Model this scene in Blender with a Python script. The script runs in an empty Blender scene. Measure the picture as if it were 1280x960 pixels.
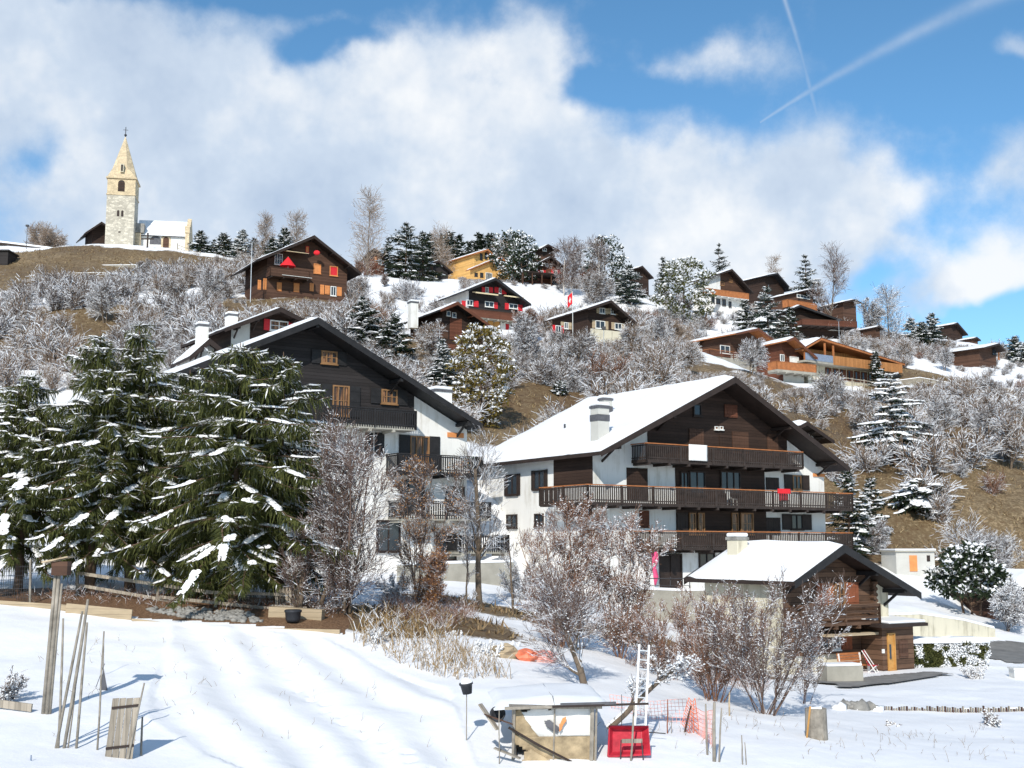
import bpy, bmesh, math, random
import numpy as np
from mathutils import Vector, Matrix, noise as mnoise
R = math.radians; sin = math.sin; cos = math.cos; PI = math.pi
scene = bpy.context.scene; COL = scene.collection
# ------------------------------------------------------------------ survey helpers
F0 = 1540.0; PITCH = R(7.6); CP, SP = cos(PITCH), sin(PITCH)
def ray(px, py):
    x = (px-640)/F0; y = (480-py)/F0
    dy = CP - y*SP
    return Vector((x/dy, 1.0, (SP + y*CP)/dy))
def W(px, py, Y): return ray(px, py)*Y
def proj(p):
    f = p[1]*CP + p[2]*SP
    if f < .1: return (-9999, -9999)
    return (640 + F0*p[0]/f, 480 - F0*(-p[1]*SP + p[2]*CP)/f)
# ------------------------------------------------------------------ materials
def new_mat(name):
    m = bpy.data.materials.new(name); m.use_nodes = True
    nt = m.node_tree; b = nt.nodes['Principled BSDF']
    return m, nt, b
def N(nt, t, **kw):
    n = nt.nodes.new(t)
    for k, v in kw.items():
        if k in n.inputs.keys() if isinstance(k, str) else False: n.inputs[k].default_value = v
        else: setattr(n, k, v)
    return n
def noise_node(nt, scale, detail=4, rough=.6, vec=None):
    n = nt.nodes.new('ShaderNodeTexNoise'); n.inputs['Scale'].default_value = scale
    n.inputs['Detail'].default_value = detail; n.inputs['Roughness'].default_value = rough
    if vec is not None: nt.links.new(vec, n.inputs['Vector'])
    return n
def ramp(nt, fac, stops):
    r = nt.nodes.new('ShaderNodeValToRGB'); el = r.color_ramp.elements
    while len(el) < len(stops): el.new(.5)
    for e, (p, c) in zip(el, stops):
        e.position = p; e.color = (*c, 1) if len(c) == 3 else c
    nt.links.new(fac, r.inputs['Fac']); return r
def math_n(nt, op, a, b=None, c=None, clamp=False):
    m = nt.nodes.new('ShaderNodeMath'); m.operation = op; m.use_clamp = clamp
    for i, v in enumerate((a, b, c)):
        if v is None: continue
        if isinstance(v, (int, float)): m.inputs[i].default_value = v
        else: nt.links.new(v, m.inputs[i])
    return m.outputs[0]
def mix_c(nt, fac, a, b):
    m = nt.nodes.new('ShaderNodeMix'); m.data_type = 'RGBA'
    if isinstance(fac, (int, float)): m.inputs[0].default_value = fac
    else: nt.links.new(fac, m.inputs[0])
    for i, v in ((6, a), (7, b)):
        if isinstance(v, tuple): m.inputs[i].default_value = (*v, 1)
        else: nt.links.new(v, m.inputs[i])
    return m.outputs[2]
def bump(nt, b, h, strength=.3, dist=.02):
    n = nt.nodes.new('ShaderNodeBump'); n.inputs['Strength'].default_value = strength
    n.inputs['Distance'].default_value = dist
    nt.links.new(h, n.inputs['Height']); nt.links.new(n.outputs[0], b.inputs['Normal'])
def var_mat(name, c, amt=.25, scale=1.5, rough=.75, bmp=.2, spec=.25, metal=0):
    m, nt, b = new_mat(name)
    tc = nt.nodes.new('ShaderNodeTexCoord')
    n = noise_node(nt, scale, 5, .65, tc.outputs['Object'])
    lo = tuple(x*(1-amt) for x in c); hi = tuple(min(1, x*(1+amt)) for x in c)
    r = ramp(nt, n.outputs['Fac'], [(.3, lo), (.7, hi)])
    nt.links.new(r.outputs[0], b.inputs['Base Color'])
    b.inputs['Roughness'].default_value = rough; b.inputs['Specular IOR Level'].default_value = spec
    b.inputs['Metallic'].default_value = metal
    if bmp: bump(nt, b, noise_node(nt, scale*8, 4, .6, tc.outputs['Object']).outputs['Fac'], bmp, .02)
    return m
def wood_mat(name, c, plank=.16, axis='Z', var=.35, rough=.7, groove=.35):
    """boards: each board gets its own tone, dark joints, grain"""
    m, nt, b = new_mat(name)
    tc = nt.nodes.new('ShaderNodeTexCoord'); sp = nt.nodes.new('ShaderNodeSeparateXYZ')
    nt.links.new(tc.outputs['Object'], sp.inputs[0])
    if axis == 'XY': co = math_n(nt, 'ADD', sp.outputs['X'], sp.outputs['Y'])
    else: co = sp.outputs[axis]
    q = math_n(nt, 'DIVIDE', co, plank); fl = math_n(nt, 'FLOOR', q); fr = math_n(nt, 'SUBTRACT', q, fl)
    wn = nt.nodes.new('ShaderNodeTexWhiteNoise'); wn.noise_dimensions = '1D'; nt.links.new(fl, wn.inputs['W'])
    mp = nt.nodes.new('ShaderNodeMapping'); nt.links.new(tc.outputs['Object'], mp.inputs[0])
    mp.inputs['Scale'].default_value = (1, 1, 9) if axis == 'Z' else (9, 9, 1)
    gr = noise_node(nt, 1.6, 6, .7, mp.outputs[0])
    pt = noise_node(nt, .5, 3, .5, tc.outputs['Object'])
    s = math_n(nt, 'ADD', math_n(nt, 'MULTIPLY', wn.outputs[0], .4), math_n(nt, 'MULTIPLY', gr.outputs['Fac'], .7))
    s = math_n(nt, 'ADD', s, math_n(nt, 'MULTIPLY', pt.outputs['Fac'], .6)); s = math_n(nt, 'SUBTRACT', s, .12)
    lo = tuple(x*(1-var) for x in c); hi = tuple(min(1, x*(1+var*1.2)) for x in c)
    r = ramp(nt, s, [(.4, lo), (1.0, hi)])
    j = math_n(nt, 'GREATER_THAN', math_n(nt, 'ABSOLUTE', math_n(nt, 'SUBTRACT', fr, .5)), .44)
    col = mix_c(nt, math_n(nt, 'MULTIPLY', j, groove), r.outputs[0], tuple(x*.25 for x in c))
    nt.links.new(col, b.inputs['Base Color'])
    b.inputs['Roughness'].default_value = rough; b.inputs['Specular IOR Level'].default_value = .2
    bump(nt, b, math_n(nt, 'SUBTRACT', gr.outputs['Fac'], math_n(nt, 'MULTIPLY', j, 1.5)), .4, .02)
    return m
def snow_top(nt, base_out, lo=.25, hi=.5, amount=.5, scale=3.0, col=(.86, .88, .92)):
    """snow lies where a real face looks up"""
    g = nt.nodes.new('ShaderNodeNewGeometry'); sp = nt.nodes.new('ShaderNodeSeparateXYZ')
    nt.links.new(g.outputs['True Normal'], sp.inputs[0])
    tc = nt.nodes.new('ShaderNodeTexCoord')
    n = noise_node(nt, scale, 3, .6, tc.outputs['Object'])
    mr = nt.nodes.new('ShaderNodeMapRange'); mr.inputs[1].default_value = lo; mr.inputs[2].default_value = hi
    nt.links.new(sp.outputs['Z'], mr.inputs[0])
    mn = nt.nodes.new('ShaderNodeMapRange'); mn.inputs[1].default_value = .62-amount*.4; mn.inputs[2].default_value = .68-amount*.4
    nt.links.new(n.outputs['Fac'], mn.inputs[0])
    return mix_c(nt, math_n(nt, 'MULTIPLY', mr.outputs[0], mn.outputs[0]), base_out, col)
def bark_mat(name, c, amount=.5, scale=2.5, var=.3, lo=.25, hi=.45):
    m, nt, b = new_mat(name)
    tc = nt.nodes.new('ShaderNodeTexCoord')
    n = noise_node(nt, 2.2, 5, .7, tc.outputs['Object'])
    r = ramp(nt, n.outputs['Fac'], [(.3, tuple(x*(1-var) for x in c)), (.7, tuple(x*(1+var) for x in c))])
    out = r.outputs[0] if amount <= 0 else snow_top(nt, r.outputs[0], lo, hi, amount, scale)
    nt.links.new(out, b.inputs['Base Color'])
    b.inputs['Roughness'].default_value = .85; b.inputs['Specular IOR Level'].default_value = .15
    return m
def needle_mat(name, a, bcol, scale=.8):
    m, nt, b = new_mat(name)
    tc = nt.nodes.new('ShaderNodeTexCoord')
    n = noise_node(nt, scale, 4, .7, tc.outputs['Object'])
    n2 = noise_node(nt, scale*9, 2, .5, tc.outputs['Object'])
    s = math_n(nt, 'ADD', math_n(nt, 'MULTIPLY', n.outputs['Fac'], .6), math_n(nt, 'MULTIPLY', n2.outputs['Fac'], .4))
    r = ramp(nt, s, [(.35, a), (.65, bcol)])
    nt.links.new(r.outputs[0], b.inputs['Base Color'])
    b.inputs['Roughness'].default_value = .7; b.inputs['Specular IOR Level'].default_value = .2
    tr = nt.nodes.new('ShaderNodeBsdfTranslucent'); nt.links.new(r.outputs[0], tr.inputs[0])
    mx = nt.nodes.new('ShaderNodeMixShader'); mx.inputs[0].default_value = .25
    nt.links.new(b.outputs[0], mx.inputs[1]); nt.links.new(tr.outputs[0], mx.inputs[2])
    nt.links.new(mx.outputs[0], nt.nodes['Material Output'].inputs[0])
    return m
def glass_mat(name, c=(.03, .04, .05), rough=.08):
    m, nt, b = new_mat(name)
    b.inputs['Base Color'].default_value = (*c, 1); b.inputs['Roughness'].default_value = rough
    b.inputs['Specular IOR Level'].default_value = .6
    return m
M = {}
M['snow'] = var_mat('snow', (.88, .885, .895), .03, .8, .55, .25, .3)
def plaster_mat(name, c, st=.16):
    m, nt, b = new_mat(name); tc = nt.nodes.new('ShaderNodeTexCoord'); mp = nt.nodes.new('ShaderNodeMapping'); nt.links.new(tc.outputs['Object'], mp.inputs[0]); mp.inputs['Scale'].default_value = (1.6, 1.6, .16)
    n = noise_node(nt, 1.4, 5, .7, mp.outputs[0]); n2 = noise_node(nt, .45, 4, .6, tc.outputs['Object'])
    s = math_n(nt, 'ADD', math_n(nt, 'MULTIPLY', n.outputs['Fac'], .55), math_n(nt, 'MULTIPLY', n2.outputs['Fac'], .45))
    r = ramp(nt, s, [(.36, tuple(x*(1-st*1.6)*y for x, y in zip(c, (1, .97, .9)))), (.48, c), (.7, tuple(min(.88, x*1.06) for x in c))])
    nt.links.new(r.outputs[0], b.inputs['Base Color']); b.inputs['Roughness'].default_value = .9; bump(nt, b, noise_node(nt, 9, 3, .6, tc.outputs['Object']).outputs['Fac'], .15, .015); return m
M['white'] = plaster_mat('white_plaster', (.80, .785, .75))
M['offwhite'] = plaster_mat('cream_plaster', (.64, .59, .46), .3)
M['concrete'] = var_mat('concrete', (.36, .34, .29), .2, .9, .85, .2)
M['greyplaster'] = var_mat('grey_plaster', (.52, .51, .47), .1, .7, .85, .12)
M['black_wood'] = wood_mat('black_stained_boards', (.030, .026, .026), .2, 'Z', .3, groove=.6)
M['dark_wood'] = wood_mat('dark_brown_boards', (.040, .024, .018), .2, 'Z', .35, groove=.5)
M['brown_wood'] = wood_mat('brown_boards', (.085, .045, .03), .2, 'Z', .35)
M['red_brown'] = wood_mat('red_brown_boards', (.13, .05, .03), .2, 'Z', .3)
M['old_wood'] = wood_mat('weathered_larch_logs', (.105, .06, .038), .24, 'Z', .5, groove=.7)
M['orange_wood'] = wood_mat('orange_larch_boards', (.42, .19, .07), .16, 'XY', .3)
M['orange_beam'] = var_mat('orange_stained_timber', (.40, .15, .055), .25, 2, .6)
M['pine_wood'] = wood_mat('honey_pine_boards', (.62, .36, .12), .22, 'Z', .18, groove=.25)
M['grey_wood'] = wood_mat('weathered_grey_boards', (.30, .26, .21), .14, 'XY', .35, .85)
M['pole_wood'] = var_mat('weathered_pole_wood', (.27, .24, .20), .4, 3, .85)
M['tan_wood'] = wood_mat('raw_tan_boards', (.42, .33, .22), .2, 'Z', .25, .85)
M['brown_dark'] = var_mat('dark_brown_trim', (.035, .024, .020), .3, 2, .6)
M['black_trim'] = var_mat('black_trim', (.022, .021, .022), .3, 2, .55)
M['rail_dark'] = var_mat('dark_stained_slats', (.045, .033, .028), .35, 3, .6)
M['shut_red'] = var_mat('red_shutter_paint', (.62, .03, .04), .12, 2, .5)
M['red_cloth'] = var_mat('red_fabric', (.70, .025, .035), .12, 3, .8)
M['shut_orange'] = var_mat('orange_shutter_paint', (.66, .26, .09), .12, 2, .6)
M['shut_brown'] = var_mat('red_brown_shutter_paint', (.26, .085, .04), .2, 2, .6)
M['frame_white'] = var_mat('white_window_paint', (.78, .78, .75), .05, 2, .5)
M['frame_wood'] = var_mat('honey_window_wood', (.27, .145, .065), .2, 2, .5)
M['glass'] = glass_mat('window_glass')
def curtain_mat():
    m, nt, b = new_mat('curtained_window'); tc = nt.nodes.new('ShaderNodeTexCoord'); mp = nt.nodes.new('ShaderNodeMapping'); nt.links.new(tc.outputs['Object'], mp.inputs[0]); mp.inputs['Scale'].default_value = (5, 5, .5)
    n = noise_node(nt, 1.3, 3, .6, mp.outputs[0]); r = ramp(nt, n.outputs['Fac'], [(.42, (.02, .018, .018)), (.52, (.10, .045, .02)), (.62, (.36, .17, .07))]); nt.links.new(r.outputs[0], b.inputs['Base Color']); b.inputs['Roughness'].default_value = .25; return m
M['curtain'] = curtain_mat()
M['stone'] = None
M['yellow'] = var_mat('honey_larch_door', (.52, .27, .08), .2, 2, .5)
M['metal'] = var_mat('galvanised_metal', (.55, .56, .57), .12, 3, .35, .05, .5, .7)
M['alu'] = var_mat('brushed_aluminium', (.62, .63, .64), .1, 3, .4, .05, .5, .6)
M['dark_metal'] = var_mat('dark_metal', (.05, .05, .055), .2, 3, .5)
M['tin'] = var_mat('dull_roof_metal', (.16, .14, .14), .2, 2, .5)
M['black_plastic'] = var_mat('black_plastic', (.03, .032, .038), .2, 4, .5)
M['red_plastic'] = var_mat('faded_red_plastic', (.48, .03, .05), .35, 3, .4)
M['orange_net'] = var_mat('orange_plastic_mesh', (.72, .20, .11), .3, 3, .5, 0)
M['pink_net'] = var_mat('sun bleached orange mesh', (.85, .40, .33), .1, 3, .5, 0)
M['tarp'] = var_mat('dirty_white_tarpaulin', (.66, .65, .62), .12, 2.5, .6, .5)
M['asphalt'] = var_mat('wet_asphalt', (.20, .19, .175), .3, 1.2, .6, .3)
M['paving'] = var_mat('grey_flagstones', (.22, .21, .20), .25, 1.5, .75, .3)
M['rock'] = var_mat('grey_rock', (.27, .26, .24), .4, 2, .9, .6)
M['slate'] = var_mat('slate', (.10, .10, .11), .3, 3, .6)
M['pink'] = var_mat('pink_fabric', (.75, .09, .22), .15, 3, .8)
M['awning'] = var_mat('cream_awning', (.75, .62, .40), .1, 3, .8)
M['green_plastic'] = var_mat('green_plastic', (.03, .16, .07), .15, 3, .5)
M['blue_grey'] = var_mat('blue_grey_cover', (.22, .27, .36), .2, 3, .6)
def stone_mat(name, c, scale, hi=1.35):
    m, nt, b = new_mat(name)
    tc = nt.nodes.new('ShaderNodeTexCoord'); mp = nt.nodes.new('ShaderNodeMapping')
    mp.inputs['Scale'].default_value = (1, 1, 1.7); nt.links.new(tc.outputs['Object'], mp.inputs[0])
    v = nt.nodes.new('ShaderNodeTexVoronoi'); v.inputs['Scale'].default_value = scale; nt.links.new(mp.outputs[0], v.inputs['Vector'])
    v2 = nt.nodes.new('ShaderNodeTexVoronoi'); v2.feature = 'DISTANCE_TO_EDGE'; v2.inputs['Scale'].default_value = scale
    nt.links.new(mp.outputs[0], v2.inputs['Vector'])
    s = nt.nodes.new('ShaderNodeSeparateColor'); nt.links.new(v.outputs['Color'], s.inputs[0])
    r = ramp(nt, s.outputs[0], [(0, tuple(x*.84 for x in c)), (.5, c), (1, tuple(min(.9, x*hi) for x in c))])
    e = math_n(nt, 'LESS_THAN', v2.outputs[0], .05)
    col = mix_c(nt, math_n(nt, 'MULTIPLY', e, .45), r.outputs[0], tuple(x*.55 for x in c))
    nt.links.new(col, b.inputs['Base Color']); b.inputs['Roughness'].default_value = .9
    bump(nt, b, v2.outputs[0], .5, .05)
    return m
M['stone'] = stone_mat('rubble_stone', (.50, .46, .38), 1.6)
M['tuff'] = stone_mat('yellow_tuff_stone', (.62, .50, .33), 1.5, 1.15)
M['drystone'] = stone_mat('dry_stone', (.28, .25, .20), 3.0)
# ------------------------------------------------------------------ mesh helpers
class MB:
    def __init__(s): s.v = []; s.f = []; s.m = []
    def add(s, vs, fs, mi=0, mat=None):
        o = len(s.v)
        if mat is not None: vs = [mat @ Vector(p) for p in vs]
        s.v += [tuple(p) for p in vs]; s.f += [tuple(o+i for i in f) for f in fs]; s.m += [mi]*len(fs); return s
    def box(s, a, b, mi=0, mat=None):
        x0, y0, z0 = a; x1, y1, z1 = b
        vs = [(x0,y0,z0),(x1,y0,z0),(x1,y1,z0),(x0,y1,z0),(x0,y0,z1),(x1,y0,z1),(x1,y1,z1),(x0,y1,z1)]
        fs = [(0,3,2,1),(4,5,6,7),(0,1,5,4),(1,2,6,5),(2,3,7,6),(3,0,4,7)]
        return s.add(vs, fs, mi, mat)
    def cbox(s, c, d, mi=0, mat=None):
        return s.box([c[i]-d[i]/2 for i in range(3)], [c[i]+d[i]/2 for i in range(3)], mi, mat)
    def bar(s, a, b, w, h, mi=0, up=(0, 0, 1)):
        a = Vector(a); b = Vector(b); d = b-a; L = d.length
        if L < 1e-6: return s
        d.normalize(); u = Vector(up); x = d.cross(u)
        if x.length < 1e-4: x = d.cross(Vector((1, 0, 0)))
        x.normalize(); u = x.cross(d)
        vs = []
        for p in (a, b):
            for (i, j) in ((-1,-1),(1,-1),(1,1),(-1,1)): vs.append(p + x*(i*w/2) + u*(j*h/2))
        return s.add(vs, [(0,1,2,3),(7,6,5,4),(0,4,5,1),(1,5,6,2),(2,6,7,3),(3,7,4,0)], mi)
    def tube(s, pts, rad, n=8, mi=0, cap=True):
        pts = [Vector(p) for p in pts]
        if isinstance(rad, (int, float)): rad = [rad]*len(pts)
        o = len(s.v); px = None
        for i, p in enumerate(pts):
            d = (pts[min(i+1, len(pts)-1)] - pts[max(i-1, 0)])
            if d.length < 1e-9: d = Vector((0, 0, 1))
            d.normalize()
            if px is None:
                x = d.orthogonal().normalized()
                if abs(d.z) < .95: x = d.cross(Vector((0, 0, 1))).normalized()
            else:
                x = px - d*px.dot(d); x.normalize()
            px = x; y = d.cross(x)
            for k in range(n):
                a = 2*PI*(k+.5)/n
                s.v.append(tuple(p + (x*cos(a) + y*sin(a))*rad[i]))
        for i in range(len(pts)-1):
            for k in range(n):
                s.f.append((o+i*n+k, o+i*n+(k+1) % n, o+(i+1)*n+(k+1) % n, o+(i+1)*n+k)); s.m.append(mi)
        if cap:
            s.f.append(tuple(o+k for k in reversed(range(n)))); s.m.append(mi)
            e = o+(len(pts)-1)*n; s.f.append(tuple(e+k for k in range(n))); s.m.append(mi)
        return s
    def poly(s, pts2, y0, y1, mi=0):
        """polygon in local x,z (counter-clockwise seen from -y) extruded from y0 to y1"""
        n = len(pts2); vs = [(x, y0, z) for x, z in pts2] + [(x, y1, z) for x, z in pts2]
        fs = [tuple(range(n)), tuple(reversed(range(n, 2*n)))]
        fs += [(i, i+n, (i+1) % n + n, (i+1) % n) for i in range(n)]
        return s.add(vs, fs, mi)
    def build(s, name, mats, parent=None, loc=None, smooth=False, bevel=0):
        me = bpy.data.meshes.new(name); me.from_pydata(s.v, [], s.f)
        if not isinstance(mats, (list, tuple)): mats = [mats]
        for m in mats: me.materials.append(M[m] if isinstance(m, str) else m)
        if any(s.m): me.polygons.foreach_set('material_index', s.m)
        if smooth: me.polygons.foreach_set('use_smooth', [True]*len(me.polygons))
        me.update()
        o = bpy.data.objects.new(name, me); COL.objects.link(o)
        if parent is not None: o.parent = parent
        if loc is not None: o.location = loc
        if bevel:
            b = o.modifiers.new('b', 'BEVEL'); b.width = bevel; b.segments = 2; b.limit_method = 'ANGLE'
        return o
def pieces(name, mats, parent, boxes):
    for f in boxes: m = MB(); f(m); m.build(name, mats, parent)
def tag(o, label=None, cat=None, group=None, kind=None):
    if label: o['label'] = label
    if cat: o['category'] = cat
    if group: o['group'] = group
    if kind: o['kind'] = kind
    return o
def empty(name, loc, rz=0, label=None, cat=None, group=None):
    o = bpy.data.objects.new(name, None); o.empty_display_size = .3; COL.objects.link(o)
    o.location = loc; o.rotation_euler = (0, 0, rz); return tag(o, label, cat, group)
def copy_tree(o, parent=None):
    c = o.copy(); COL.objects.link(c)
    if parent is not None: c.parent = parent
    for ch in list(o.children): copy_tree(ch, c)
    return c
def np_mesh(name, v, f, mats, mi=None, parent=None, loc=None):
    """v (n,3), f (m,4) quads"""
    me = bpy.data.meshes.new(name); nv = len(v); nf = len(f); k = f.shape[1]
    me.vertices.add(nv); me.vertices.foreach_set('co', v.astype(np.float32).ravel())
    me.loops.add(nf*k); me.loops.foreach_set('vertex_index', f.astype(np.int32).ravel())
    me.polygons.add(nf); me.polygons.foreach_set('loop_start', np.arange(0, nf*k, k, dtype=np.int32))
    for m in mats: me.materials.append(M[m] if isinstance(m, str) else m)
    if mi is not None: me.polygons.foreach_set('material_index', mi.astype(np.int32))
    me.update(calc_edges=True)
    o = bpy.data.objects.new(name, me); COL.objects.link(o)
    if parent is not None: o.parent = parent
    if loc is not None: o.location = loc
    return o
# ------------------------------------------------------------------ terrain
CTRL = [(-60,1010,24),(60,950,29),(165,955,29.2),(400,960,30),(640,962,30.5),(850,955,32),(1280,955,34),(1400,960,34),
 (-100,765,46),(0,764,46),(200,783,45.5),(400,796,44),(60,886,33),(-80,890,33),(450,822,42),(560,862,38),(300,870,36.5),(690,900,34),
 (-100,735,52),(100,750,48.5),(300,756,48.5),(400,758,48.5),(-100,700,60),(200,708,60),(350,722,58),(470,745,56),(590,762,56),(640,735,68),
 (560,722,70),(430,715,72),(760,742,79),(905,737,82),(1040,742,88),(740,790,58),(850,805,60),(800,835,48),(960,845,56),
 (1080,846,59),(1140,839,62),(735,858,40),(900,882,42),(1000,886,46),(1280,890,47),(1400,890,47),(1150,850,57),(1280,830,66),(1280,808,74),(1200,808,72),
 (1105,798,72),(1240,798,77),(1150,760,80),(1150,718,94),(1200,765,84),(1280,745,100),(1400,740,100),
 (1100,660,106),(1200,640,110),(1280,650,110),(1400,640,112),(1100,560,138),(1200,560,135),(1280,580,130),(1400,570,140),(1100,500,168),(1280,520,160),(1180,475,195),(1400,500,190),
 (950,500,140),(800,490,135),(700,500,125),(620,520,116),(650,565,100),(560,520,112),(860,440,172),(740,430,160),(640,418,166),(570,440,146),(400,375,156),(300,405,138),
 (340,450,112),(0,480,112),(150,450,118),(-150,470,115),(150,420,140),(0,400,152),(-150,400,152),(0,342,196),(100,342,196),(180,345,198),(-150,345,200),
 (150,308,226),(60,308,226),(10,309,226),(-150,309,226),(240,318,222),(300,355,190),(480,350,205),(470,405,158),(545,350,232),(600,354,238),(690,358,222),(700,385,205),(760,375,222),
 (850,388,220),(905,392,228),(1000,420,215),(970,390,240),(1050,430,210),(930,470,182),(1060,490,182),(1110,425,235),(1200,428,245),(1225,452,225),(1280,445,260),(1400,450,260),
 (640,600,88),(700,650,84),(1080,700,98)]
WC = [tuple(W(*c)) for c in CTRL] + [(-150,280,62),(-60,300,60),(0,320,60),(60,320,55),(120,330,50),(180,330,44),(-250,300,60),(-260,180,34),(-200,100,10),(-140,50,-1),(220,300,40),
 (240,180,16),(180,100,-3),(110,50,-6.3),(0,10,-5.6),(-60,10,-5),(60,10,-6),(0,-40,-5.8),(-90,-40,-5),(90,-40,-6.5),(-300,600,60),(0,600,62),(300,600,40),(-300,0,0),(300,0,-6)]
P = np.array(WC, float); MQ = 5.0
def _phi(A, B): return np.sqrt(((A[:, None, :]-B[None, :, :])**2).sum(-1) + MQ*MQ)
_n = len(P); A_ = np.zeros((_n+3, _n+3)); A_[:_n, :_n] = -_phi(P[:, :2], P[:, :2])
A_[:_n, :_n] += np.eye(_n)*.6
A_[:_n, _n] = 1; A_[:_n, _n+1:_n+3] = P[:, :2]; A_[_n:, :_n] = A_[:_n, _n:].T
_w = np.linalg.solve(A_, np.concatenate([P[:, 2], np.zeros(3)]))
def base_z(xy):
    xy = np.atleast_2d(np.asarray(xy, float)); out = np.empty(len(xy))
    for i in range(0, len(xy), 20000):
        c = xy[i:i+20000]; out[i:i+20000] = -_phi(c, P[:, :2]) @ _w[:_n] + _w[_n] + c @ _w[_n+1:]
    return out
# value noise
_rs = np.random.RandomState(4); _T = _rs.rand(256, 256)
def vn(x, y):
    xi = np.floor(x).astype(int); yi = np.floor(y).astype(int); fx = x-xi; fy = y-yi
    fx = fx*fx*(3-2*fx); fy = fy*fy*(3-2*fy)
    a = _T[xi % 256, yi % 256]; b = _T[(xi+1) % 256, yi % 256]; c = _T[xi % 256, (yi+1) % 256]; d = _T[(xi+1) % 256, (yi+1) % 256]
    return (a*(1-fx)+b*fx)*(1-fy) + (c*(1-fx)+d*fx)*fy
def fbm(x, y, o=4):
    s = 0; a = .5; t = 0
    for k in range(o): s = s + a*vn(x*2**k+17*k, y*2**k+9*k); t += a; a *= .5
    return s/t
def sstep(a, b, x):
    t = np.clip((x-a)/(b-a), 0, 1); return t*t*(3-2*t)
# world-space polygon of the snowed vegetable field (from surveyed corner points)
def wpoly(pts): return [tuple(W(*p))[:2] for p in pts]
def in_poly(x, y, poly):
    r = np.zeros(np.shape(x), bool); n = len(poly)
    for i in range(n):
        x1, y1 = poly[i]; x2, y2 = poly[(i+1) % n]
        c = ((y1 > y) != (y2 > y)) & (x < (x2-x1)*(y-y1)/(y2-y1+1e-12)+x1); r ^= c
    return r
FIELD = wpoly([(215,786,45.4),(400,798,44),(450,825,42),(560,865,38),(600,965,30),(360,1000,28),(180,900,33)])
SOIL = wpoly([(-30,752,47.6),(60,748,47.6),(200,782,46),(430,797,44.6),(445,770,47.5),(400,735,50.5),(210,716,50.5),(95,712,51),(60,700,51.5),(-60,700,51.5)])
PADS = []       # levelled ground in front of and under each building
def hz_arr(X, Y):
    z = base_z(np.stack([X, Y], -1))
    far = sstep(85, 120, Y)
    z = z + far*(fbm(X*.09, Y*.09, 4)-.5)*2.4 + (fbm(X*.35+5, Y*.35, 3)-.5)*.28*sstep(20, 60, Y) + (fbm(X*.5, Y*.5, 2)-.5)*.12
    for (cx, cy, rr, zt, ux, uy) in PADS:
        dx = X-cx; dy = Y-cy; near = (np.abs(dx) < rr+8) & (np.abs(dy) < rr+8)
        if not near.any(): continue
        w = 1-sstep(rr, rr+4.5, np.sqrt(dx*dx+dy*dy)); z = np.where(near, z-np.maximum(0, z-zt)*w, z)
    z = z + (fbm(X*2.6, Y*2.6, 3)-.5)*.025*(1-sstep(48, 70, Y))
    inf = in_poly(X, Y, FIELD)
    t = (X*.905 + Y*.425)
    z = z + inf*(.095*np.sin(t*2*PI/1.9+fbm(X*.2,Y*.2,2)*5)*(.4+fbm(X*.15+9,Y*.15,2)))
    # footprints across the field
    u = X*.425 - Y*.905
    fp = np.exp(-((t-(10.6+.25*np.sin(u*.4)+.12*np.sign(np.sin(u*PI/.7))))/.12)**2)*(np.sin(u*2*PI/.7) > .1)
    z = z - inf*fp*.09
    return z
def hz(x, y): return float(hz_arr(np.array([x]), np.array([y]))[0])
def hit(px, py, y0=22, y1=400):
    """where the sight line of a surveyed point meets the ground"""
    d = ray(px, py); ys = np.linspace(y0, y1, 1500); h = hz_arr(d.x*ys, ys); g = d.z*ys - h
    k = np.where(g < 0)[0]
    if len(k) == 0: return None
    y = ys[k[0]]; return Vector((d.x*y, y, h[k[0]]))
def G(px, Y, dz=0):
    d = ray(px, 480+F0*math.tan(PITCH)); x = d.x*Y
    # x is refined for the height of the ground at this distance
    for _ in range(3):
        z = hz(x, Y); f = Y*CP + z*SP; x = (px-640)/F0*f
    return Vector((x, Y, hz(x, Y)+dz))
# ------------------------------------------------------------------ ground sheet
def bare_mask(X, Y, Z):
    """share of ground left free of snow, by where it lies on the hillside"""
    b = np.zeros_like(X)
    def spot(px, py, Yc, rx, ry, w, ang=0):
        c = W(px, py, Yc); dx = X-c.x; dy = Y-c.y
        ca, sa = cos(ang), sin(ang); u = dx*ca+dy*sa; v = -dx*sa+dy*ca
        return w*np.exp(-((u/rx)**2+(v/ry)**2))
    hill = sstep(100, 125, Y)*(1-sstep(150, 190, Y))
    b += hill*.56
    for a in [(1190,560,135,26,22,.8),(1290,640,112,22,16,.8),(1130,620,118,20,14,.75),(1160,480,192,14,10,1.1),(1250,490,178,18,14,.7),(1090,680,104,14,8,.5),
              (70,322,214,40,7,.9),(60,338,200,40,7,.5),(-60,325,212,60,9,.7),(120,352,188,34,9,.55),(20,356,186,24,8,.5),(230,345,200,14,10,.5),(605,500,116,9,10,.8),(640,540,106,10,9,.7),(90,400,150,18,9,.4),(180,350,195,9,8,.7),
              (600,750,58,4.5,2.5,1.0),(545,790,50,4.5,3.2,1.0),(480,800,46,2.5,2,.7),(840,800,58,6,5,.5),(930,810,58,5,4,.35),
              (560,352,232,14,5,.5),(520,360,222,12,4,.4),(760,392,205,14,3,.45),(1020,440,200,10,6,.4),(200,430,128,30,8,.25),(1150,775,76,5,1.4,.6),(1120,745,84,3,2,.4)]:
        b += spot(*a)
    soil = in_poly(X, Y, SOIL).astype(float)
    return np.clip(b, 0, 1.2), soil
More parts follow.
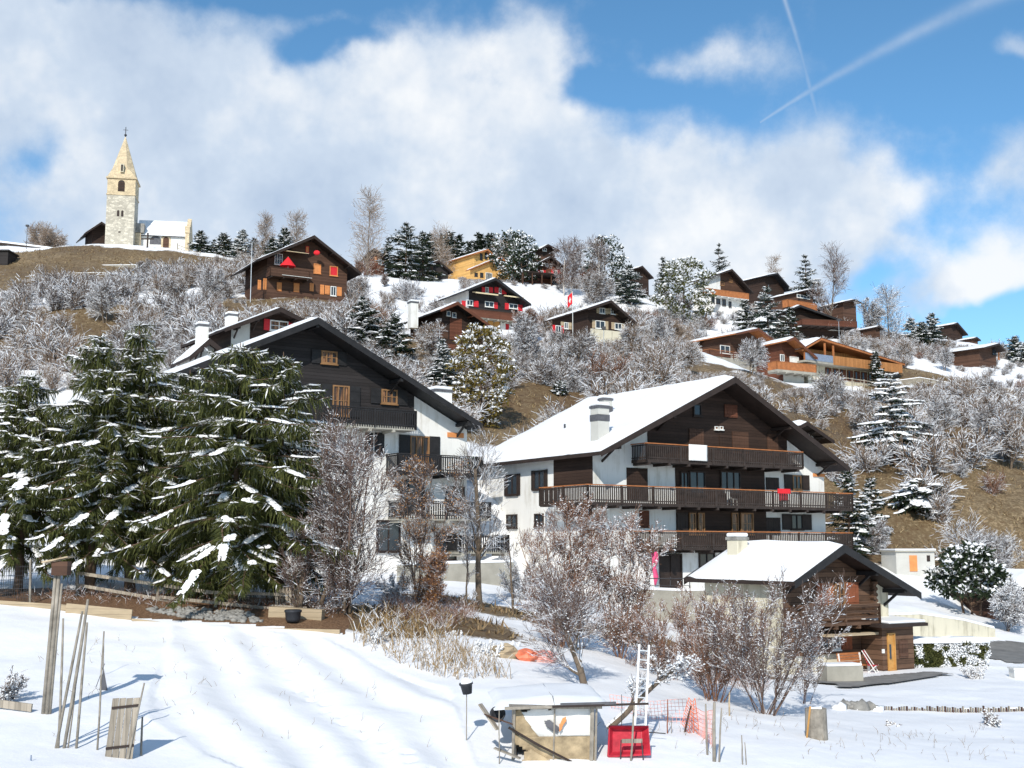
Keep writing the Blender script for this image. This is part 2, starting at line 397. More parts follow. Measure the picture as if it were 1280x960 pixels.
def build_ground():
    ny = 620; nx = 520
    t = np.linspace(0, 1, ny)
    Yv = np.concatenate([np.linspace(-60, 20, 25)[:-1], 20*np.exp(np.linspace(0, math.log(330/20), ny-25)), np.array([345,370,400,450,520,650,900,1400,2500])])
    ny = len(Yv); u = np.linspace(-1, 1, nx); u = np.sign(u)*(np.abs(u)*.75+np.abs(u)**5*.9)
    S = np.maximum(np.abs(Yv), 20)*.56+8
    X = u[None, :]*S[:, None]; Y = np.repeat(Yv[:, None], nx, 1)
    X = X.ravel(); Y = Y.ravel(); Yc = np.minimum(Y, 600)
    Z = hz_arr(X, Yc)
    b, soil = bare_mask(X, Y, Z)
    Z = Z - soil*.0
    v = np.stack([X, Y, Z], -1)
    i = np.arange(ny-1)[:, None]*nx + np.arange(nx-1)[None, :]; i = i.ravel()
    f = np.stack([i, i+1, i+nx+1, i+nx], -1)
    m, nt, bs = new_mat('snowy_hillside')
    at = nt.nodes.new('ShaderNodeAttribute'); at.attribute_name = 'bare'
    at2 = nt.nodes.new('ShaderNodeAttribute'); at2.attribute_name = 'soil'
    tc = nt.nodes.new('ShaderNodeTexCoord')
    n1 = noise_node(nt, .22, 5, .68, tc.outputs['Object']); n2 = noise_node(nt, .06, 3, .5, tc.outputs['Object'])
    n3 = noise_node(nt, 1.3, 4, .7, tc.outputs['Object']); n4 = noise_node(nt, 14, 3, .7, tc.outputs['Object']); n6 = noise_node(nt, 3.6, 5, .8, tc.outputs['Object'])
    gc = ramp(nt, math_n(nt, 'ADD', math_n(nt, 'MULTIPLY', n6.outputs['Fac'], .55), math_n(nt, 'ADD', math_n(nt, 'MULTIPLY', n3.outputs['Fac'], .25), math_n(nt, 'MULTIPLY', n2.outputs['Fac'], .25))),
              [(.40, (.05, .03, .018)), (.48, (.15, .095, .05)), (.54, (.15, .11, .06)), (.60, (.30, .22, .13))])
    sc = ramp(nt, n4.outputs['Fac'], [(.3, (.07, .04, .025)), (.55, (.18, .105, .06)), (.7, (.32, .21, .13))])
    k = math_n(nt, 'ADD', math_n(nt, 'ADD', math_n(nt, 'MULTIPLY', n1.outputs['Fac'], 1.0), math_n(nt, 'MULTIPLY', math_n(nt, 'SUBTRACT', n6.outputs['Fac'], .35), .5)), at.outputs['Fac'])
    mr = nt.nodes.new('ShaderNodeMapRange'); mr.inputs[1].default_value = 1.02; mr.inputs[2].default_value = 1.12; nt.links.new(k, mr.inputs[0])
    snowc = ramp(nt, n3.outputs['Fac'], [(.3, (.85, .86, .88)), (.7, (.90, .90, .91))])
    c = mix_c(nt, mr.outputs[0], snowc.outputs[0], gc.outputs[0])
    ss = math_n(nt, 'ADD', math_n(nt, 'MULTIPLY', at2.outputs['Fac'], 1.0), math_n(nt, 'MULTIPLY', math_n(nt, 'SUBTRACT', n3.outputs['Fac'], .5), .9))
    ms = nt.nodes.new('ShaderNodeMapRange'); ms.inputs[1].default_value = .48; ms.inputs[2].default_value = .56; nt.links.new(ss, ms.inputs[0])
    c = mix_c(nt, ms.outputs[0], c, sc.outputs[0])
    nt.links.new(c, bs.inputs['Base Color']); bs.inputs['Roughness'].default_value = .6; bs.inputs['Specular IOR Level'].default_value = .2
    bm = math_n(nt, 'ADD', n3.outputs['Fac'], math_n(nt, 'MULTIPLY', n4.outputs['Fac'], math_n(nt, 'ADD', math_n(nt, 'MULTIPLY', mr.outputs[0], .5), .13)))
    bump(nt, bs, bm, .35, .08)
    o = np_mesh('ground', v, f, [m]); tag(o, kind='structure')
    for nm, arr in (('bare', b), ('soil', soil)):
        a = o.data.attributes.new(nm, 'FLOAT', 'POINT'); a.data.foreach_set('value', arr.astype(np.float32))
    o.data.polygons.foreach_set('use_smooth', [True]*len(o.data.polygons))
    return o
def drape(name, pts, mat, dz=.03, sub=.8):
    """a thin sheet laid on the ground inside a polygon of world points"""
    xs = [p[0] for p in pts]; ys = [p[1] for p in pts]
    nx = int((max(xs)-min(xs))/sub)+2; ny = int((max(ys)-min(ys))/sub)+2
    X, Y = np.meshgrid(np.linspace(min(xs), max(xs), nx), np.linspace(min(ys), max(ys), ny))
    Z = hz_arr(X.ravel(), Y.ravel())+dz
    v = np.stack([X.ravel(), Y.ravel(), Z], -1)
    i = (np.arange(ny-1)[:, None]*nx + np.arange(nx-1)[None, :]).ravel()
    f = np.stack([i, i+1, i+nx+1, i+nx], -1); c = v[f].mean(1)
    jit = (vn(c[:, 0]*1.3, c[:, 1]*1.3)-.5)*.8
    f = f[in_poly(c[:, 0]+jit, c[:, 1]+jit, pts)]
    o = np_mesh(name, v, f, [mat]); return tag(o, kind='structure')
def lay_paths():
  drape('road', wpoly([(1205,806,71),(1250,803,75),(1420,803,78),(1420,828,66),(1255,824,67),(1205,817,69)]), 'asphalt', .05, .3)
  drape('path', wpoly([(1010,852,56.5),(1160,836,61.5),(1195,842,61),(1140,852,57.5),(1060,862,54)]), 'paving', .09, .2)
# ------------------------------------------------------------------ world
SUN_AZ, SUN_EL = R(-11), R(34)      # light arrives from behind the viewer, a little from the left
def build_world():
    w = bpy.data.worlds.new('World'); scene.world = w; w.use_nodes = True; nt = w.node_tree; nt.nodes.clear()
    out = nt.nodes.new('ShaderNodeOutputWorld'); bg = nt.nodes.new('ShaderNodeBackground'); bg2 = nt.nodes.new('ShaderNodeBackground')
    sky = nt.nodes.new('ShaderNodeTexSky'); sky.sky_type = 'NISHITA'; sky.sun_disc = False
    sky.sun_elevation = SUN_EL; sky.sun_rotation = PI - SUN_AZ; sky.altitude = 2500; sky.air_density = 1.0; sky.dust_density = 0; sky.ozone_density = 3.0
    bg.inputs[1].default_value = .15
    tc = nt.nodes.new('ShaderNodeTexCoord'); D = tc.outputs['Generated']
    sp = nt.nodes.new('ShaderNodeSeparateXYZ'); nt.links.new(D, sp.inputs[0])
    yy = math_n(nt, 'MAXIMUM', sp.outputs['Y'], .08)
    n_d = noise_node(nt, 5, 3, .6, D); n_e = noise_node(nt, 14, 3, .62, D)
    u = math_n(nt, 'DIVIDE', sp.outputs['X'], yy); v = math_n(nt, 'DIVIDE', sp.outputs['Z'], yy)
    sc_ = nt.nodes.new('ShaderNodeSeparateColor'); nt.links.new(n_d.outputs['Color'], sc_.inputs[0])
    sc2 = nt.nodes.new('ShaderNodeSeparateColor'); nt.links.new(n_e.outputs['Color'], sc2.inputs[0])
    def warp(x, a, b): return math_n(nt, 'ADD', x, math_n(nt, 'ADD', math_n(nt, 'MULTIPLY', math_n(nt, 'SUBTRACT', a, .5), .13), math_n(nt, 'MULTIPLY', math_n(nt, 'SUBTRACT', b, .5), .05)))
    uw = warp(u, sc_.outputs[0], sc2.outputs[0]); vw = warp(v, sc_.outputs[1], sc2.outputs[1])
    K = 1/1540
    blobs = [(90,150,250,190,1.05),(470,230,370,170,1.2),(580,120,150,95,.75),(850,250,270,80,1.15),(1050,235,120,50,.8),(640,330,500,90,1.0),(1200,345,150,50,1.0),(1290,215,60,50,.9),
             (1258,72,48,28,.75),(850,88,190,26,.62),(690,70,50,50,.6),(0,30,210,90,.8),(330,90,150,60,.5),(960,300,120,40,.6),
             (300,2,110,20,-.7),(350,82,50,24,-.95),(400,60,60,16,-.7),(25,185,45,45,-.9),(760,110,65,45,-.9),(150,10,40,24,-.6),(620,110,40,25,-.5),(1075,322,60,26,-.9),(1170,395,150,26,-1.1),(1160,260,70,30,-.4),(1250,130,90,40,-.4),(80,8,30,18,-.3)]
    tot = None
    for (px, py, a, b, wt) in blobs:
        r = ray(px, py)
        du = math_n(nt, 'MULTIPLY', math_n(nt, 'SUBTRACT', uw, r.x), 1/(a*K)); dv = math_n(nt, 'MULTIPLY', math_n(nt, 'SUBTRACT', vw, r.z), 1/(b*K))
        q = math_n(nt, 'ADD', math_n(nt, 'MULTIPLY', du, du), math_n(nt, 'MULTIPLY', dv, dv))
        e = math_n(nt, 'MULTIPLY', math_n(nt, 'EXPONENT', math_n(nt, 'MULTIPLY', q, -1)), wt)
        tot = e if tot is None else math_n(nt, 'ADD', tot, e)
    front = nt.nodes.new('ShaderNodeMapRange'); front.inputs[1].default_value = .1; front.inputs[2].default_value = .4; nt.links.new(sp.outputs['Y'], front.inputs[0])
    n_b = noise_node(nt, 2.2, 3, .6, D)
    back = math_n(nt, 'MULTIPLY', n_b.outputs['Fac'], 1.0)
    mixv = nt.nodes.new('ShaderNodeMix'); nt.links.new(front.outputs[0], mixv.inputs[0]); nt.links.new(back, mixv.inputs[2]); nt.links.new(tot, mixv.inputs[3])
    n_f = noise_node(nt, 7.5, 7, .62, D)
    dens = math_n(nt, 'ADD', mixv.outputs[0], math_n(nt, 'MULTIPLY', math_n(nt, 'SUBTRACT', n_f.outputs['Fac'], .5), 2.3))
    mr = nt.nodes.new('ShaderNodeMapRange'); mr.interpolation_type = 'SMOOTHSTEP'; mr.inputs[1].default_value = .2; mr.inputs[2].default_value = 1.2; nt.links.new(dens, mr.inputs[0])
    cov = mr.outputs[0]
    # contrails: thin bands round great circles of the sky
    n5_ = noise_node(nt, 45, 3, .7, D)
    def trail(p0, p1, wd0, wd1, st, brk):
        a = ray(*p0).normalized(); b = ray(*p1).normalized(); n = a.cross(b).normalized(); along = n.cross(a).normalized(); L = math.acos(a.dot(b))
        def dot(vv):
            q = nt.nodes.new('ShaderNodeVectorMath'); q.operation = 'DOT_PRODUCT'; nt.links.new(D, q.inputs[0]); q.inputs[1].default_value = vv; return q.outputs['Value']
        t = math_n(nt, 'DIVIDE', dot(along), L, clamp=False)
        nn = n_f
        dd = math_n(nt, 'ADD', dot(n), math_n(nt, 'MULTIPLY', math_n(nt, 'SUBTRACT', nn.outputs['Fac'], .5), wd0*1.6))
        curve = math_n(nt, 'MULTIPLY', math_n(nt, 'MULTIPLY', t, math_n(nt, 'SUBTRACT', 1, t)), st)
        dd = math_n(nt, 'ADD', dd, curve)
        wd = math_n(nt, 'ADD', wd0, math_n(nt, 'MULTIPLY', t, wd1-wd0))
        q = math_n(nt, 'DIVIDE', dd, wd); g = math_n(nt, 'EXPONENT', math_n(nt, 'MULTIPLY', math_n(nt, 'MULTIPLY', q, q), -1))
        e0 = math_n(nt, 'MULTIPLY', math_n(nt, 'GREATER_THAN', t, -.02), math_n(nt, 'LESS_THAN', t, 1.25))
        n5 = n5_
        tx = math_n(nt, 'ADD', .25, math_n(nt, 'MULTIPLY', n5.outputs['Fac'], .9))
        return math_n(nt, 'MULTIPLY', math_n(nt, 'MULTIPLY', g, e0), tx)
    t1 = math_n(nt, 'MULTIPLY', trail((955,150), (1232,0), .0010, .0058, .016, 9), .5)
    t2 = math_n(nt, 'MULTIPLY', trail((980,-2), (1022,150), .0015, .0015, .004, 14), .4)
    cov = math_n(nt, 'MAXIMUM', cov, math_n(nt, 'MAXIMUM', t1, t2), clamp=True)
    n_c = noise_node(nt, 6.5, 5, .6, D)
    cc = ramp(nt, math_n(nt, 'ADD', math_n(nt, 'MULTIPLY', n_c.outputs['Fac'], .8), math_n(nt, 'MULTIPLY', n_f.outputs['Fac'], .35)),
              [(.40, (.44, .54, .69)), (.54, (.58, .67, .79)), (.68, (.86, .88, .90))])
    nt.links.new(cc.outputs[0], bg2.inputs[0]); bg2.inputs[1].default_value = CLOUD
    hs = nt.nodes.new('ShaderNodeHueSaturation'); hs.inputs['Hue'].default_value = .488; hs.inputs['Saturation'].default_value = 1.12; hs.inputs['Value'].default_value = 1.0; nt.links.new(sky.outputs[0], hs.inputs['Color'])
    nt.links.new(hs.outputs[0], bg.inputs[0])
    mx = nt.nodes.new('ShaderNodeMixShader'); nt.links.new(math_n(nt, 'MULTIPLY', cov, .96), mx.inputs[0]); nt.links.new(bg.outputs[0], mx.inputs[1]); nt.links.new(bg2.outputs[0], mx.inputs[2])
    nt.links.new(mx.outputs[0], out.inputs[0])
    w.cycles.sampling_method = 'MANUAL'; w.cycles.sample_map_resolution = 512
CLOUD = 1.0
build_world()
sl = bpy.data.lights.new('sun', 'SUN'); sl.energy = 3.9; sl.angle = R(.53); sl.color = (1, .95, .86)
so = bpy.data.objects.new('sun', sl); COL.objects.link(so)
# direction towards the sun
sd = Vector((sin(SUN_AZ)*cos(SUN_EL), -cos(SUN_AZ)*cos(SUN_EL), sin(SUN_EL)))
so.rotation_euler = sd.to_track_quat('Z', 'Y').to_euler()
cam = bpy.data.cameras.new('camera'); cam.sensor_width = 36; cam.lens = F0/1280*36; cam.clip_start = .5; cam.clip_end = 6000
co = bpy.data.objects.new('camera', cam); COL.objects.link(co); co.rotation_euler = (PI/2+PITCH, 0, 0); scene.camera = co
scene.render.engine = 'CYCLES'; scene.render.resolution_x = 1024; scene.render.resolution_y = 768
scene.view_settings.view_transform = 'Standard'; scene.view_settings.look = 'None'; scene.view_settings.gamma = 1; scene.view_settings.exposure = 0.16
scene.cycles.max_bounces = 5; scene.cycles.diffuse_bounces = 2; scene.cycles.glossy_bounces = 2; scene.cycles.transmission_bounces = 2
# ------------------------------------------------------------------ buildings
KEEP = []       # (sight box, distance) of facades that plants in front must leave open
FOOT = []       # footprints
def snow_slab(mb, x0, z0, x1, z1, y0, y1, th, seed):
    """snow lying on one roof slope: x,z of upper and lower edge, thickness th, softly uneven with rounded rims"""
    nu = 14; nv = max(8, int((y1-y0)/.8)); L = math.hypot(x1-x0, z1-z0); nx, nz = -(z1-z0)/L, (x1-x0)/L
    if nz < 0: nx, nz = -nx, -nz
    o = len(mb.v); rnd = random.Random(seed)
    for j in range(nv+1):
        for i in range(nu+1):
            a = i/nu; b = j/nv; x = x0+(x1-x0)*a; z = z0+(z1-z0)*a; y = y0+(y1-y0)*b
            ed = min(1, min((1-a)*L/.22, min(b, 1-b)*(y1-y0)/.22)); ed = math.sqrt(max(0, ed))
            t = th*ed*(.95+.45*mnoise.noise(Vector((x*.4+seed, y*.4, 0)))+.22*mnoise.noise(Vector((x*2+seed, y*2, 3)))) - .01
            if i in (nu,): x += (x1-x0)/L*(.11*mnoise.noise(Vector((y*.9, seed, 0)))+.05*mnoise.noise(Vector((y*3.1, seed, 2))))
            mb.v.append((x+nx*t, y, z+nz*t))
    for j in range(nv):
        for i in range(nu):
            p = o+j*(nu+1)+i; q = (p, p+1, p+nu+2, p+nu+1)
            mb.f.append(q if x1 > x0 else q[::-1]); mb.m.append(0)
class House:
    def __init__(s, name, label, cat, apex, L, Rt, Y, base, rot=None, D=9, of=1.3, ob=.8, osl=1.0, osr=1.0, wall='brown_wood', roofm='brown_dark', trim='brown_dark',
                 snow=.2, group=None, ybase=None, th=.22, keep=True, xlp=None, xrp=None, found=3.0, snow_r=True):
        A = W(*apex, Y); s.A = A
        rl, rr = ray(*L), ray(*Rt)
        def solve(r, rt, sg):
            cx, cy = cos(r)*sg, sin(r)*sg
            q = (rt.x*A.y-A.x)/(cx-rt.x*cy); return q, -(rt.z*(A.y+q*cy)-A.z)/q
        if rot is None:
            best = None
            for d in range(0, 42):
                r = R(d); e = abs(solve(r, rl, -1)[1]-solve(r, rr, 1)[1])
                if best is None or e < best[0]: best = (e, r)
            rot = min(best[1], R(30))
        else: rot = R(rot)
        s.rot = rot; s.sl, s.tl = solve(rot, rl, -1); s.sr, s.tr = solve(rot, rr, 1)
        s.xa = Vector((cos(rot), sin(rot), 0)); s.ya = Vector((-sin(rot), cos(rot), 0))
        if Y > 105:      # far chalets: the leftmost roof point surveyed is the rear eave corner
            k = 1.0
            for _ in range(12):
                Lk = (apex[0]+(L[0]-apex[0])*k, apex[1]+(L[1]-apex[1])*k); s.sl, s.tl = solve(rot, ray(*Lk), -1)
                q = A - s.xa*s.sl + s.ya*(D+of+ob); q.z = A.z-s.sl*s.tl; k *= 1 + .8*(proj(q)[0]-L[0])/(apex[0]-L[0]); k = max(.35, min(1.05, k))
        O = Vector((A.x, A.y, 0)) + s.ya*of
        zb = W(apex[0], base, O.y).z if base is not None else A.z-6
        s.O = Vector((O.x, O.y, zb)); s.hr = A.z - zb; s.of = of; s.D = D; s.Y = Y
        s.xl = -s.sl+osl; s.xr = s.sr-osr; s.th = th; s.ob = ob
        s.root = empty(name, s.O, rot, label, cat, group)
        w = MB(); zu = s.hr - th/cos(math.atan(s.tl))
        if xlp: s.xl = s.F(xlp, base-20)[0]
        if xrp: s.xr = s.F(xrp, base-20)[0]
        s.zl = s.under(s.xl); s.zr = s.under(s.xr)
        w.poly([(s.xl, -found), (s.xr, -found), (s.xr, s.zr), (0, s.under(0)), (s.xl, s.zl)], 0, D)
        s.wall = w.build('wall', wall, s.root)
        r = MB(); e = th
        for sx, t in ((-s.sl, s.tl), (s.sr, s.tr)):
            n = math.sqrt(1+t*t); pts = [(0, s.hr), (sx, s.hr-abs(sx)*t), (sx, s.hr-abs(sx)*t-e*n*.8), (0, s.hr-e*n)]
            if sx > 0: pts = pts[::-1]
            r.poly(pts, -of, D+ob)
        s.roof = r.build('roof', roofm, s.root)
        # barge boards a little proud of the roof ends, rafters under the eaves
        for sx, t in ((-s.sl, s.tl), (s.sr, s.tr)):
            n = math.sqrt(1+t*t)
            for y in (-of-.045, D+ob+.003):
                if y > 0 and Y > 110: continue
                b = MB(); pts = [(0, s.hr+.015), (sx, s.hr-abs(sx)*t+.015), (sx, s.hr-abs(sx)*t-.30*n), (0, s.hr-.36*n)]
                if sx > 0: pts = pts[::-1]
                b.poly(pts, y, y+.042); b.build('barge_board', trim, s.root)
        for fx in (-.93, -.5, 0, .5, .93):
            if Y > 165: break
            x = fx*(-s.xl if fx < 0 else s.xr); z = s.under(x)-.13; pur = MB()
            pur.box((x-.09, -of+.06, z-.1), (x+.09, .1, z+.1)); pur.build('purlin', trim, s.root)
            if abs(fx) > .3 and abs(fx) < .95 and Y < 120: pur = MB(); pur.bar((x, -.0, z-.75), (x, -of*.62, z-.08), .1, .12); pur.build('brace', trim, s.root)
        if snow:
            sm = MB(); k = random.Random(name+label).random()*50
            snow_slab(sm, 0, s.hr+.012, -s.sl, s.hr-s.sl*s.tl+.012, -of+.05, D+ob-.05, snow, k)
            if snow_r: snow_slab(sm, 0, s.hr+.012, s.sr, s.hr-s.sr*s.tr+.012, -of+.05, D+ob-.05, snow, k+9)
            s.snow = sm.build('snow_cover', 'snow', s.root, smooth=True)
        if keep:
            KEEP.append((min(L[0], apex[0]), apex[1], max(Rt[0], apex[0]), base, Y))
        if found < 99: PADS.append((O.x - s.ya.x*1.0 + s.xa.x*(s.sr-s.sl)/2, O.y - s.ya.y*1.0 + s.xa.y*(s.sr-s.sl)/2, (s.sl+s.sr)*.5+.5, zb-.05, 0, 0))
        FOOT.append((O.x + s.ya.x*D/2, O.y + s.ya.y*D/2, max(s.sl, s.sr, D*.6)*.85))
    def under(s, x):
        t, = (s.tl,) if x < 0 else (s.tr,)
        return s.hr - abs(x)*t - s.th*math.sqrt(1+t*t)
    def F(s, px, py, yo=0):
        d = ray(px, py); Op = s.O + s.ya*yo; n = s.ya
        k = n.dot(Op)/n.dot(d); p = d*k - s.O
        return s.xa.dot(p), p.z
    def S(s, px, py, xo=None):
        xo = s.xl if xo is None else xo
        d = ray(px, py); Op = s.O + s.xa*xo; k = s.xa.dot(Op)/s.xa.dot(d); p = d*k - s.O
        return s.ya.dot(p), p.z
    # --- things on the gable wall -------------------------------------------------
    def frect(s, r, yo=0):
        x0, y0, x1, y1 = r; my = (y0+y1)/2; mx = (x0+x1)/2
        xa, _ = s.F(x0, my, yo); xb, _ = s.F(x1, my, yo); _, zt = s.F(mx, y0, yo); _, zb = s.F(mx, y1, yo)
        return xa, zb, xb, zt
    def clad(s, x0, x1, zb, mat, yo=0, dep=.07, zt=None, name='cladding'):
        m = MB(); top = lambda x: (s.under(x)-.02 if zt is None else min(zt, s.under(x)-.02))
        xs = [x0] + [x for x in [x0+(x1-x0)*k/12 for k in range(1, 12)] if True] + ([0] if x0 < 0 < x1 else []) + [x1]; xs = sorted(set(xs))
        m.poly([(x0, zb), (x1, zb)] + [(x, top(x)) for x in reversed(xs)], yo-dep, yo-.002)
        return m.build(name, mat, s.root)
    def window(s, r, frame='frame_white', shut=None, style='win', yo=0, local=False, sw=None, side=False, mull=1, sides=(1, 1), pane='glass', name=None, bars=0):
        if side:
            a, z0, b, z1 = r if local else s.srect(r)
        else:
            a, z0, b, z1 = r if local else s.frect(r, yo)
        if a > b: a, b = b, a
        T = Matrix.Translation((0, yo, 0)) if not side else (Matrix.Translation((s.xl if yo == 0 else yo, 0, 0)) @ Matrix.Rotation(-PI/2, 4, 'Z'))
        # side: local x -> along -y
        if side: a, b = -b, -a
        w = b-a; h = z1-z0; m = MB(); f = min(.09, w*.12)
        dd = -.10
        m.box((a, dd, z0), (a+f, -.004, z1), mat=T); m.box((b-f, dd, z0), (b, -.004, z1), mat=T)
        m.box((a+f, dd, z1-f), (b-f, -.004, z1), mat=T); m.box((a+f, dd, z0), (b-f, -.004, z0+f), mat=T)
        for k in range(mull):
            x = a+(b-a)*(k+1)/(mull+1); m.box((x-f*.35, dd+.01, z0+f), (x+f*.35, -.03, z1-f), mat=T)
        for k in range(bars):
            z = z0+h*(k+1)/(bars+1); m.box((a+f, dd+.02, z-.02), (b-f, -.035, z+.02), mat=T)
        m.box((a-.05, -.14, z0-.07), (b+.05, -.003, z0-.004), mat=T)
        wo = m.build(name or ('window' if style == 'win' else 'door'), frame, s.root)
        p = MB(); p.box((a+f*.9, -.035, z0+f*.9), (b-f*.9, -.02, z1-f*.9), mat=T)
        if style == 'door' and pane not in ('glass', 'curtain'): p.build('panel', pane, wo)
        else: p.build('pane', pane, wo)
        if shut:
            sw = sw or w*.5
            for sg, on in zip((-1, 1), sides):
                if not on: continue
                q = MB(); x0 = a-sw-.02 if sg < 0 else b+.02
                q.box((x0, -.085, z0-.02), (x0+sw, -.03, z1+.02), mat=T)
                for k in range(3): 
                    z = z0+h*(.15+.35*k); q.box((x0+.03, -.10, z-.03), (x0+sw-.03, -.086, z+.03), mat=T)
                q.build('shutter', shut, wo)
        return wo
    def shutpanel(s, r, mat, name='shutter', side=False, yo=0):
        """a closed shutter of vertical boards with two ledges"""
        a, z0, b, z1 = s.srect(r) if side else s.frect(r, yo)
        if a > b: a, b = b, a
        T = Matrix.Translation((0, yo, 0))
        if side: T = Matrix.Translation((s.xl, 0, 0)) @ Matrix.Rotation(-PI/2, 4, 'Z'); a, b = -b, -a
        m = MB(); n = max(2, int((b-a)/.2))
        for k in range(n):
            x = a+(b-a)*k/n; m.box((x+.008, -.07-.006*(k % 2), z0), (x+(b-a)/n-.008, -.004, z1), mat=T)
        for z in (z0+(z1-z0)*.15, z1-(z1-z0)*.15): m.box((a+.03, -.10, z-.05), (b-.03, -.078, z+.05), mat=T)
        return m.build(name, mat, s.root)
    def srect(s, r):
        x0, y0, x1, y1 = r; my = (y0+y1)/2; mx = (x0+x1)/2
        a, _ = s.S(x0, my); b, _ = s.S(x1, my); _, zt = s.S(mx, y0); _, zb = s.S(mx, y1)
        return min(a, b), zb, max(a, b), zt
    def balcony(s, pl, pr, rail=1.05, depth=1.4, slat='rail_dark', top='orange_beam', style='slat', deck='rail_dark', solid=(), x0=None, x1=None, z=None, wrap=0, gap=.5, pitch=.16, deckth=.18, yo=0, ends=(1, 1)):
        if z is None:
            xa, zt = s.F(pl[0], pl[1], -depth); xb, _ = s.F(pr[0], pr[1], -depth); z = zt-rail
        else: xa, xb = s.F(pl[0], pl[1], -depth)[0], s.F(pr[0], pr[1], -depth)[0]
        if x0 is not None: xa = x0
        if x1 is not None: xb = x1
        root = s.root
        d = MB(); d.box((xa, -depth, z-deckth), (xb, -.004, z))
        for k in range(int((xb-xa)/1.6)+1):
            x = xa+.2+k*1.6
            if x < xb: d.box((x-.08, -depth-.05, z-deckth-.16), (x+.08, -.004, z-deckth-.002))
        bo = d.build('balcony', deck, root)
        runs = [((xa, -depth), (xb, -depth))]
        if ends[0] and not wrap: runs.append(((xa, -depth), (xa, -.05)))
        if ends[1]: runs.append(((xb, -depth), (xb, -.05)))
        if wrap:
            w0 = s.xl-depth; d2 = MB(); d2.box((w0, -depth, z-deckth), (xa-.003, wrap, z)); d2.build('balcony_deck', deck, bo)
            runs = [((w0, -depth), (xb, -depth)), ((w0, -depth), (w0, wrap)), ((w0, wrap), (s.xl-.05, wrap))] + ([((xb, -depth), (xb, -.05))] if ends[1] else [])
        rb = MB(); tr = MB()
        for (p, q) in runs:
            L = math.hypot(q[0]-p[0], q[1]-p[1]); ux, uy = (q[0]-p[0])/L, (q[1]-p[1])/L
            P3 = lambda t, zz: (p[0]+ux*t, p[1]+uy*t, zz)
            tr.bar(P3(-.03, z+rail-.03), P3(L+.03, z+rail-.03), .13, .06)
            if style == 'slat':
                rb.bar(P3(0, z+.12), P3(L, z+.12), .06, .07); rb.bar(P3(0, z+rail-.14), P3(L, z+rail-.14), .06, .07)
                n = int(L/pitch)
                for k in range(n):
                    t = (k+.5)*L/n; so = any(a <= t/L <= b for a, b in solid) and L > 3
                    wd = pitch*.98 if so else pitch*gap*1.25
                    rb.bar(P3(t, z-.1), P3(t, z+rail-.08), .03, wd, up=(ux, uy, 0))
            elif style == 'rails':
                for k in range(3): rb.bar(P3(0, z+.2+k*.27), P3(L, z+.2+k*.27), .05, .14)
            elif style == 'board':
                for k in range(int(L/pitch)):
                    t = (k+.5)*L/int(L/pitch); rb.bar(P3(t, z-.15), P3(t, z+rail-.07), .04, pitch*.93, up=(ux, uy, 0))
            elif style == 'glass':
                rb.bar(P3(0, z+.5), P3(L, z+.5), .03, .85)
            for k in range(int(L/2.4)+1):
                t = min(L, k*L/max(1, int(L/2.4))); rb.bar(P3(t, z-.12), P3(t, z+rail-.06), .1, .1, up=(ux, uy, 0))
        rb.build('railing', slat, bo); tr.build('handrail', top, bo)
        s.lastb = bo
        return xa, xb, z
    def chimney(s, x, y, w, h, mat='white', cap='slate', snow=True, d=None, band=False):
        d = d or w; z0 = s.hr - abs(x)*(s.tl if x < 0 else s.tr) - .6; z1 = z0+.6+h
        m = MB(); m.box((x-w/2, y-d/2, z0), (x+w/2, y+d/2, z1-.35)); c = m.build('chimney', mat, s.roof)
        k = MB(); k.box((x-w/2-.06, y-d/2-.06, z1-.347), (x+w/2+.06, y+d/2+.06, z1-.2)); k.build('cap', cap, c)
        if band: k = MB(); k.box((x-w/2-.03, y-d/2-.03, z1-1.15), (x+w/2+.03, y+d/2+.03, z1-.75)); k.build('flashing', 'slate', c)
        if snow:
            g = MB(); g.box((x-w/2-.04, y-d/2-.04, z1-.197), (x+w/2+.04, y+d/2+.04, z1+.02)); g.build('snow', 'snow', c, bevel=.08)
    def roofpt(s, px, py):
        """local x,y on the left roof slope seen at a surveyed point"""
        d = ray(px, py); n = (s.xa*(-s.tl) + Vector((0, 0, 1))).normalized(); A = s.O+Vector((0, 0, s.hr))
        p = d*(n.dot(A)/n.dot(d)) - s.O; return s.xa.dot(p), s.ya.dot(p)
# ---- big chalet in the middle --------------------------------------------------
c = House('apartment_chalet', 'large white and dark brown apartment chalet with three long balconies, behind the log cabin', 'chalet', (919,471), (751,564), (1062,584), 79, 740, rot=33, D=14, of=1.9, ob=.9, osl=1.1, osr=2.2, xlp=742, xrp=1034, wall='white', roofm='brown_dark', snow=.24, th=.26)
x0, _ = c.F(809,540); x1, _ = c.F(983,560)
c.clad(x0, x1, c.F(900,580)[1], 'dark_wood')
for r in [(905,506,921,522)]: c.shutpanel(r, 'red_brown', yo=-.08)
c.shutpanel((861,536,879,562), 'brown_wood', yo=-.08); c.shutpanel((899,543,914,565), 'dark_wood', yo=-.08); c.shutpanel((915,540,935,567), 'brown_wood', yo=-.08); c.shutpanel((959,543,972,570), 'brown_wood', yo=-.08)
c.window((866,505,876,520), 'brown_dark', None, yo=-.08, mull=0)
for r in [(893,533,897,537), (899,533,903,537)]: c.window(r, 'frame_white', None, yo=-.08, mull=0, pane='curtain')
B1 = c.balcony((808,553), (1003,565), depth=1.5, rail=1.02, gap=.42)
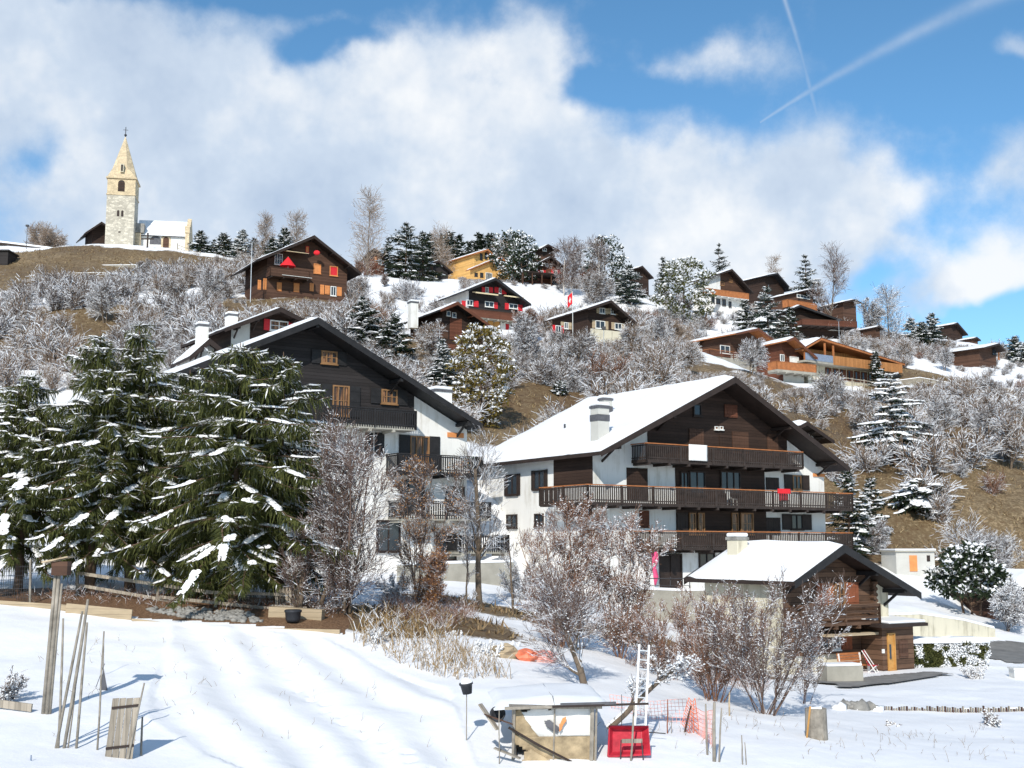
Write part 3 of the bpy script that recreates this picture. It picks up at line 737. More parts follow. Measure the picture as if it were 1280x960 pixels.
# second floor
xa, zb, xb, zt = c.frect((844,579,955,622)); c.clad(xa, xb, zb-.6, 'dark_wood', zt=zt)
c.window((850,590,860,615), 'brown_dark', None, 'door', yo=-.08); c.window((861,589,881,618), 'brown_dark', None, 'door', yo=-.08); c.window((900,589,925,618), 'brown_dark', None, 'door', yo=-.08, mull=2)
c.shutpanel((783,585,809,625), 'dark_wood', 'shutter')
c.window((990,594,1001,612), 'frame_wood', 'brown_dark', sw=.75, mull=1)
c.shutpanel((957,597,973,612), 'brown_dark')
m = MB(); a = c.frect((1016,592,1030,596)); m.box((a[0], -.08, a[1]), (a[2], -.01, a[3])); m.build('name_board', 'shut_orange', c.root)
B2 = c.balcony((742,605), (1065,614), depth=1.55, rail=1.05, wrap=c.S(675,618, c.xl-1.55)[0], gap=.42)
# first floor
xa, zb, xb, zt = c.frect((845,632,957,668)); c.clad(xa, xb, zb-.8, 'dark_wood', zt=zt)
for r in [(861,641,869,668), (872,641,880,668), (914,641,922,668), (925,641,941,668)]: c.window(r, 'frame_wood', None, 'door', yo=-.08, bars=1, mull=0, pane='curtain')
c.shutpanel((846,641,859,668), 'brown_dark', yo=-.08); c.shutpanel((957,647,975,668), 'brown_dark')
c.window((988,643,1003,662), 'brown_dark', 'brown_dark', sw=.8); c.shutpanel((799,638,811,660), 'red_brown')
B3 = c.balcony((812,663), (1065,667), depth=1.5, rail=1.02, gap=.42)
c.window((824,692,852,737), 'brown_dark', None, 'door', pane='brown_dark', mull=1); c.window((873,691,893,711), 'brown_dark', None, mull=1)
# side wall
a = c.srect((693,571,741,607)); m = MB(); m.box((c.xl-.07, a[0], a[1]), (c.xl-.002, a[2], min(a[3], c.zl-.05))); m.build('cladding', 'dark_wood', c.root)
for r in [(634,593,648,619), (668,588,682,612)]: c.window(r, 'brown_dark', 'brown_dark', side=True, sw=.25)
for r in [(634,643,647,660), (669,642,680,658)]: c.window(r, 'brown_dark', None, side=True)
a = c.srect((708,629,741,646)); m = MB(); m.box((c.xl-.07, a[0], a[1]), (c.xl-.002, a[2], a[3])); m.build('cladding', 'dark_wood', c.root)  # dark panel standing in for the shade under the wrap-around balcony
x, y = c.roofpt(750,552); c.chimney(x, y, .85, 2.4, 'greyplaster', d=.8, band=True)
x, y = c.roofpt(757,522); c.chimney(x, y, .7, 1.5, 'greyplaster', d=.6, band=True)
pz = MB(); x, y = c.roofpt(706,540); z = c.hr-abs(x)*c.tl; pz.tube([(x, y, z), (x, y, z+.55)], .07); pz.build('vent_pipe', 'dark_metal', c.roof)
CH = c
def tagobj(o, label, cat, group=None): return tag(o, label, cat, group)
def world_of(h, x, y, z): return h.O + h.xa*x + h.ya*y + Vector((0, 0, z))
# cloth, chairs on the balconies
def soft_sheet(w, h, seed, amp=.03, n=14):
    v = []; f = []
    for j in range(n+1):
        for i in range(n+1):
            x = (i/n-.5)*w; z = -j/n*h; y = -.02-amp*mnoise.noise(Vector((x*3+seed, z*1.2, 0)))*(.3+j/n); v.append((x, y, z))
    for j in range(n):
        for i in range(n): p = j*(n+1)+i; f.append((p, p+n+1, p+n+2, p+1))
    return v, f
def hung(h, r, depth, mat, name, label, cat):
    xa, zb, xb, zt = h.frect(r, -depth-.1); m = MB(); v, f = soft_sheet(xb-xa, zt-zb, r[0]); m.add(v, f)
    o = m.build(name, mat, smooth=True); o.location = world_of(h, (xa+xb)/2, -depth-.1, zt); o.rotation_euler = (0, 0, h.rot)
    so_ = o.modifiers.new('t', 'SOLIDIFY'); so_.thickness = .02; return tag(o, label, cat)
hung(c, (861,556,884,576), 1.5, 'white', 'cloth', 'white cloth hung over the rail of the top balcony of the big chalet', 'cloth')
hung(c, (972,611,988,617), 1.58, 'red_cloth', 'blanket', 'small red blanket laid on the middle balcony rail of the big chalet', 'blanket')
def garden_chair(loc, rz, mat, frame, label, cat='chair', w=.55, name='garden_chair'):
    r = empty(name, loc, rz, label, cat); m = MB(); m.box((-w/2, -.25, .40), (w/2, .25, .45)); m.build('seat', mat, r)
    m = MB(); 
    for k in range(5): x = -w/2+.04+k*(w-.08)/4; m.bar((x, .24, .45), (x, .36, 1.0), .07, .03, up=(0, 1, 0))
    m.bar((-w/2, .36, 1.0), (w/2, .36, 1.0), .04, .08); m.build('backrest', mat, r)
    for sx in (-1, 1):
        for sy in (-1, 1): q = MB(); q.bar((sx*(w/2-.03), sy*.22, 0), (sx*(w/2-.03), sy*.22, .40), .04, .04, up=(0, 1, 0)); q.build('leg', frame, r)
    return r
garden_chair(world_of(c, (c.F(903,600)[0]), -.9, B2[2]), c.rot+.3, 'frame_white', 'frame_white', 'white slatted chair on the middle balcony of the big chalet')
garden_chair(world_of(c, (c.F(968,600)[0]), -.9, B2[2]), c.rot-.5, 'red_plastic', 'dark_metal', 'red chair at the right end of the middle balcony')
# pink windsock hung beside the door
px_ = c.F(812,700); m = MB(); m.tube([(0, 0, 0), (.05, -.03, -.5), (-.04, 0, -.9), (.08, .02, -1.5), (.02, 0, -2.0)], [.22, .2, .13, .16, .05], 9)
o = m.build('windsock', 'pink', smooth=True); o.location = world_of(c, px_[0]-.6, -1.2, c.F(812,690)[1]); tag(o, 'pink fabric windsock hanging under the lowest balcony of the big chalet', 'windsock')
# ---- black chalet on the left ---------------------------------------------------
b = House('apartment_chalet', 'large black timbered chalet above white walls, behind the spruces', 'chalet', (398,397), (208,470), (603,530), 71, 716, rot=34, D=13, of=1.6, osl=1.2, osr=1.6, xrp=583, wall='white', roofm='black_trim', trim='black_trim', snow=.16, th=.3)
x0 = b.xl+.05; x1, _ = b.F(517,500); b.clad(x0, x1, b.F(440,529)[1], 'black_wood')
b.window((401,439,421,455), 'frame_wood', 'black_trim', yo=-.08, sw=.6, mull=2, pane='curtain', bars=1)
b.window((415,482,436,520), 'frame_wood', 'black_trim', 'door', yo=-.08, sw=.7, mull=2, pane='curtain', bars=1)
b.window((476,487,496,505), 'frame_wood', 'black_trim', yo=-.08, sw=.7, mull=2, pane='curtain', bars=1)
b.window((350,478,369,515), 'brown_dark', 'black_trim', 'door', yo=-.08, sw=.7, mull=2)
b.balcony((300,498), (520,507), depth=1.4, rail=1.05, slat='black_trim', top='black_trim', gap=.42, deck='concrete')
b.window((512,545,536,585), 'frame_wood', 'black_trim', 'door', sw=.75, mull=2, pane='curtain')
b.shutpanel((456,541,466,575), 'black_trim'); b.shutpanel((468,541,480,570), 'black_trim')
m = MB(); a = b.frect((559,541,579,547)); m.box((a[0], -.08, a[1]), (a[2], -.01, a[3])); m.build('name_board', 'shut_orange', b.root)
b.balcony((497,566), (603,570), depth=1.5, rail=1.05, slat='black_trim', top='black_trim', gap=.42, deck='black_trim')
b.balcony((500,625), (613,628), depth=1.5, rail=1.0, slat='black_trim', top='black_trim', gap=.42, deck='concrete')
b.balcony((575,668), (636,669), depth=1.5, rail=1.0, slat='black_trim', top='black_trim', gap=.42, deck='concrete', x1=b.xr+2.2)
b.window((500,600,530,640), 'brown_dark', None, 'door', mull=2); b.window((556,608,580,640), 'brown_dark', None, 'door', mull=1); b.window((470,650,500,690), 'brown_dark', None, mull=1)
b.window((545,665,570,700), 'brown_dark', None, 'door', mull=1)
x, y = b.xr-1.0, 6; b.chimney(b.xr-1.2, 1.5, 1.2, 1.9)
g = MB(); g.box((-.3, -.25, 0), (.3, .25, .75)); o = g.build('planter_box', 'green_plastic', bevel=.04); o.location = world_of(b, b.F(575,580)[0], -1.1, b.F(575,588,-1.5)[1]+.15); o.rotation_euler = (0, 0, b.rot); tag(o, 'green plastic bin on the right balcony of the black chalet', 'bin')
BH = b
# ---- log cabin -------------------------------------------------------------------
d = House('log_cabin', 'old brown log cabin with a snowy roof in front of the big chalet', 'cabin', (1055,681), (993,727), (1151,741), 61, 838, rot=33, D=5.6, of=1.5, osl=.7, osr=.85, xrp=1113, wall='offwhite', roofm='brown_dark', trim='black_trim', snow=.24, th=.22)
xA = d.xl+.02; xB, _ = d.F(1087,740)
d.clad(xA, xB, d.F(1040,817)[1], 'old_wood', dep=.14)
lg = MB()   # log ends crossing at the corner
for k in range(13):
    z = d.F(1040,812)[1]+.1+k*.3
    if z < d.under(xB)-.3: lg.tube([(xB-.05+.0, -.40, z), (xB-.05, .0, z)], .12, 7); lg.tube([(xB-.1, -.2, z+.14), (xB+.28, -.2, z+.14)], .11, 7)
lg.build('log_corner', 'old_wood', d.root)
d.window((1043,729,1055,757), 'frame_wood', None, yo=-.15, mull=1, bars=1, pane='curtain'); d.shutpanel((1057,728,1072,756), 'shut_brown', yo=-.15); d.shutpanel((1034,729,1041,757), 'orange_beam', yo=-.15)
d.shutpanel((1020,729,1033,757), 'shut_brown', yo=-.15)
d.balcony((1012,757), (1099,756), depth=1.35, rail=.85, slat='old_wood', top='old_wood', style='rails', deck='old_wood')
d.window((1024,796,1037,812), 'brown_dark', None, yo=-.15, mull=1); d.shutpanel((1012,793,1022,813), 'shut_brown', yo=-.15); d.window((1039,794,1049,812), 'frame_white', None, yo=-.15); d.shutpanel((1051,791,1064,812), 'shut_brown', yo=-.15)
aw = MB(); a = d.frect((1010,786,1089,792)); aw.box((a[0], -1.3, a[1]-.02), (a[2], -.15, a[1]+.10)); aw.build('canopy', 'tan_wood', d.root)
# annex porch with the yellow door
xa, za = d.F(1102,780,-1.5); xb, _ = d.F(1141,780,-1.5); zt = d.F(1120,781,-1.5)[1]; 
m = MB(); m.box((xa, -1.5, -1), (xb, 1.4, zt)); an = m.build('annex', 'old_wood', d.root)
m = MB(); T = Matrix.Translation((0, 0, zt+.02)) @ Matrix.Rotation(R(3), 4, 'X'); m.box((xa-.6, -2.0, 0), (xb+.55, 1.8, .16), mat=T); m.build('annex_roof', 'brown_dark', an)
m = MB(); m.box((xa+.1, -1.9, .163), (xb+.5, 1.7, .30), mat=T); m.build('snow', 'snow', an, bevel=.05)
d.window((1109,791,1118,838), 'yellow', None, 'door', yo=-1.5, mull=0, pane='yellow'); d.shutpanel((1123,800,1134,822), 'brown_wood', yo=-1.5)
q = MB(); a = d.F(1112,812,-1.62); q.box((a[0]+.0, -1.60, a[1]-.45), (a[0]+.16, -1.57, a[1]+.25)); q.build('door_window', 'glass', an)
q = MB(); a = d.F(1104.5,814,-1.55); q.box((a[0]-.08, -1.56, a[1]-.1), (a[0]+.08, -1.505, a[1]+.1)); q.build('wall_lamp', 'frame_white', an)
x, y = d.roofpt(922,694); d.chimney(x, y, .75, 1.15, 'offwhite', 'rock')
CB = d
def far_window_row(h, rects, **kw):
    for r in rects: h.window(r, **kw)
# ---- the hill --------------------------------------------------------------------
h = House('brown_chalet', 'wide brown chalet with red sunshade and orange shutters, leftmost on the hill crest', 'chalet', (393,294), (288,338), (452,341), 156, 374, D=9, of=1.6, osl=1.8, osr=1.4, wall='brown_wood', snow=.14, snow_r=False)
h.window((392,330,401,342), 'shut_orange', None, pane='shut_orange', mull=0); h.window((412,333,422,345), 'shut_orange', None, pane='shut_red', mull=0)
for r in [(400,356,405,368), (406,357,412,368), (421,359,427,370)]: h.shutpanel(r, 'shut_orange')
h.window((413,358,420,370), 'frame_white', None)
h.shutpanel((322,350,326,362), 'shut_orange'); h.shutpanel((329,348,333,362), 'shut_orange'); h.shutpanel((346,353,352,364), 'shut_orange'); h.shutpanel((367,354,374,365), 'shut_orange'); h.shutpanel((387,354,392,364), 'shut_orange')
h.window((343,317,353,331), 'frame_white', None, mull=2, bars=1); h.window((382,308,386,316), 'shut_red', None, mull=0, pane='shut_orange')
h.balcony((338,333), (387,340), rail=1.0, depth=1.6, slat='brown_wood', top='brown_wood', style='board')
m = MB(); a = h.frect((353,317,380,321), -.0); T = Matrix.Translation(((a[0]+a[2])/2, -.9, a[3])) @ Matrix.Rotation(R(12), 4, 'X'); m.box((-(a[2]-a[0])/2, -.9, -.03), ((a[2]-a[0])/2, .9, .03), mat=T); m.build('awning', 'awning', h.root)
m = MB(); a = h.frect((347,347,384,350), -.0); T = Matrix.Translation(((a[0]+a[2])/2, -.9, a[3])) @ Matrix.Rotation(R(12), 4, 'X'); m.box((-(a[2]-a[0])/2, -.9, -.03), ((a[2]-a[0])/2, .9, .03), mat=T); m.build('awning', 'frame_white', h.root)
def parasol(h, px, py, w, hh, mat, depth, label):
    x, z = h.F(px, py, -depth); r = empty('parasol', world_of(h, x, -depth, z-1.2), h.rot, label, 'parasol')
    m = MB(); n = 10
    for k in range(n): a0, a1 = 2*PI*k/n, 2*PI*(k+1)/n; m.add([(0, 0, 1.2+hh), (cos(a0)*w, sin(a0)*w*.7, 1.2), (cos(a1)*w, sin(a1)*w*.7, 1.2)], [(0, 1, 2)])
    m.build('canopy', mat, r); q = MB(); q.tube([(0, 0, 0), (0, 0, 1.2+hh)], .03, 6); q.build('pole', 'metal', r)
parasol(h, 360, 333, 1.1, 1.3, 'red_cloth', 1.0, 'closed looking red sunshade on the balcony of the wide brown chalet')
m = MB(); m.box((-.5, -.2, -.15), (.5, .2, .15)); 
bm_ = bmesh.new(); bmesh.ops.create_icosphere(bm_, subdivisions=3, radius=1); me_ = bpy.data.meshes.new('lampion'); bm_.to_mesh(me_); bm_.free(); me_.materials.append(M['red_cloth'])
o = bpy.data.objects.new('red_decoration', me_); COL.objects.link(o); x, z = h.F(396,316,-1.2); o.location = world_of(h, x, -1.2, z); o.scale = (.42, .2, .33); tag(o, 'round red decoration hanging under the gable of the wide brown chalet', 'decoration')
h = House('hut', 'small brown hut with an orange bench board, right of the wide brown chalet', 'hut', (468,310), (450,321), (485,323), 215, 343, D=6, of=.9, osl=.6, osr=.5, wall='red_brown', snow=.1, found=3)
h.shutpanel((468,321,471,327), 'shut_orange'); h.window((473,324,477,330), 'frame_white')
h = House('shed', 'low black shed with a pale wood stack in front, beside the dark spruce', 'shed', (548,325), (524,334), (566,340), 228, 347, D=6, of=.8, osl=.6, osr=.6, wall='black_wood', snow=.14)
h.shutpanel((538,333,541,346), 'brown_wood')
h = House('pine_chalet', 'yellow pine chalet, its rear and higher gable', 'chalet', (610,311), (561,326), (617,318), 246, 348, rot=38, D=10, of=1.0, osl=.7, osr=.5, wall='pine_wood', roofm='orange_beam', trim='orange_beam', snow=.16, found=4)
h.window((600,317,603,325), 'brown_dark', yo=0); h.window((606,316,609,324), 'brown_dark')
a_ = h
h = House('pine_chalet', 'yellow pine chalet, its front and lower gable with posts', 'chalet', (627,321), (586,334), (648,341), 236, 351, D=8, of=1.5, osl=.7, osr=.9, wall='pine_wood', roofm='orange_beam', trim='orange_beam', snow=.16, found=4)
for r in [(607,341,615,350)]: h.window(r, 'frame_white', None, mull=2)
h.window((619,327,625,333), 'brown_dark'); h.window((593,341,597,346), 'brown_dark'); h.window((600,341,604,347), 'brown_dark')
for px in (625, 631): x, z = h.F(px, 345, -1.2); q = MB(); q.box((x-.12, -1.3, -.5), (x+.12, -1.08, h.under(x)-.1)); q.build('post', 'pine_wood', h.root)
h = House('dark_chalet', 'small dark chalet with a balcony, highest behind the red shuttered one', 'chalet', (685,305), (663,318), (700,313), 250, 332, rot=30, D=8, of=1.2, wall='dark_wood', snow=.1, osl=.8, osr=.5)
h.window((678,310,683,314), 'frame_white'); h.balcony((667,319), (695,319), depth=1.2, rail=.9, slat='brown_wood', top='brown_wood', style='board')
h = House('red_chalet', 'dark red brown chalet with bright red shutters and a porch, below the birches', 'chalet', (689,320), (657,337), (712,337), 226, 357, D=9, of=1.4, wall='red_brown', snow=.06, osl=.7, osr=.7)
for r in [(672,338,675,345), (679,338,682,345), (689,337,692,345), (697,337,700,345)]: h.shutpanel(r, 'shut_red')
h.window((675,338,679,345), 'frame_white', mull=1); h.window((692.5,338,696.5,345), 'frame_white', mull=1); h.window((681,329,685,333), 'frame_white', mull=0)
m = MB(); a = h.frect((649,342,700,347), -3); m.box((a[0], -4.2, a[3]-.15), (a[2], -.02, a[3])); m.build('porch_roof', 'brown_dark', h.root)
for k in range(5): x = a[0]+.3+(a[2]-a[0]-.6)*k/4; q = MB(); q.box((x-.09, -4.0, -1.5), (x+.09, -3.82, a[3]-.152)); q.build('porch_post', 'brown_wood', h.root)
h = House('red_shutter_chalet', 'black gabled chalet with red shutters, two awnings and a long balcony over white walls', 'chalet', (620,347), (536,381), (664,380), 172, 414, D=10, of=1.6, wall='white', roofm='black_trim', trim='black_trim', snow=.16, osl=1.0, osr=1.0, snow_r=False)
h.clad(h.xl+.03, h.xr-.03, h.F(620,391)[1], 'black_wood')
for r in [(602,359,606,366), (611,359,616,366), (618,359,623,366), (627,360,633,368), (577,376,582,384), (592,376,598,384), (617,378,622,386), (631,379,636,387), (647,381,653,389)]: h.shutpanel(r, 'shut_red', yo=-.08)
for r in [(606.5,359,610.5,366), (623.5,360,626.5,367), (583,375,591,382), (606,377,617,384), (636,380,647,386)]: h.window(r, 'frame_white', yo=-.08, mull=1)
for r in [(590,368,617,371), (629,372,649,375)]:
    m = MB(); a = h.frect(r, -.0); T = Matrix.Translation(((a[0]+a[2])/2, -.75, a[3])) @ Matrix.Rotation(R(14), 4, 'X'); m.box((-(a[2]-a[0])/2, -.65, -.09), ((a[2]-a[0])/2, .65, .09), mat=T); m.build('awning', 'awning', h.root)
h.balcony((584,385), (664,393), depth=1.5, rail=1.0, slat='red_brown', top='brown_wood', style='board', deck='concrete')
for r in [(632,405,636,413), (647,407,650,414)]: h.shutpanel(r, 'shut_red')
h.window((637,405,646,413), 'frame_white', mull=2); h.window((609,393,625,412), 'frame_wood', 'white', 'door', pane='yellow', sw=.01)
h = House('dark_chalet', 'dark chalet with brown plank shutters and white chimney, in front of the red shuttered one', 'chalet', (572,377), (511,404), (620,411), 146, 441, D=9, of=1.5, wall='dark_wood', roofm='black_trim', trim='red_brown', snow=.14, osl=1.0, osr=1.0)
for r in [(558,389,563,395), (565,391,570,397)]: h.window(r, 'frame_white', mull=0)
for r in [(538,411,549,421), (550,412,560,423), (578,414,590,424)]: h.shutpanel(r, 'brown_wood')
h.shutpanel((562,398,577,425), 'red_brown')
h.balcony((540,427), (612,431), depth=1.2, rail=.9, slat='red_brown', top='brown_wood', style='board', deck='brown_dark')
h.chimney(*h.roofpt(516,404), .9, 2.6, 'white')
h = House('brown_chalet', 'brown chalet with cream shutters, behind the flagpole', 'chalet', (764,375), (681,403), (797,404), 162, 422, D=9, of=1.5, wall='dark_wood', snow=.2, osl=1.0, osr=1.2)
for r in [(749,385,756,392), (763,386,769,393)]: h.window(r, 'frame_white', 'tan_wood', sw=.45)
for r in [(744,401,756,411), (768,404,777,412), (705,403,710,411)]: h.window(r, 'frame_white', 'tan_wood', sw=.5)
h.window((694,407,701,416), 'frame_white', 'shut_red', sw=.4)
h.clad(h.xl+.3, h.xr-.3, h.F(760,425)[1]-1, 'offwhite', zt=h.F(760,413)[1])
h = House('roof_gable', 'dark gabled chalet with snowy left slope, between the blue spruce and the slim fir', 'chalet', (803,332), (788,338), (817,347), 252, 352, rot=36, D=7, of=1, wall='dark_wood', snow=.15, osl=.5, osr=.5)
h.root.name = 'dark_chalet'
h = House('hut', 'low brown hut half hidden behind the birches', 'hut', (740,329), (729,333), (752,335), 252, 345, D=6, of=.8, wall='red_brown', snow=.08, osl=.4, osr=.4)
h = House('brown_chalet', 'brown chalet with balcony over a white ground floor, beside the olive pine', 'chalet', (915,336), (876,350), (942,365), 226, 389, D=8, of=1.5, wall='white', snow=.2, osl=1, osr=.8, found=4)
h.clad(h.xl+.02, h.xr-.02, h.F(905,372)[1], 'brown_wood')
h.balcony((884,357), (936,371), depth=1.5, rail=1.0, slat='orange_beam', top='orange_beam', style='board', deck='frame_white', z=h.F(905,372)[1])
for r in [(889,371,893,379), (895,373,900,380), (903,374,907,382), (911,377,914,384)]: h.window(r, 'brown_dark', yo=-.08, mull=0)
h.window((900,352,905,357), 'frame_wood'); h.window((911,349,915,353), 'frame_wood')
h = House('dark_chalet', 'black gabled chalet with a small white chimney, right of the brown chalet on the crest', 'chalet', (972,341), (933,349), (990,362), 244, 380, rot=36, D=9, of=1.4, wall='dark_wood', roofm='black_trim', trim='black_trim', snow=.2, osl=.9, osr=.8)
h.chimney(*h.roofpt(941,349), .8, 1.5, 'white')
h = House('orange_chalet', 'low chalet with an orange balcony, below the tall pine on the crest', 'chalet', (1015,361), (985,367), (1025,367), 236, 392, rot=34, D=8, of=1.3, wall='brown_wood', snow=.22, osl=.6, osr=.6)
h.balcony((985,374), (1021,380), depth=1.5, rail=1.3, slat='orange_beam', top='orange_beam', style='board'); h.window((996,369,1012,373), 'frame_white', mull=3)
h = House('terrace_chalet', 'black chalet with a long snowy roof and planted terrace, below the orange one', 'chalet', (1000,381), (978,391), (1064,404), 212, 416, rot=15, D=7, of=1.4, wall='dark_wood', roofm='black_trim', trim='black_trim', snow=.22, osl=.8, osr=1.2)
h.balcony((1002,398), (1071,405), depth=2.6, rail=1.0, slat='red_brown', top='brown_wood', style='slat', deck='brown_dark'); h.window((1035,405,1050,413), 'frame_white', mull=3)
h.chimney(3.2, 4.5, 1.0, 1.8, 'offwhite')
h = House('flat_chalet', 'brown chalet with two snowy roof planes, rightmost beside the bare larch', 'chalet', (1068,374), (1033,381), (1077,378), 246, 398, rot=30, D=8, of=1.2, wall='brown_wood', snow=.24, osl=.7, osr=.4)
h = House('hut', 'tiny brown hut with one slope of snow, right below the terrace chalet', 'hut', (1099,407), (1088,411), (1104,411), 214, 420, rot=30, D=3.5, of=.5, wall='brown_wood', snow=.15, osl=.3, osr=.3)
h = House('dark_chalet', 'small dark chalet at the far right of the crest, next to the firs', 'chalet', (1197,403), (1183,408), (1210,418), 252, 424, rot=34, D=6, of=1, wall='dark_wood', snow=.16, osl=.5, osr=.5)
h = House('hut', 'tiny hut with a snow slope, beside the small dark chalet on the right crest', 'hut', (1221,421), (1211,425), (1226,425), 246, 432, rot=30, D=4, of=.5, wall='brown_wood', snow=.15, osl=.3, osr=.3)
h = House('barn', 'wooden barn with an open gable and broad snowy roof, far right of the hill', 'barn', (1249,429), (1197,443), (1257,438), 215, 459, rot=37, D=8, of=1.6, wall='brown_wood', snow=.25, osl=.8, osr=.5)
h.window((1240,436,1245,444), 'brown_dark'); h.shutpanel((1247,436,1249,450), 'orange_beam')
# the three modern houses
h = House('balcony_chalet', 'chalet with a concrete balcony storey and white garage, left of the three lower right houses', 'chalet', (948,410), (868,428), (971,427), 186, 466, rot=36, D=9, of=2.2, wall='brown_wood', roofm='orange_beam', trim='red_brown', snow=.24, osl=1, osr=.8, found=5)
h.clad(h.xl+.03, h.xr-.03, h.F(930,470)[1]-2, 'greyplaster', zt=h.F(930,444)[1])
h.window((930,432,938,443), 'frame_white', None, 'door', yo=0, mull=0); h.window((941,432,951,444), 'frame_white', None, 'door', yo=0); h.window((900,432,912,442), 'frame_white', mull=1)
h.balcony((887,436), (973,440), depth=3.0, rail=1.0, slat='red_brown', top='orange_beam', style='rails', deck='concrete', deckth=1.4)
g = House('garage', 'small garage with a white door, left of the chalet with the concrete balcony', 'garage', (880,424), (864,432), (888,431), 190, 448, rot=30, D=6, of=.5, wall='brown_wood', snow=.18, osl=.4, osr=.3)
g.window((868,436,881,447), 'frame_white', None, 'door', pane='white', mull=0)
h = House('small_orange_chalet', 'narrow chalet with an orange underside and balcony, middle of the three lower right houses', 'chalet', (993,421), (966,433), (1022,447), 178, 478, D=9, of=2.0, wall='red_brown', roofm='orange_beam', trim='red_brown', snow=.2, osl=.9, osr=1.0, found=5)
h.clad(h.xl+.03, h.xr-.03, h.F(990,480)[1]-2, 'greyplaster', zt=h.F(990,459)[1])
h.window((987,446,998,458), 'frame_white', None, 'door', pane='white', mull=1); h.window((975,443,980,452), 'frame_white'); 
h.balcony((971,451), (1020,456), depth=2.0, rail=1.05, slat='orange_beam', top='orange_beam', style='board', deck='concrete', deckth=.5)
def longhouse():
    A = W(1023, 423, 182); rot = R(34); O = Vector((A.x, A.y, W(1023,478,182).z)); xa = Vector((cos(rot), sin(rot), 0))
    r = empty('long_house', O, rot, 'long cream house with one sloping roof and an orange boarded balcony, right of the three', 'house'); L = 19
    h_ = A.z-O.z
    m = MB(); m.box((-1.2, 1.2, -5), (L-1, 9, h_*.46)); m.build('wall', 'offwhite', r)
    m = MB(); m.box((-1.0, 2.0, h_*.46+.004), (L-1.5, 8.8, h_-1.3)); m.build('upper_wall', 'orange_wood', r)
    m = MB(); m.poly([(-4.0, h_-2.3), (0, h_-.35), (L, h_-2.6), (L, h_-2.35), (0, h_-.02), (-4.0, h_-2.0)], -.6, 9.8); m.build('roof', 'orange_beam', r)
    m = MB(); m.poly([(-4.05, h_-2.02), (0, h_-.015), (L+.05, h_-2.345), (L+.05, h_-2.28), (0, h_+.05), (-4.05, h_-1.95)], -.64, 9.84); m.build('roof_edge', 'red_brown', r)
    m = MB(); snow_slab(m, 0, h_+.052, L, h_-2.27, -.5, 9.7, .22, 3); snow_slab(m, 0, h_+.052, -4.0, h_-1.94, -.5, 9.7, .2, 5); m.build('snow_cover', 'snow', r, smooth=True)
    m = MB(); m.box((-3.6, -.6, h_*.46-.3), (L-.6, 1.9, h_*.46)); bo = m.build('balcony', 'concrete', r)
    m = MB()
    for k in range(int((L-3)/.3)): x = 2.4+k*.3; m.box((x+.01, -.64, h_*.46-.28), (x+.28, -.58, h_*.46+1.1))
    m.build('boarding', 'orange_wood', bo)
    m = MB(); m.box((-3.6, -.64, h_*.46+.01), (2.35, -.6, h_*.46+1.05)); m.build('glass_railing', 'blue_grey', bo)
    for k in range(9):
        x = 2.6+k*1.6; m = MB(); m.box((x, 1.1, h_*.46-2.1), (x+1.35, 1.19, h_*.46-.45)); w = m.build('window', 'red_brown', r); m = MB(); m.box((x+.25, 1.06, h_*.46-1.95), (x+.6, 1.095, h_*.46-.6)); m.build('pane', 'glass', w)
    for x in (-2.8, -.9, 1.0): m = MB(); m.box((x, 1.9, h_*.46+.05), (x+1.5, 1.97, h_-2.3)); m.build('window', 'blue_grey', r)
    for x in (-3.5, .85, 2.7): m = MB(); m.box((x-.12, -.5, h_*.46), (x+.12, -.3, h_-abs(x)*.12-.6 if x > 0 else h_-2.2)); m.build('post', 'orange_beam', r)
    KEEP.append((985, 423, 1115, 486, 182)); FOOT.append((O.x+xa.x*8, O.y+xa.y*8+4, 9)); PADS.append((O.x+xa.x*7, O.y+xa.y*7-2, 9, O.z, 0, 0))
longhouse()
# house peeping out on the left behind the black chalet
h = House('brown_chalet', 'dark chalet with one white window between red shutters, just behind the black chalet', 'chalet', (351,384), (281,410), (402,410), 98, 470, rot=34, D=8, of=1.3, wall='dark_wood', roofm='brown_dark', trim='brown_dark', snow=.12, osl=1.0, osr=.8, keep=False, snow_r=False)
h.window((337,401,360,414), 'frame_white', 'shut_red', sw=.5, mull=1, pane='curtain', bars=1)
h.clad(h.xl+.03, h.F(312,410)[0], h.F(330,470)[1]-2, 'greyplaster', zt=h.F(330,398)[1])
h.chimney(*h.roofpt(289,408), .8, 1.2, 'white')
h = House('small_gabled_annex', 'small dark gabled annex with a white chimney, left behind the black chalet', 'annex', (262,423), (237,445), (290,446), 94, 470, rot=30, D=4, of=.7, osl=.5, osr=.5, wall='greyplaster', snow=.14, keep=False)
h.chimney(*h.roofpt(252,430), .8, 1.7, 'white')
h = House('white_chalet', 'white chalet peeping out right behind the roof of the big chalet', 'chalet', (1009,527), (985,540), (1043,551), 118, 575, rot=33, D=8, of=1.4, wall='white', roofm='brown_dark', snow=.25, osl=.8, osr=1.2, keep=False)
h = House('white_house', 'white house wall and snowy yard seen under the boughs of the spruces', 'house', (232,640), (190,655), (275,655), 66, 706, rot=20, D=5, of=.6, wall='white', snow=.2, osl=.5, osr=.5, keep=False)
h.window((204,676,217,687), 'brown_dark', None)
h = House('snowy_roofed_house', 'snow roofed brown house cut off by the right edge, behind the leafless bushes', 'house', (1310,716), (1262,745), (1350,745), 88, 775, rot=20, D=8, of=1.2, wall='brown_wood', snow=.3, osl=.8, osr=.8, keep=False)
h = House('barn', 'small dark barn with an overhanging roof, left of the church tower', 'barn', (127,277), (95,298), (150,292), 236, 312, rot=30, D=7, of=1.5, wall='dark_wood', roofm='brown_dark', snow=.1, osl=1.6, osr=.6)
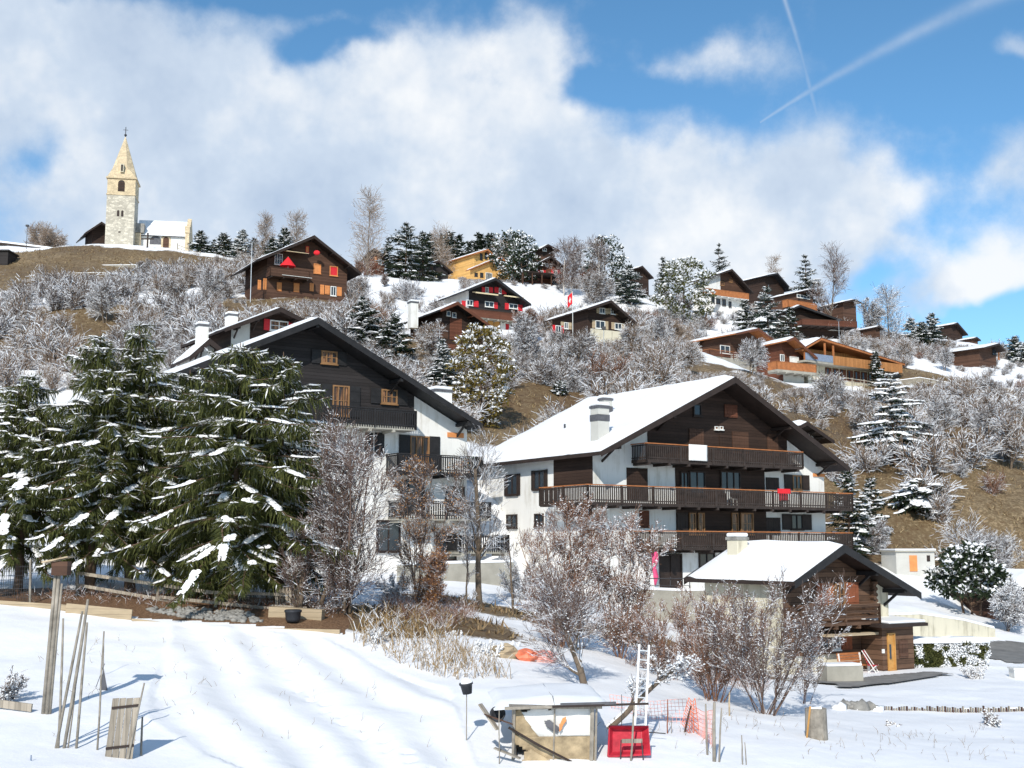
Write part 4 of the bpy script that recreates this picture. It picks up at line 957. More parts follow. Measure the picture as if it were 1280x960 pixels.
# left edge flat roof and dark box
def simple(name, label, cat, parts, loc, rz=0):
    r = empty(name, loc, rz, label, cat)
    for nm, a, bb, mt in parts: m = MB(); m.box(a, bb); m.build(nm, mt, r, bevel=.03 if nm == 'snow' else 0)
    return r
Pz = W(-30, 312, 234); simple('low_hall', 'long low building with a thin snowy flat roof at the left edge', 'building', [('wall', (-12, 0, -2), (10.5, 8, 1.4), 'greyplaster'), ('roof', (-14, -1.2, 1.4), (15.5, 9, 1.75), 'brown_dark'), ('snow', (-14, -1.15, 1.753), (15.4, 8.9, 2.1), 'snow')], Pz, R(14)).rotation_euler[1] = R(4.2)
Pz = W(-2, 337, 205); simple('shed', 'black shed at the left edge below the church meadow', 'shed', [('wall', (-3, 0, -1), (1.5, 4, 3.2), 'black_wood'), ('roof', (-3.3, -.3, 3.2), (1.7, 4.3, 3.45), 'black_trim')], Pz)
Pz = G(1121, 94); Pz.z = W(1121, 716, 94).z; hz_w = (1171-1121)/F0*94/cos(R(8))
r = simple('concrete_hut', 'small flat roofed concrete hut with an orange door, on the slope above the retaining wall', 'hut', [('wall', (0, 0, -2), (hz_w, 2.6, 1.55), 'greyplaster'), ('roof', (-.12, -.12, 1.55), (hz_w+.12, 2.7, 1.66), 'concrete'), ('snow', (-.1, -.1, 1.662), (hz_w+.1, 2.68, 1.8), 'snow'), ('door', (1.05, -.05, .1), (1.65, -.003, 1.3), 'shut_orange'), ('window', (2.45, -.05, .85), (2.7, -.003, 1.3), 'brown_dark')], Pz, R(8))
Pz = W(675, 488, 138); simple('concrete_box', 'small concrete water box among the frosted shrubs', 'hut', [('wall', (0, 0, -1), (1.9, 1.5, .9), 'greyplaster'), ('roof', (-.1, -.1, .9), (2.0, 1.6, 1.0), 'concrete'), ('snow', (-.1, -.1, 1.003), (2, 1.6, 1.15), 'snow')], Pz, R(10))
Pz = W(529, 353, 226); simple('wood_stack', 'pale block of stacked firewood in front of the low black shed', 'wood stack', [('logs', (0, 0, -.5), (2.6, 1.4, 1.7), 'tan_wood'), ('snow', (-.1, -.1, 1.703), (2.7, 1.5, 1.95), 'snow')], Pz, R(15))
# ---- church ------------------------------------------------------------------------
def church():
    Y = 230; rot = R(10); base = W(151, 308, Y); r = empty('church', base, rot, 'white church with a square stone bell tower and pointed yellow stone spire', 'church')
    w = 34.5/F0*Y; hw = w/2
    zt = W(151, 223, Y-hw).z-base.z; zm = W(151, 243, Y-hw).z-base.z; za = W(155, 170, Y).z-base.z
    m = MB(); m.box((-hw, -hw, -3), (hw, hw, zm)); tw = m.build('tower', 'stone', r)
    m = MB(); m.box((-hw, -hw, zm+.002), (hw, hw, zt)); m.build('belfry', 'tuff', tw)
    m = MB(); m.box((-hw-.12, -hw-.12, zm-.12), (hw+.12, hw+.12, zm+.12)); m.box((-hw-.25, -hw-.25, zt-.05), (hw+.25, hw+.25, zt+.22)); m.build('string_course', 'tuff', tw)
    # broached spire
    m = MB(); b0 = hw+.1; z1 = zt+.22; z2 = z1+2.2; q = b0*(1-2.2/(za-z1)); o8 = []
    base4 = [(-b0, -b0, z1), (b0, -b0, z1), (b0, b0, z1), (-b0, b0, z1)]
    e = q*.41; ring = [(-e, -q, z2), (e, -q, z2), (q, -e, z2), (q, e, z2), (e, q, z2), (-e, q, z2), (-q, e, z2), (-q, -e, z2)]
    vs = base4+ring+[(0, 0, za)]; fs = [(0, 1, 5, 4), (1, 6, 5), (1, 2, 7, 6), (2, 8, 7), (2, 3, 9, 8), (3, 10, 9), (3, 0, 11, 10), (0, 4, 11)] + [(4+k, 4+(k+1) % 8, 12) for k in range(8)]
    m.add(vs, fs); m.build('spire', 'tuff', tw)
    m = MB(); m.box((-.3, -b0*.98-.25, z1+1.0), (.3, -b0*.6, z1+2.6)); dm = m.build('dormer', 'offwhite', tw); m = MB(); m.box((-.17, -b0-.27, z1+1.2), (.17, -b0-.2, z1+2.4)); m.build('opening', 'brown_dark', dm)
    m = MB(); n = 8; pts = [(-.62, zm+.6), (.62, zm+.6)] + [(.62*cos(PI*k/n), zm+2.2+.62*sin(PI*k/n)) for k in range(n+1)]; m.poly(pts, -hw-.03, -hw+.03); wd = m.build('bell_window', 'brown_dark', tw)
    m = MB()
    for k in range(6): m.box((-.58, -hw-.09, zm+.75+k*.3), (.58, -hw-.035, zm+.83+k*.3))
    m.build('louvre', 'brown_wood', wd)
    for sx in (-.38, .38):
        zc = W(151, 275, Y).z-base.z; m = MB(); pts = [(sx-.22, zc), (sx+.22, zc)] + [(sx+.22*cos(PI*k/6), zc+1.0+.22*sin(PI*k/6)) for k in range(7)]; m.poly(pts, -hw-.03, -hw+.03); m.build('window', 'brown_dark', tw)
    m = MB(); zc = W(151, 295, Y).z-base.z; m.box((-.2, -hw-.03, zc), (.2, -hw+.02, zc+.25)); m.build('window', 'brown_dark', tw)
    m = MB(); m.tube([(0, 0, za-.3), (0, 0, za+1.8)], .07, 6); m.tube([(-.45, 0, za+1.2), (.45, 0, za+1.2)], .05, 6)
    m.build('spire_cross', 'dark_metal', tw); bm = bmesh.new(); bmesh.ops.create_uvsphere(bm, u_segments=10, v_segments=8, radius=.26); me = bpy.data.meshes.new('ball'); bm.to_mesh(me); bm.free(); me.materials.append(M['dark_metal']); o = bpy.data.objects.new('ball', me); COL.objects.link(o); o.parent = tw; o.location = (0, 0, za+.15)
    # nave
    x0 = hw+.6; x1 = hw+.6+(232-174)/F0*Y; ze = W(200, 291, Y).z-base.z; zr = W(200, 274, Y).z-base.z+1
    m = MB(); m.box((hw+.02, 1.0, -3), (x1, 8.5, ze)); nv = m.build('nave', 'white', r)
    m = MB(); m.add([(hw+.05, .4, ze-.15), (x1, .4, ze-.15), (x1, 4.75, zr), (hw+.05, 4.75, zr), (hw+.05, 9.1, ze-.15), (x1, 9.1, ze-.15)], [(0, 1, 2, 3), (3, 2, 5, 4), (0, 3, 4), (1, 5, 2), (0, 4, 5, 1)]); m.build('nave_roof', 'slate', nv)
    m = MB(); m.add([(hw+.05, .35, ze+.0), (x1, .35, ze+.0), (x1, 4.75, zr+.25), (hw+.05, 4.75, zr+.25), (hw+.05, .4, ze-.12), (x1, .4, ze-.12), (x1, 4.75, zr+.01), (hw+.05, 4.75, zr+.01)], [(0, 1, 2, 3), (4, 5, 1, 0), (5, 6, 2, 1), (3, 2, 6, 7), (0, 3, 7, 4)]); m.build('snow_cover', 'snow', nv)
    m = MB(); m.poly([(x1-.0, 0), (x1+.7, 0)], 0, 0) if False else m.box((x1+.003, .2, -3), (x1+.75, 9.2, ze+.6)); m.add([(x1+.003, .2, ze+.6), (x1+.75, .2, ze+.6), (x1+.75, 9.2, ze+.6), (x1+.003, 9.2, ze+.6), (x1+.003, 4.7, zr+.9), (x1+.75, 4.7, zr+.9)], [(0, 1, 5, 4), (2, 3, 4, 5), (1, 2, 5), (3, 0, 4)]); m.box((x1-.1, 0, ze+.6), (x1+.85, 1.2, ze+1.9)); m.build('end_gable', 'tuff', nv)
    m = MB(); m.box((x0-1.2, -.2, -2), (x0+.4, 2, ze+.1)); m.build('buttress', 'tuff', tw)
    m = MB(); m.box((x0-.9, -.1, ze+.2), (x0+1.0, 2, ze+2.0)); m.build('turret', 'rock', tw)
    for px in (206,): 
        xx = (px-151)/F0*Y; m = MB(); pts = [(xx-.9, .0), (xx+.9, .0)] + [(xx+.9*cos(PI*k/8), 2.0+.9*sin(PI*k/8)) for k in range(9)]; m.poly(pts, .93, .99); m.build('door', 'tuff', nv)
        m = MB(); pts = [(xx-.55, .0), (xx+.55, .0)] + [(xx+.55*cos(PI*k/8), 1.9+.55*sin(PI*k/8)) for k in range(9)]; m.poly(pts, .88, .928); m.build('door_leaf', 'brown_wood', nv)
    xx = (193-151)/F0*Y; m = MB(); pts = [(xx-1.1, .9), (xx+1.1, .9)] + [(xx+1.1*cos(PI*k/8), 1.5+1.1*sin(PI*k/8)) for k in range(9)]; m.poly(pts, .95, .99); m.build('niche', 'slate', nv)
    KEEP.append((95, 165, 240, 306, Y)); FOOT.append((base.x+4, base.y+4, 9)); PADS.append((base.x-12, base.y-4, 24, base.z+.1, 0, 0))
church()
build_ground(); lay_paths()
# ------------------------------------------------------------------ plants
M['bark'] = bark_mat('grey_brown_bark', (.15, .115, .085), .55, 3)
M['bark_plain'] = bark_mat('spruce_bark', (.13, .085, .06), 0)
M['twig_purple'] = bark_mat('purple_brown_twigs', (.155, .105, .085), .5, 2.2)
M['twig_red'] = bark_mat('russet_twigs', (.24, .13, .085), .45, 2.2)
M['twig_frost'] = bark_mat('frosted_twigs', (.135, .105, .09), 1.35, .55, lo=.04, hi=.28)
M['twig_dark'] = bark_mat('dark_twigs', (.17, .13, .105), .75, 1.2, lo=.12, hi=.35)
M['twig_brown'] = bark_mat('light_brown_frosted_twigs', (.22, .15, .10), .85, 1.0, lo=.1, hi=.32)
M['twig_pale'] = bark_mat('pale_larch_twigs', (.34, .26, .20), .30, 1.0)
M['birch_bark'] = bark_mat('birch_bark', (.55, .50, .45), .3, 1.0)
M['straw'] = bark_mat('dry_straw', (.34, .23, .11), .62, 2.5, lo=.15, hi=.35)
M['hay'] = bark_mat('dead_winter_grass', (.26, .185, .105), 0, 1.2); M['hay_dark'] = bark_mat('brown_winter_grass', (.15, .10, .06), 0, 1.2); M['hay_pale'] = bark_mat('pale_winter_grass', (.40, .31, .18), 0, 1.2)
M['leaf_orange'] = needle_mat('orange_dead_leaves', (.38, .17, .05), (.60, .32, .13), 2)
M['needle'] = needle_mat('spruce_needles', (.035, .050, .018), (.15, .155, .045), .9)
M['needle_dark'] = needle_mat('dark_spruce_needles', (.015, .028, .016), (.045, .062, .028), .7)
M['needle_blue'] = needle_mat('blue_green_needles', (.03, .05, .04), (.07, .095, .07), .7)
M['needle_olive'] = needle_mat('olive_pine_needles', (.05, .06, .02), (.12, .12, .035), .6)
M['needle_gold'] = needle_mat('golden_green_pine_needles', (.10, .085, .02), (.24, .17, .04), .6)
class Segs:
    def __init__(s): s.a = []; s.b = []; s.ra = []; s.rb = []; s.m = []
    def add(s, a, b, ra, rb, mi=0): s.a.append(a); s.b.append(b); s.ra.append(ra); s.rb.append(rb); s.m.append(mi)
    def mesh(s, rng, roll=.5):
        a = np.array(s.a, float).reshape(-1, 3); b = np.array(s.b, float).reshape(-1, 3); ra = np.array(s.ra); rb = np.array(s.rb); m = np.array(s.m, int)
        V = []; Fc = []; MI = []; off = 0
        for n, sel in ((3, (ra <= .05)), (7, (ra > .05))):
            if not sel.any(): continue
            A, B, RA, RB, mm = a[sel], b[sel], ra[sel], rb[sel], m[sel]; k = len(A)
            d = B-A; d /= np.linalg.norm(d, axis=1)[:, None]+1e-9
            sd_ = np.cross(d, [0, 0, 1.0]); l = np.linalg.norm(sd_, axis=1); bad = l < .05
            sd_[bad] = np.cross(d[bad], [1.0, .2, 0]); sd_ /= np.linalg.norm(sd_, axis=1)[:, None]
            up = np.cross(sd_, d)
            ro = (rng.rand(k)-.5)*2*roll if n == 3 else np.zeros(k)
            ring = []
            for q in range(n):
                an = PI/2 + 2*PI*q/n + ro
                ring.append(sd_*np.cos(an)[:, None] + up*np.sin(an)[:, None])
            vs = np.stack([A + r_*RA[:, None] for r_ in ring] + [B + r_*RB[:, None] for r_ in ring], 1)
            V.append(vs.reshape(-1, 3)); base = off + np.arange(k)[:, None]*2*n
            fs = np.stack([np.concatenate([base+q, base+(q+1) % n, base+n+(q+1) % n, base+n+q], 1) for q in range(n)], 1)
            Fc.append(fs.reshape(-1, 4)); MI.append(np.repeat(mm, n)); off += k*2*n
        return np.concatenate(V), np.concatenate(Fc), np.concatenate(MI)
def norm(v): return v/(math.sqrt(v[0]**2+v[1]**2+v[2]**2)+1e-9)
def rv(rng): v = rng.normal(size=3); return norm(v)
def _n3(x, y, z):
    l = math.sqrt(x*x+y*y+z*z)+1e-9; return (x/l, y/l, z/l)
def grow(S, p, d, L, r, lvl, cfg, rng, tips=None):
    if not hasattr(rng, 'py'): rng = _R(rng)
    _grow(S, tuple(map(float, p)), tuple(map(float, d)), L, r, lvl, cfg, rng.py, tips)
class _R:
    def __init__(s, rng): s.py = random.Random(int(rng.randint(1 << 30)))
def _grow(S, p, d, L, r, lvl, cfg, g, tips):
    c = cfg[lvl]; ns = c.get('seg', 4); last = lvl == len(cfg)-1; rmin = cfg[-1].get('rmin', .006); wan = c.get('wan', .18); up = c.get('up', .05)
    f0 = c.get('from', .25); keep = c.get('keep')
    for k in range(ns):
        v = _n3(g.gauss(0, 1), g.gauss(0, 1), g.gauss(0, 1))
        d = _n3(d[0]+v[0]*wan, d[1]+v[1]*wan, d[2]+v[2]*wan+up)
        r2 = max(rmin*.8, r*(1-.72*(k+1)/ns)) if not keep else r*(1-c.get('tap', .4)/ns)
        e_ = L/ns; q = (p[0]+d[0]*e_, p[1]+d[1]*e_, p[2]+d[2]*e_); S.add(p, q, max(r, rmin), max(r2, rmin*.7))
        if not last and (k+1)/ns >= f0:
            nc = c['n']/(ns*(1-f0)+1e-6); nc = int(nc)+(g.random() < nc-int(nc))
            for _ in range(nc):
                v = _n3(g.gauss(0, 1), g.gauss(0, 1), g.gauss(0, 1)); ax = _n3(d[1]*v[2]-d[2]*v[1], d[2]*v[0]-d[0]*v[2], d[0]*v[1]-d[1]*v[0])
                an = R(c.get('ang', 45)+g.uniform(-14, 14)); ca, sa = cos(an), sin(an); e = (d[0]*ca+ax[0]*sa, d[1]*ca+ax[1]*sa, d[2]*ca+ax[2]*sa)
                u = g.random(); pp = (p[0]+(q[0]-p[0])*u, p[1]+(q[1]-p[1])*u, p[2]+(q[2]-p[2])*u)
                _grow(S, pp, e, c['L']*g.uniform(.65, 1.2)*(1-.5*k/ns), max(r2*c.get('rr', .55), rmin), lvl+1, cfg, g, tips)
        p = q; r = r2
    if tips is not None and lvl >= len(cfg)-2: tips.append(p)
def lumps(pts, size, rng, prob=1.0):
    """small snow caps: squashed octahedra"""
    pts = np.array([p for p in pts if rng.rand() < prob]).reshape(-1, 3); k = len(pts)
    if k == 0: return np.zeros((0, 3)), np.zeros((0, 4), int)
    s = size*rng.uniform(.5, 1.3, k); o = np.array([(1,0,0),(0,1,0),(-1,0,0),(0,-1,0),(0,0,.75),(0,0,-.5)])
    v = (pts[:, None, :] + o[None]*s[:, None, None]).reshape(-1, 3)
    f = np.array([(0,1,4,4),(1,2,4,4),(2,3,4,4),(3,0,4,4),(1,0,5,5),(2,1,5,5),(3,2,5,5),(0,3,5,5)])
    return v, (np.arange(k)[:, None, None]*6 + f[None]).reshape(-1, 4)
def mesh_tris(name, v, f, mats, mi, parent=None):
    """faces given as quads; a repeated last corner makes a triangle"""
    me = bpy.data.meshes.new(name); tri = f[:, 2] == f[:, 3]; cnt = np.where(tri, 3, 4)
    mask = np.ones_like(f, bool); mask[tri, 3] = False; loops = f[mask]
    st = np.concatenate([[0], np.cumsum(cnt)[:-1]])
    me.vertices.add(len(v)); me.vertices.foreach_set('co', v.astype(np.float32).ravel())
    me.loops.add(len(loops)); me.loops.foreach_set('vertex_index', loops.astype(np.int32))
    me.polygons.add(len(f)); me.polygons.foreach_set('loop_start', st.astype(np.int32))
    for m in mats: me.materials.append(M[m] if isinstance(m, str) else m)
    me.polygons.foreach_set('material_index', mi.astype(np.int32)); me.update(calc_edges=True)
    o = bpy.data.objects.new(name, me); COL.objects.link(o)
    if parent is not None: o.parent = parent
    return o
def bare_tree(name, label, cat, loc, cfg, seed, stems=1, r=.12, spread=0, mat='twig_purple', bark='bark', lean=(0, 0), h=3, snow=0, leaves=0, leafmat='leaf_orange', group=None, rz=0, dirs=None, snow_r=.05):
    rng = np.random.RandomState(seed); root = empty(name, loc, rz, label, cat, group)
    trunk = Segs(); S = Segs(); tips = []
    for k in range(stems):
        if dirs: dr = norm(np.array(dirs[k % len(dirs)], float))
        else:
            a = rng.uniform(0, 2*PI); t = spread*math.sqrt(rng.rand()); dr = norm(np.array([sin(t)*cos(a)+lean[0], sin(t)*sin(a)+lean[1], cos(t)]))
        off = np.array([rng.uniform(-1, 1), rng.uniform(-1, 1), 0])*(.05*stems**.5 if stems > 1 else 0); off[2] = -.3
        tmp = Segs(); grow(tmp, off, dr, h*rng.uniform(.8, 1.1), r*rng.uniform(.75, 1.1), 0, cfg, rng, tips)
        for i in range(len(tmp.a)):
            (trunk if tmp.ra[i] > .045 and name != 'bush' else S).add(tmp.a[i], tmp.b[i], tmp.ra[i], tmp.rb[i])
    if trunk.a: v, f, m = trunk.mesh(rng); np_mesh('trunk', v, f, [bark], m, root)
    if S.a:
        v, f, m = S.mesh(rng, .6)
        if snow:
            mid = [(np.array(S.a[i])+np.array(S.b[i]))/2+np.array([0, 0, S.ra[i]]) for i in range(len(S.a))]
            lv, lf = lumps(mid, snow_r, rng, snow); f = np.concatenate([f, lf+len(v)]); v = np.concatenate([v, lv]); m = np.concatenate([m, np.ones(len(lf), int)])
        if leaves:
            k = leaves; idx = rng.randint(0, len(S.a), k); P_ = np.array(S.b)[idx] + rng.normal(size=(k, 3))*.06
            d1 = rng.normal(size=(k, 3)); d1 /= np.linalg.norm(d1, axis=1)[:, None]; d2 = np.cross(d1, rng.normal(size=(k, 3))); d2 /= np.linalg.norm(d2, axis=1)[:, None]
            lv = np.stack([P_, P_+d1*.04+d2*.022, P_+d1*.08, P_+d1*.04-d2*.022], 1).reshape(-1, 3); lf = np.arange(k*4).reshape(-1, 4)
            f = np.concatenate([f, lf+len(v)]); v = np.concatenate([v, lv]); m = np.concatenate([m, np.full(k, 2)])
        mesh_tris('branches', v, f, [mat, 'snow', leafmat], m, root)
    return root
def conifer(name, label, loc, h, rad, seed, whorls=14, per=6, droop=.35, bl=.35, bw=.05, dens=9, snow=.4, z0=.12, mat='needle', cat='conifer', lift=.25, hang=.5, prof=.8, lean=(0, 0), rz=0, group=None, irregular=.25, tr=None, snow_w=.13, side=None):
    rng = np.random.RandomState(seed); root = empty(name, loc, rz, label, cat, group)
    T = Segs(); tr = tr or h*.018+.04; n = 8; ln = np.array([lean[0], lean[1]])
    def axis(z): return np.array([ln[0]*z/h*h*.1+.03*sin(z*1.3+seed), ln[1]*z/h*h*.1+.03*cos(z*1.1+seed), z])
    for k in range(n): T.add(axis(h*k/n-(.4 if k == 0 else 0)), axis(h*(k+1)/n), max(.052, tr*(1-k/n)), max(.015, tr*(1-(k+1)/n)))
    v, f, m = T.mesh(rng); np_mesh('trunk', v, f, ['bark_plain'], m, root)
    B = Segs(); SN = Segs(); LV = []; LM = []
    for w in range(whorls):
        t = z0 + (1-z0)*max(0, (w+rng.uniform(-.3, .3))/whorls)**.92; t = min(.985, max(z0*.8, t))
        rr = rad*(1-t)**prof*(1 if t > z0+.12 else .8)*(.5+.5*min(1, (1-t)/.28))+.12
        for b in range(per):
            if rng.rand() < .08: continue
            L = rr*rng.uniform(1-irregular*1.3, 1+irregular); az = rng.uniform(0, 2*PI)
            if side is not None: L *= 1+.35*cos(az-side)
            dr = np.array([cos(az), sin(az), 0]); sd_ = np.array([-sin(az), cos(az), 0])
            ns = max(4, int(L*dens)); s = np.linspace(.06, 1, ns)
            li = lift*(.3+t)*rng.uniform(.6, 1.3); dp = droop*(1.35-t)*rng.uniform(.7, 1.3)
            zz = L*(li*s - dp*s**2 + (dp*.35)*s**5); wob = L*.07*np.sin(s*4+rng.uniform(0, 6))
            p = axis(h*t)[None] + dr[None]*(L*s)[:, None] + sd_[None]*wob[:, None]; p[:, 2] += zz
            k5 = np.linspace(0, ns-1, 5).astype(int)
            for i in range(4): B.add(p[k5[i]], p[k5[i+1]], .012+.02*L*(1-i/5)*.5, .012+.02*L*(1-(i+1)/5)*.5)
            dz = np.gradient(zz, L*s); tan = dr[None]+np.array([0, 0, 1])[None]*dz[:, None]; tan /= np.linalg.norm(tan, axis=1)[:, None]
            for sg in (-1, 1, 0, 2):
                k = ns; ra = rng.rand(k, 1)
                if sg == 2: d_ = np.array([0, 0, -1.0])[None]*np.ones((k, 1)) + tan*.35 + rng.normal(size=(k, 3))*.22; l = bl*hang*2.2*(.35+np.sin(PI*s))*rng.uniform(.5, 1.2, k)
                elif sg == 0: d_ = tan + rng.normal(size=(k, 3))*.35; l = bl*rng.uniform(.6, 1.1, k)
                else: d_ = tan*.55 + sd_[None]*sg*.8 + np.array([0, 0, -.25-hang*.5])[None]*ra + rng.normal(size=(k, 3))*.18; l = bl*(.5+1.3*np.sin(PI*np.clip(s*.85+.08, 0, 1)))*rng.uniform(.6, 1.2, k)*min(1.3, .5+L*.35)
                d_ /= np.linalg.norm(d_, axis=1)[:, None]
                wv = np.cross(d_, rng.normal(size=(k, 3))); 
                if sg in (-1, 1, 0): 
                    wv = np.cross(d_, np.array([0, 0, 1.0])[None]+rng.normal(size=(k, 3))*.35)
                wv /= np.linalg.norm(wv, axis=1)[:, None]+1e-9; wv *= (bw*rng.uniform(.7, 1.3, k))[:, None]*(1 if sg != 2 else .8)
                q = np.stack([p, p+d_*(l*.45)[:, None]+wv, p+d_*l[:, None], p+d_*(l*.45)[:, None]-wv], 1)
                LV.append(q.reshape(-1, 3)); pr = 0 if sg == 2 else snow*(.55 if bl > .5 or h < 9 else .75)*(.12+t**2)
                LM.append((rng.rand(k) < pr).astype(int)*2)
            # snow pillows along the bough
            if snow > 0:
                ph = rng.uniform(0, 6)
                for i in range(ns-1):
                    if math.sin(i*(.55 if dens < 12 else .09)+ph)*.5+.5 < snow*1.1*(.55+.8*t) and rng.rand() < .93:
                        ww = snow_w*rng.uniform(.5, 1.25)*(.6+.5*math.sin(PI*s[i]))*min(1, .45+L*.3); o = np.array([0, 0, ww*.25])+sd_*rng.uniform(-.5, .5)*bl*.8
                        SN.add(p[i]+o, p[i+1]+o+tan[i]*ww*1.1, ww, ww*.55)
    Vb, Fb, Mb = B.mesh(rng); V = [Vb]; Fs = [Fb]; Ms = [Mb]; off = len(Vb)
    lv = np.concatenate(LV); V.append(lv); Fs.append(off+np.arange(len(lv)).reshape(-1, 4)); Ms.append(np.where(np.concatenate(LM) > 0, 2, 1)); off += len(lv)
    if SN.a:
        a = np.array(SN.a); bb = np.array(SN.b); r0 = np.array(SN.ra); k = len(a)
        d_ = bb-a; d_ /= np.linalg.norm(d_, axis=1)[:, None]+1e-9; sx = np.cross(d_, [0, 0, 1.0]); sx /= np.linalg.norm(sx, axis=1)[:, None]+1e-9; up = np.cross(sx, d_)
        ring = [(-1, -.15), (-.6, .38), (0, .55), (.6, .38), (1, -.15)]
        vs = np.stack([a+sx*(c_*r0)[:, None]+up*(z_*r0)[:, None] for c_, z_ in ring]+[bb+sx*(c_*r0*.85)[:, None]+up*(z_*r0*.8)[:, None] for c_, z_ in ring], 1).reshape(-1, 3)
        base = off+np.arange(k)[:, None]*10
        fs = np.stack([np.concatenate([base+i, base+i+1, base+5+i+1, base+5+i], 1) for i in range(4)]+[np.concatenate([base+9, base+5, base, base+4], 1), np.concatenate([base, base+1, base+3, base+4], 1), np.concatenate([base+5, base+6, base+8, base+9], 1)], 1).reshape(-1, 4)
        V.append(vs); Fs.append(fs); Ms.append(np.full(len(fs), 2)); off += len(vs)
    np_mesh('crown', np.concatenate(V), np.concatenate(Fs), ['bark_plain', mat, 'snow'], np.concatenate(Ms), root)
    return root
def pine(name, label, loc, h, rad, seed, mat='needle_olive', snow=.4, n=46, z0=.1, cat='pine', lv=70, bl=.42, bw=.035, rz=0, stems=1, lean=0):
    """broad crowned pine: many needle tufts on boughs through the crown's volume"""
    rng = np.random.RandomState(seed); root = empty(name, loc, rz, label, cat)
    T = Segs(); B = Segs(); V = []; Ms = []; SN = []
    for st in range(stems):
        ox = (st-(stems-1)/2)*.5; top = np.array([ox*2+lean*h, 0, h*.85])
        for k in range(6): a = np.array([ox, 0, -.4])*(1-k/6)+top*(k/6); b_ = np.array([ox, 0, -.4])*(1-(k+1)/6)+top*((k+1)/6); T.add(a, b_, max(.055, h*.022*(1-k/7)), max(.03, h*.022*(1-(k+1)/7)))
    for i in range(n):
        t = z0+(1-z0)*(i+.5)/n; rr = rad*max(.02, 1-((t-.35)/.68)**2)**.5 if t > .35 else rad*(.72+.8*(t-z0))
        rr *= rng.uniform(.55, 1.12); az = i*2.399+rng.uniform(-.4, .4)
        c = np.array([cos(az)*rr+lean*h*t, sin(az)*rr, h*t+rng.uniform(-.2, .2)]); a0 = np.array([lean*h*t, 0, max(.2, h*t-rr*.5)])
        B.add(a0, (a0+c)/2+np.array([0, 0, -.05*rr]), .05, .035); B.add((a0+c)/2+np.array([0, 0, -.05*rr]), c, .035, .015)
        cr = rad*.30*rng.uniform(.7, 1.25)
        k = lv; d_ = rng.normal(size=(k, 3)); d_[:, 2] = d_[:, 2]*.7+.25; d_ /= np.linalg.norm(d_, axis=1)[:, None]
        P_ = c[None] + d_*(cr*rng.uniform(.2, 1, k))[:, None]*np.array([1, 1, .65])[None]; dd = d_+rng.normal(size=(k, 3))*.5; dd /= np.linalg.norm(dd, axis=1)[:, None]
        wv = np.cross(dd, rng.normal(size=(k, 3))); wv /= np.linalg.norm(wv, axis=1)[:, None]; wv *= bw*2; l = bl*rng.uniform(.6, 1.2, k)
        V.append(np.stack([P_, P_+dd*(l*.5)[:, None]+wv, P_+dd*l[:, None], P_+dd*(l*.5)[:, None]-wv], 1).reshape(-1, 3))
        Ms.append(np.where(rng.rand(k) < snow*.9*np.clip(.3+d_[:, 2]*1.1, 0, 1), 2, 1))
        SN += [c+np.array([rng.uniform(-1, 1)*cr*.6, rng.uniform(-1, 1)*cr*.6, cr*.55]) for _ in range(int(snow*7))]
    v, f, m = T.mesh(rng); np_mesh('trunk', v, f, ['bark_plain'], m, root)
    v, f, m = B.mesh(rng); lv_ = np.concatenate(V); f = np.concatenate([f, len(v)+np.arange(len(lv_)).reshape(-1, 4)]); v = np.concatenate([v, lv_]); m = np.concatenate([m, np.concatenate(Ms)])
    sv, sf = lumps(SN, rad*.09, rng); f = np.concatenate([f, sf+len(v)]); v = np.concatenate([v, sv]); m = np.concatenate([m, np.full(len(sf), 2)])
    mesh_tris('crown', v, f, ['bark_plain', mat, 'snow'], m, root); return root
def span(px, pyb, pyt, Y):
    """base point on the ground and height of a plant seen from pyb up to pyt"""
    b = W(px, pyb, Y); t = W(px, pyt, Y); g = G(px, Y); g.x = b.x; g.z = min(hz(b.x, Y), b.z+1.2) if abs(hz(b.x, Y)-b.z) < 4 else hz(b.x, Y)
    return Vector((b.x, Y, hz(b.x, Y))), t.z-hz(b.x, Y)
# ---- the big spruces at the left ----------------------------------------------------
NB = dict(whorls=27, per=7, droop=.62, bl=.29, bw=.024, dens=24, hang=1.15, lift=.25, snow_w=.115, irregular=.42)
def spr(px, pyb, pyt, Y, wpx, seed, label, **kw):
    p, h = span(px, pyb, pyt, Y); k = dict(NB); k.update(kw)
    return conifer('spruce', label, p, h, wpx/F0*Y/2, seed, **k)
spr(162, 735, 400, 51, 235, 3, 'tallest old spruce of the left group, with a slim snowy top', z0=.16, snow=.42, prof=.62)
spr(112, 738, 412, 50, 190, 11, 'old spruce with a bare lower trunk, standing behind the birdhouse pole', z0=.2, snow=.5, prof=.5)
spr(292, 748, 428, 48.5, 262, 17, 'broad dark spruce whose drooping boughs reach the rail fence', z0=.14, snow=.36, prof=.42)
spr(348, 742, 440, 49.5, 185, 23, 'slim spruce with a snowy top in front of the black chalet wall', z0=.14, snow=.38, prof=.45)
spr(228, 742, 462, 52, 170, 29, 'spruce filling the gap between the tall left spruce and the broad one', z0=.12, snow=.4, prof=.5)
spr(22, 742, 468, 51, 200, 31, 'spruce with long snowy boughs cut off by the left edge', z0=.2, snow=.55, prof=.35)
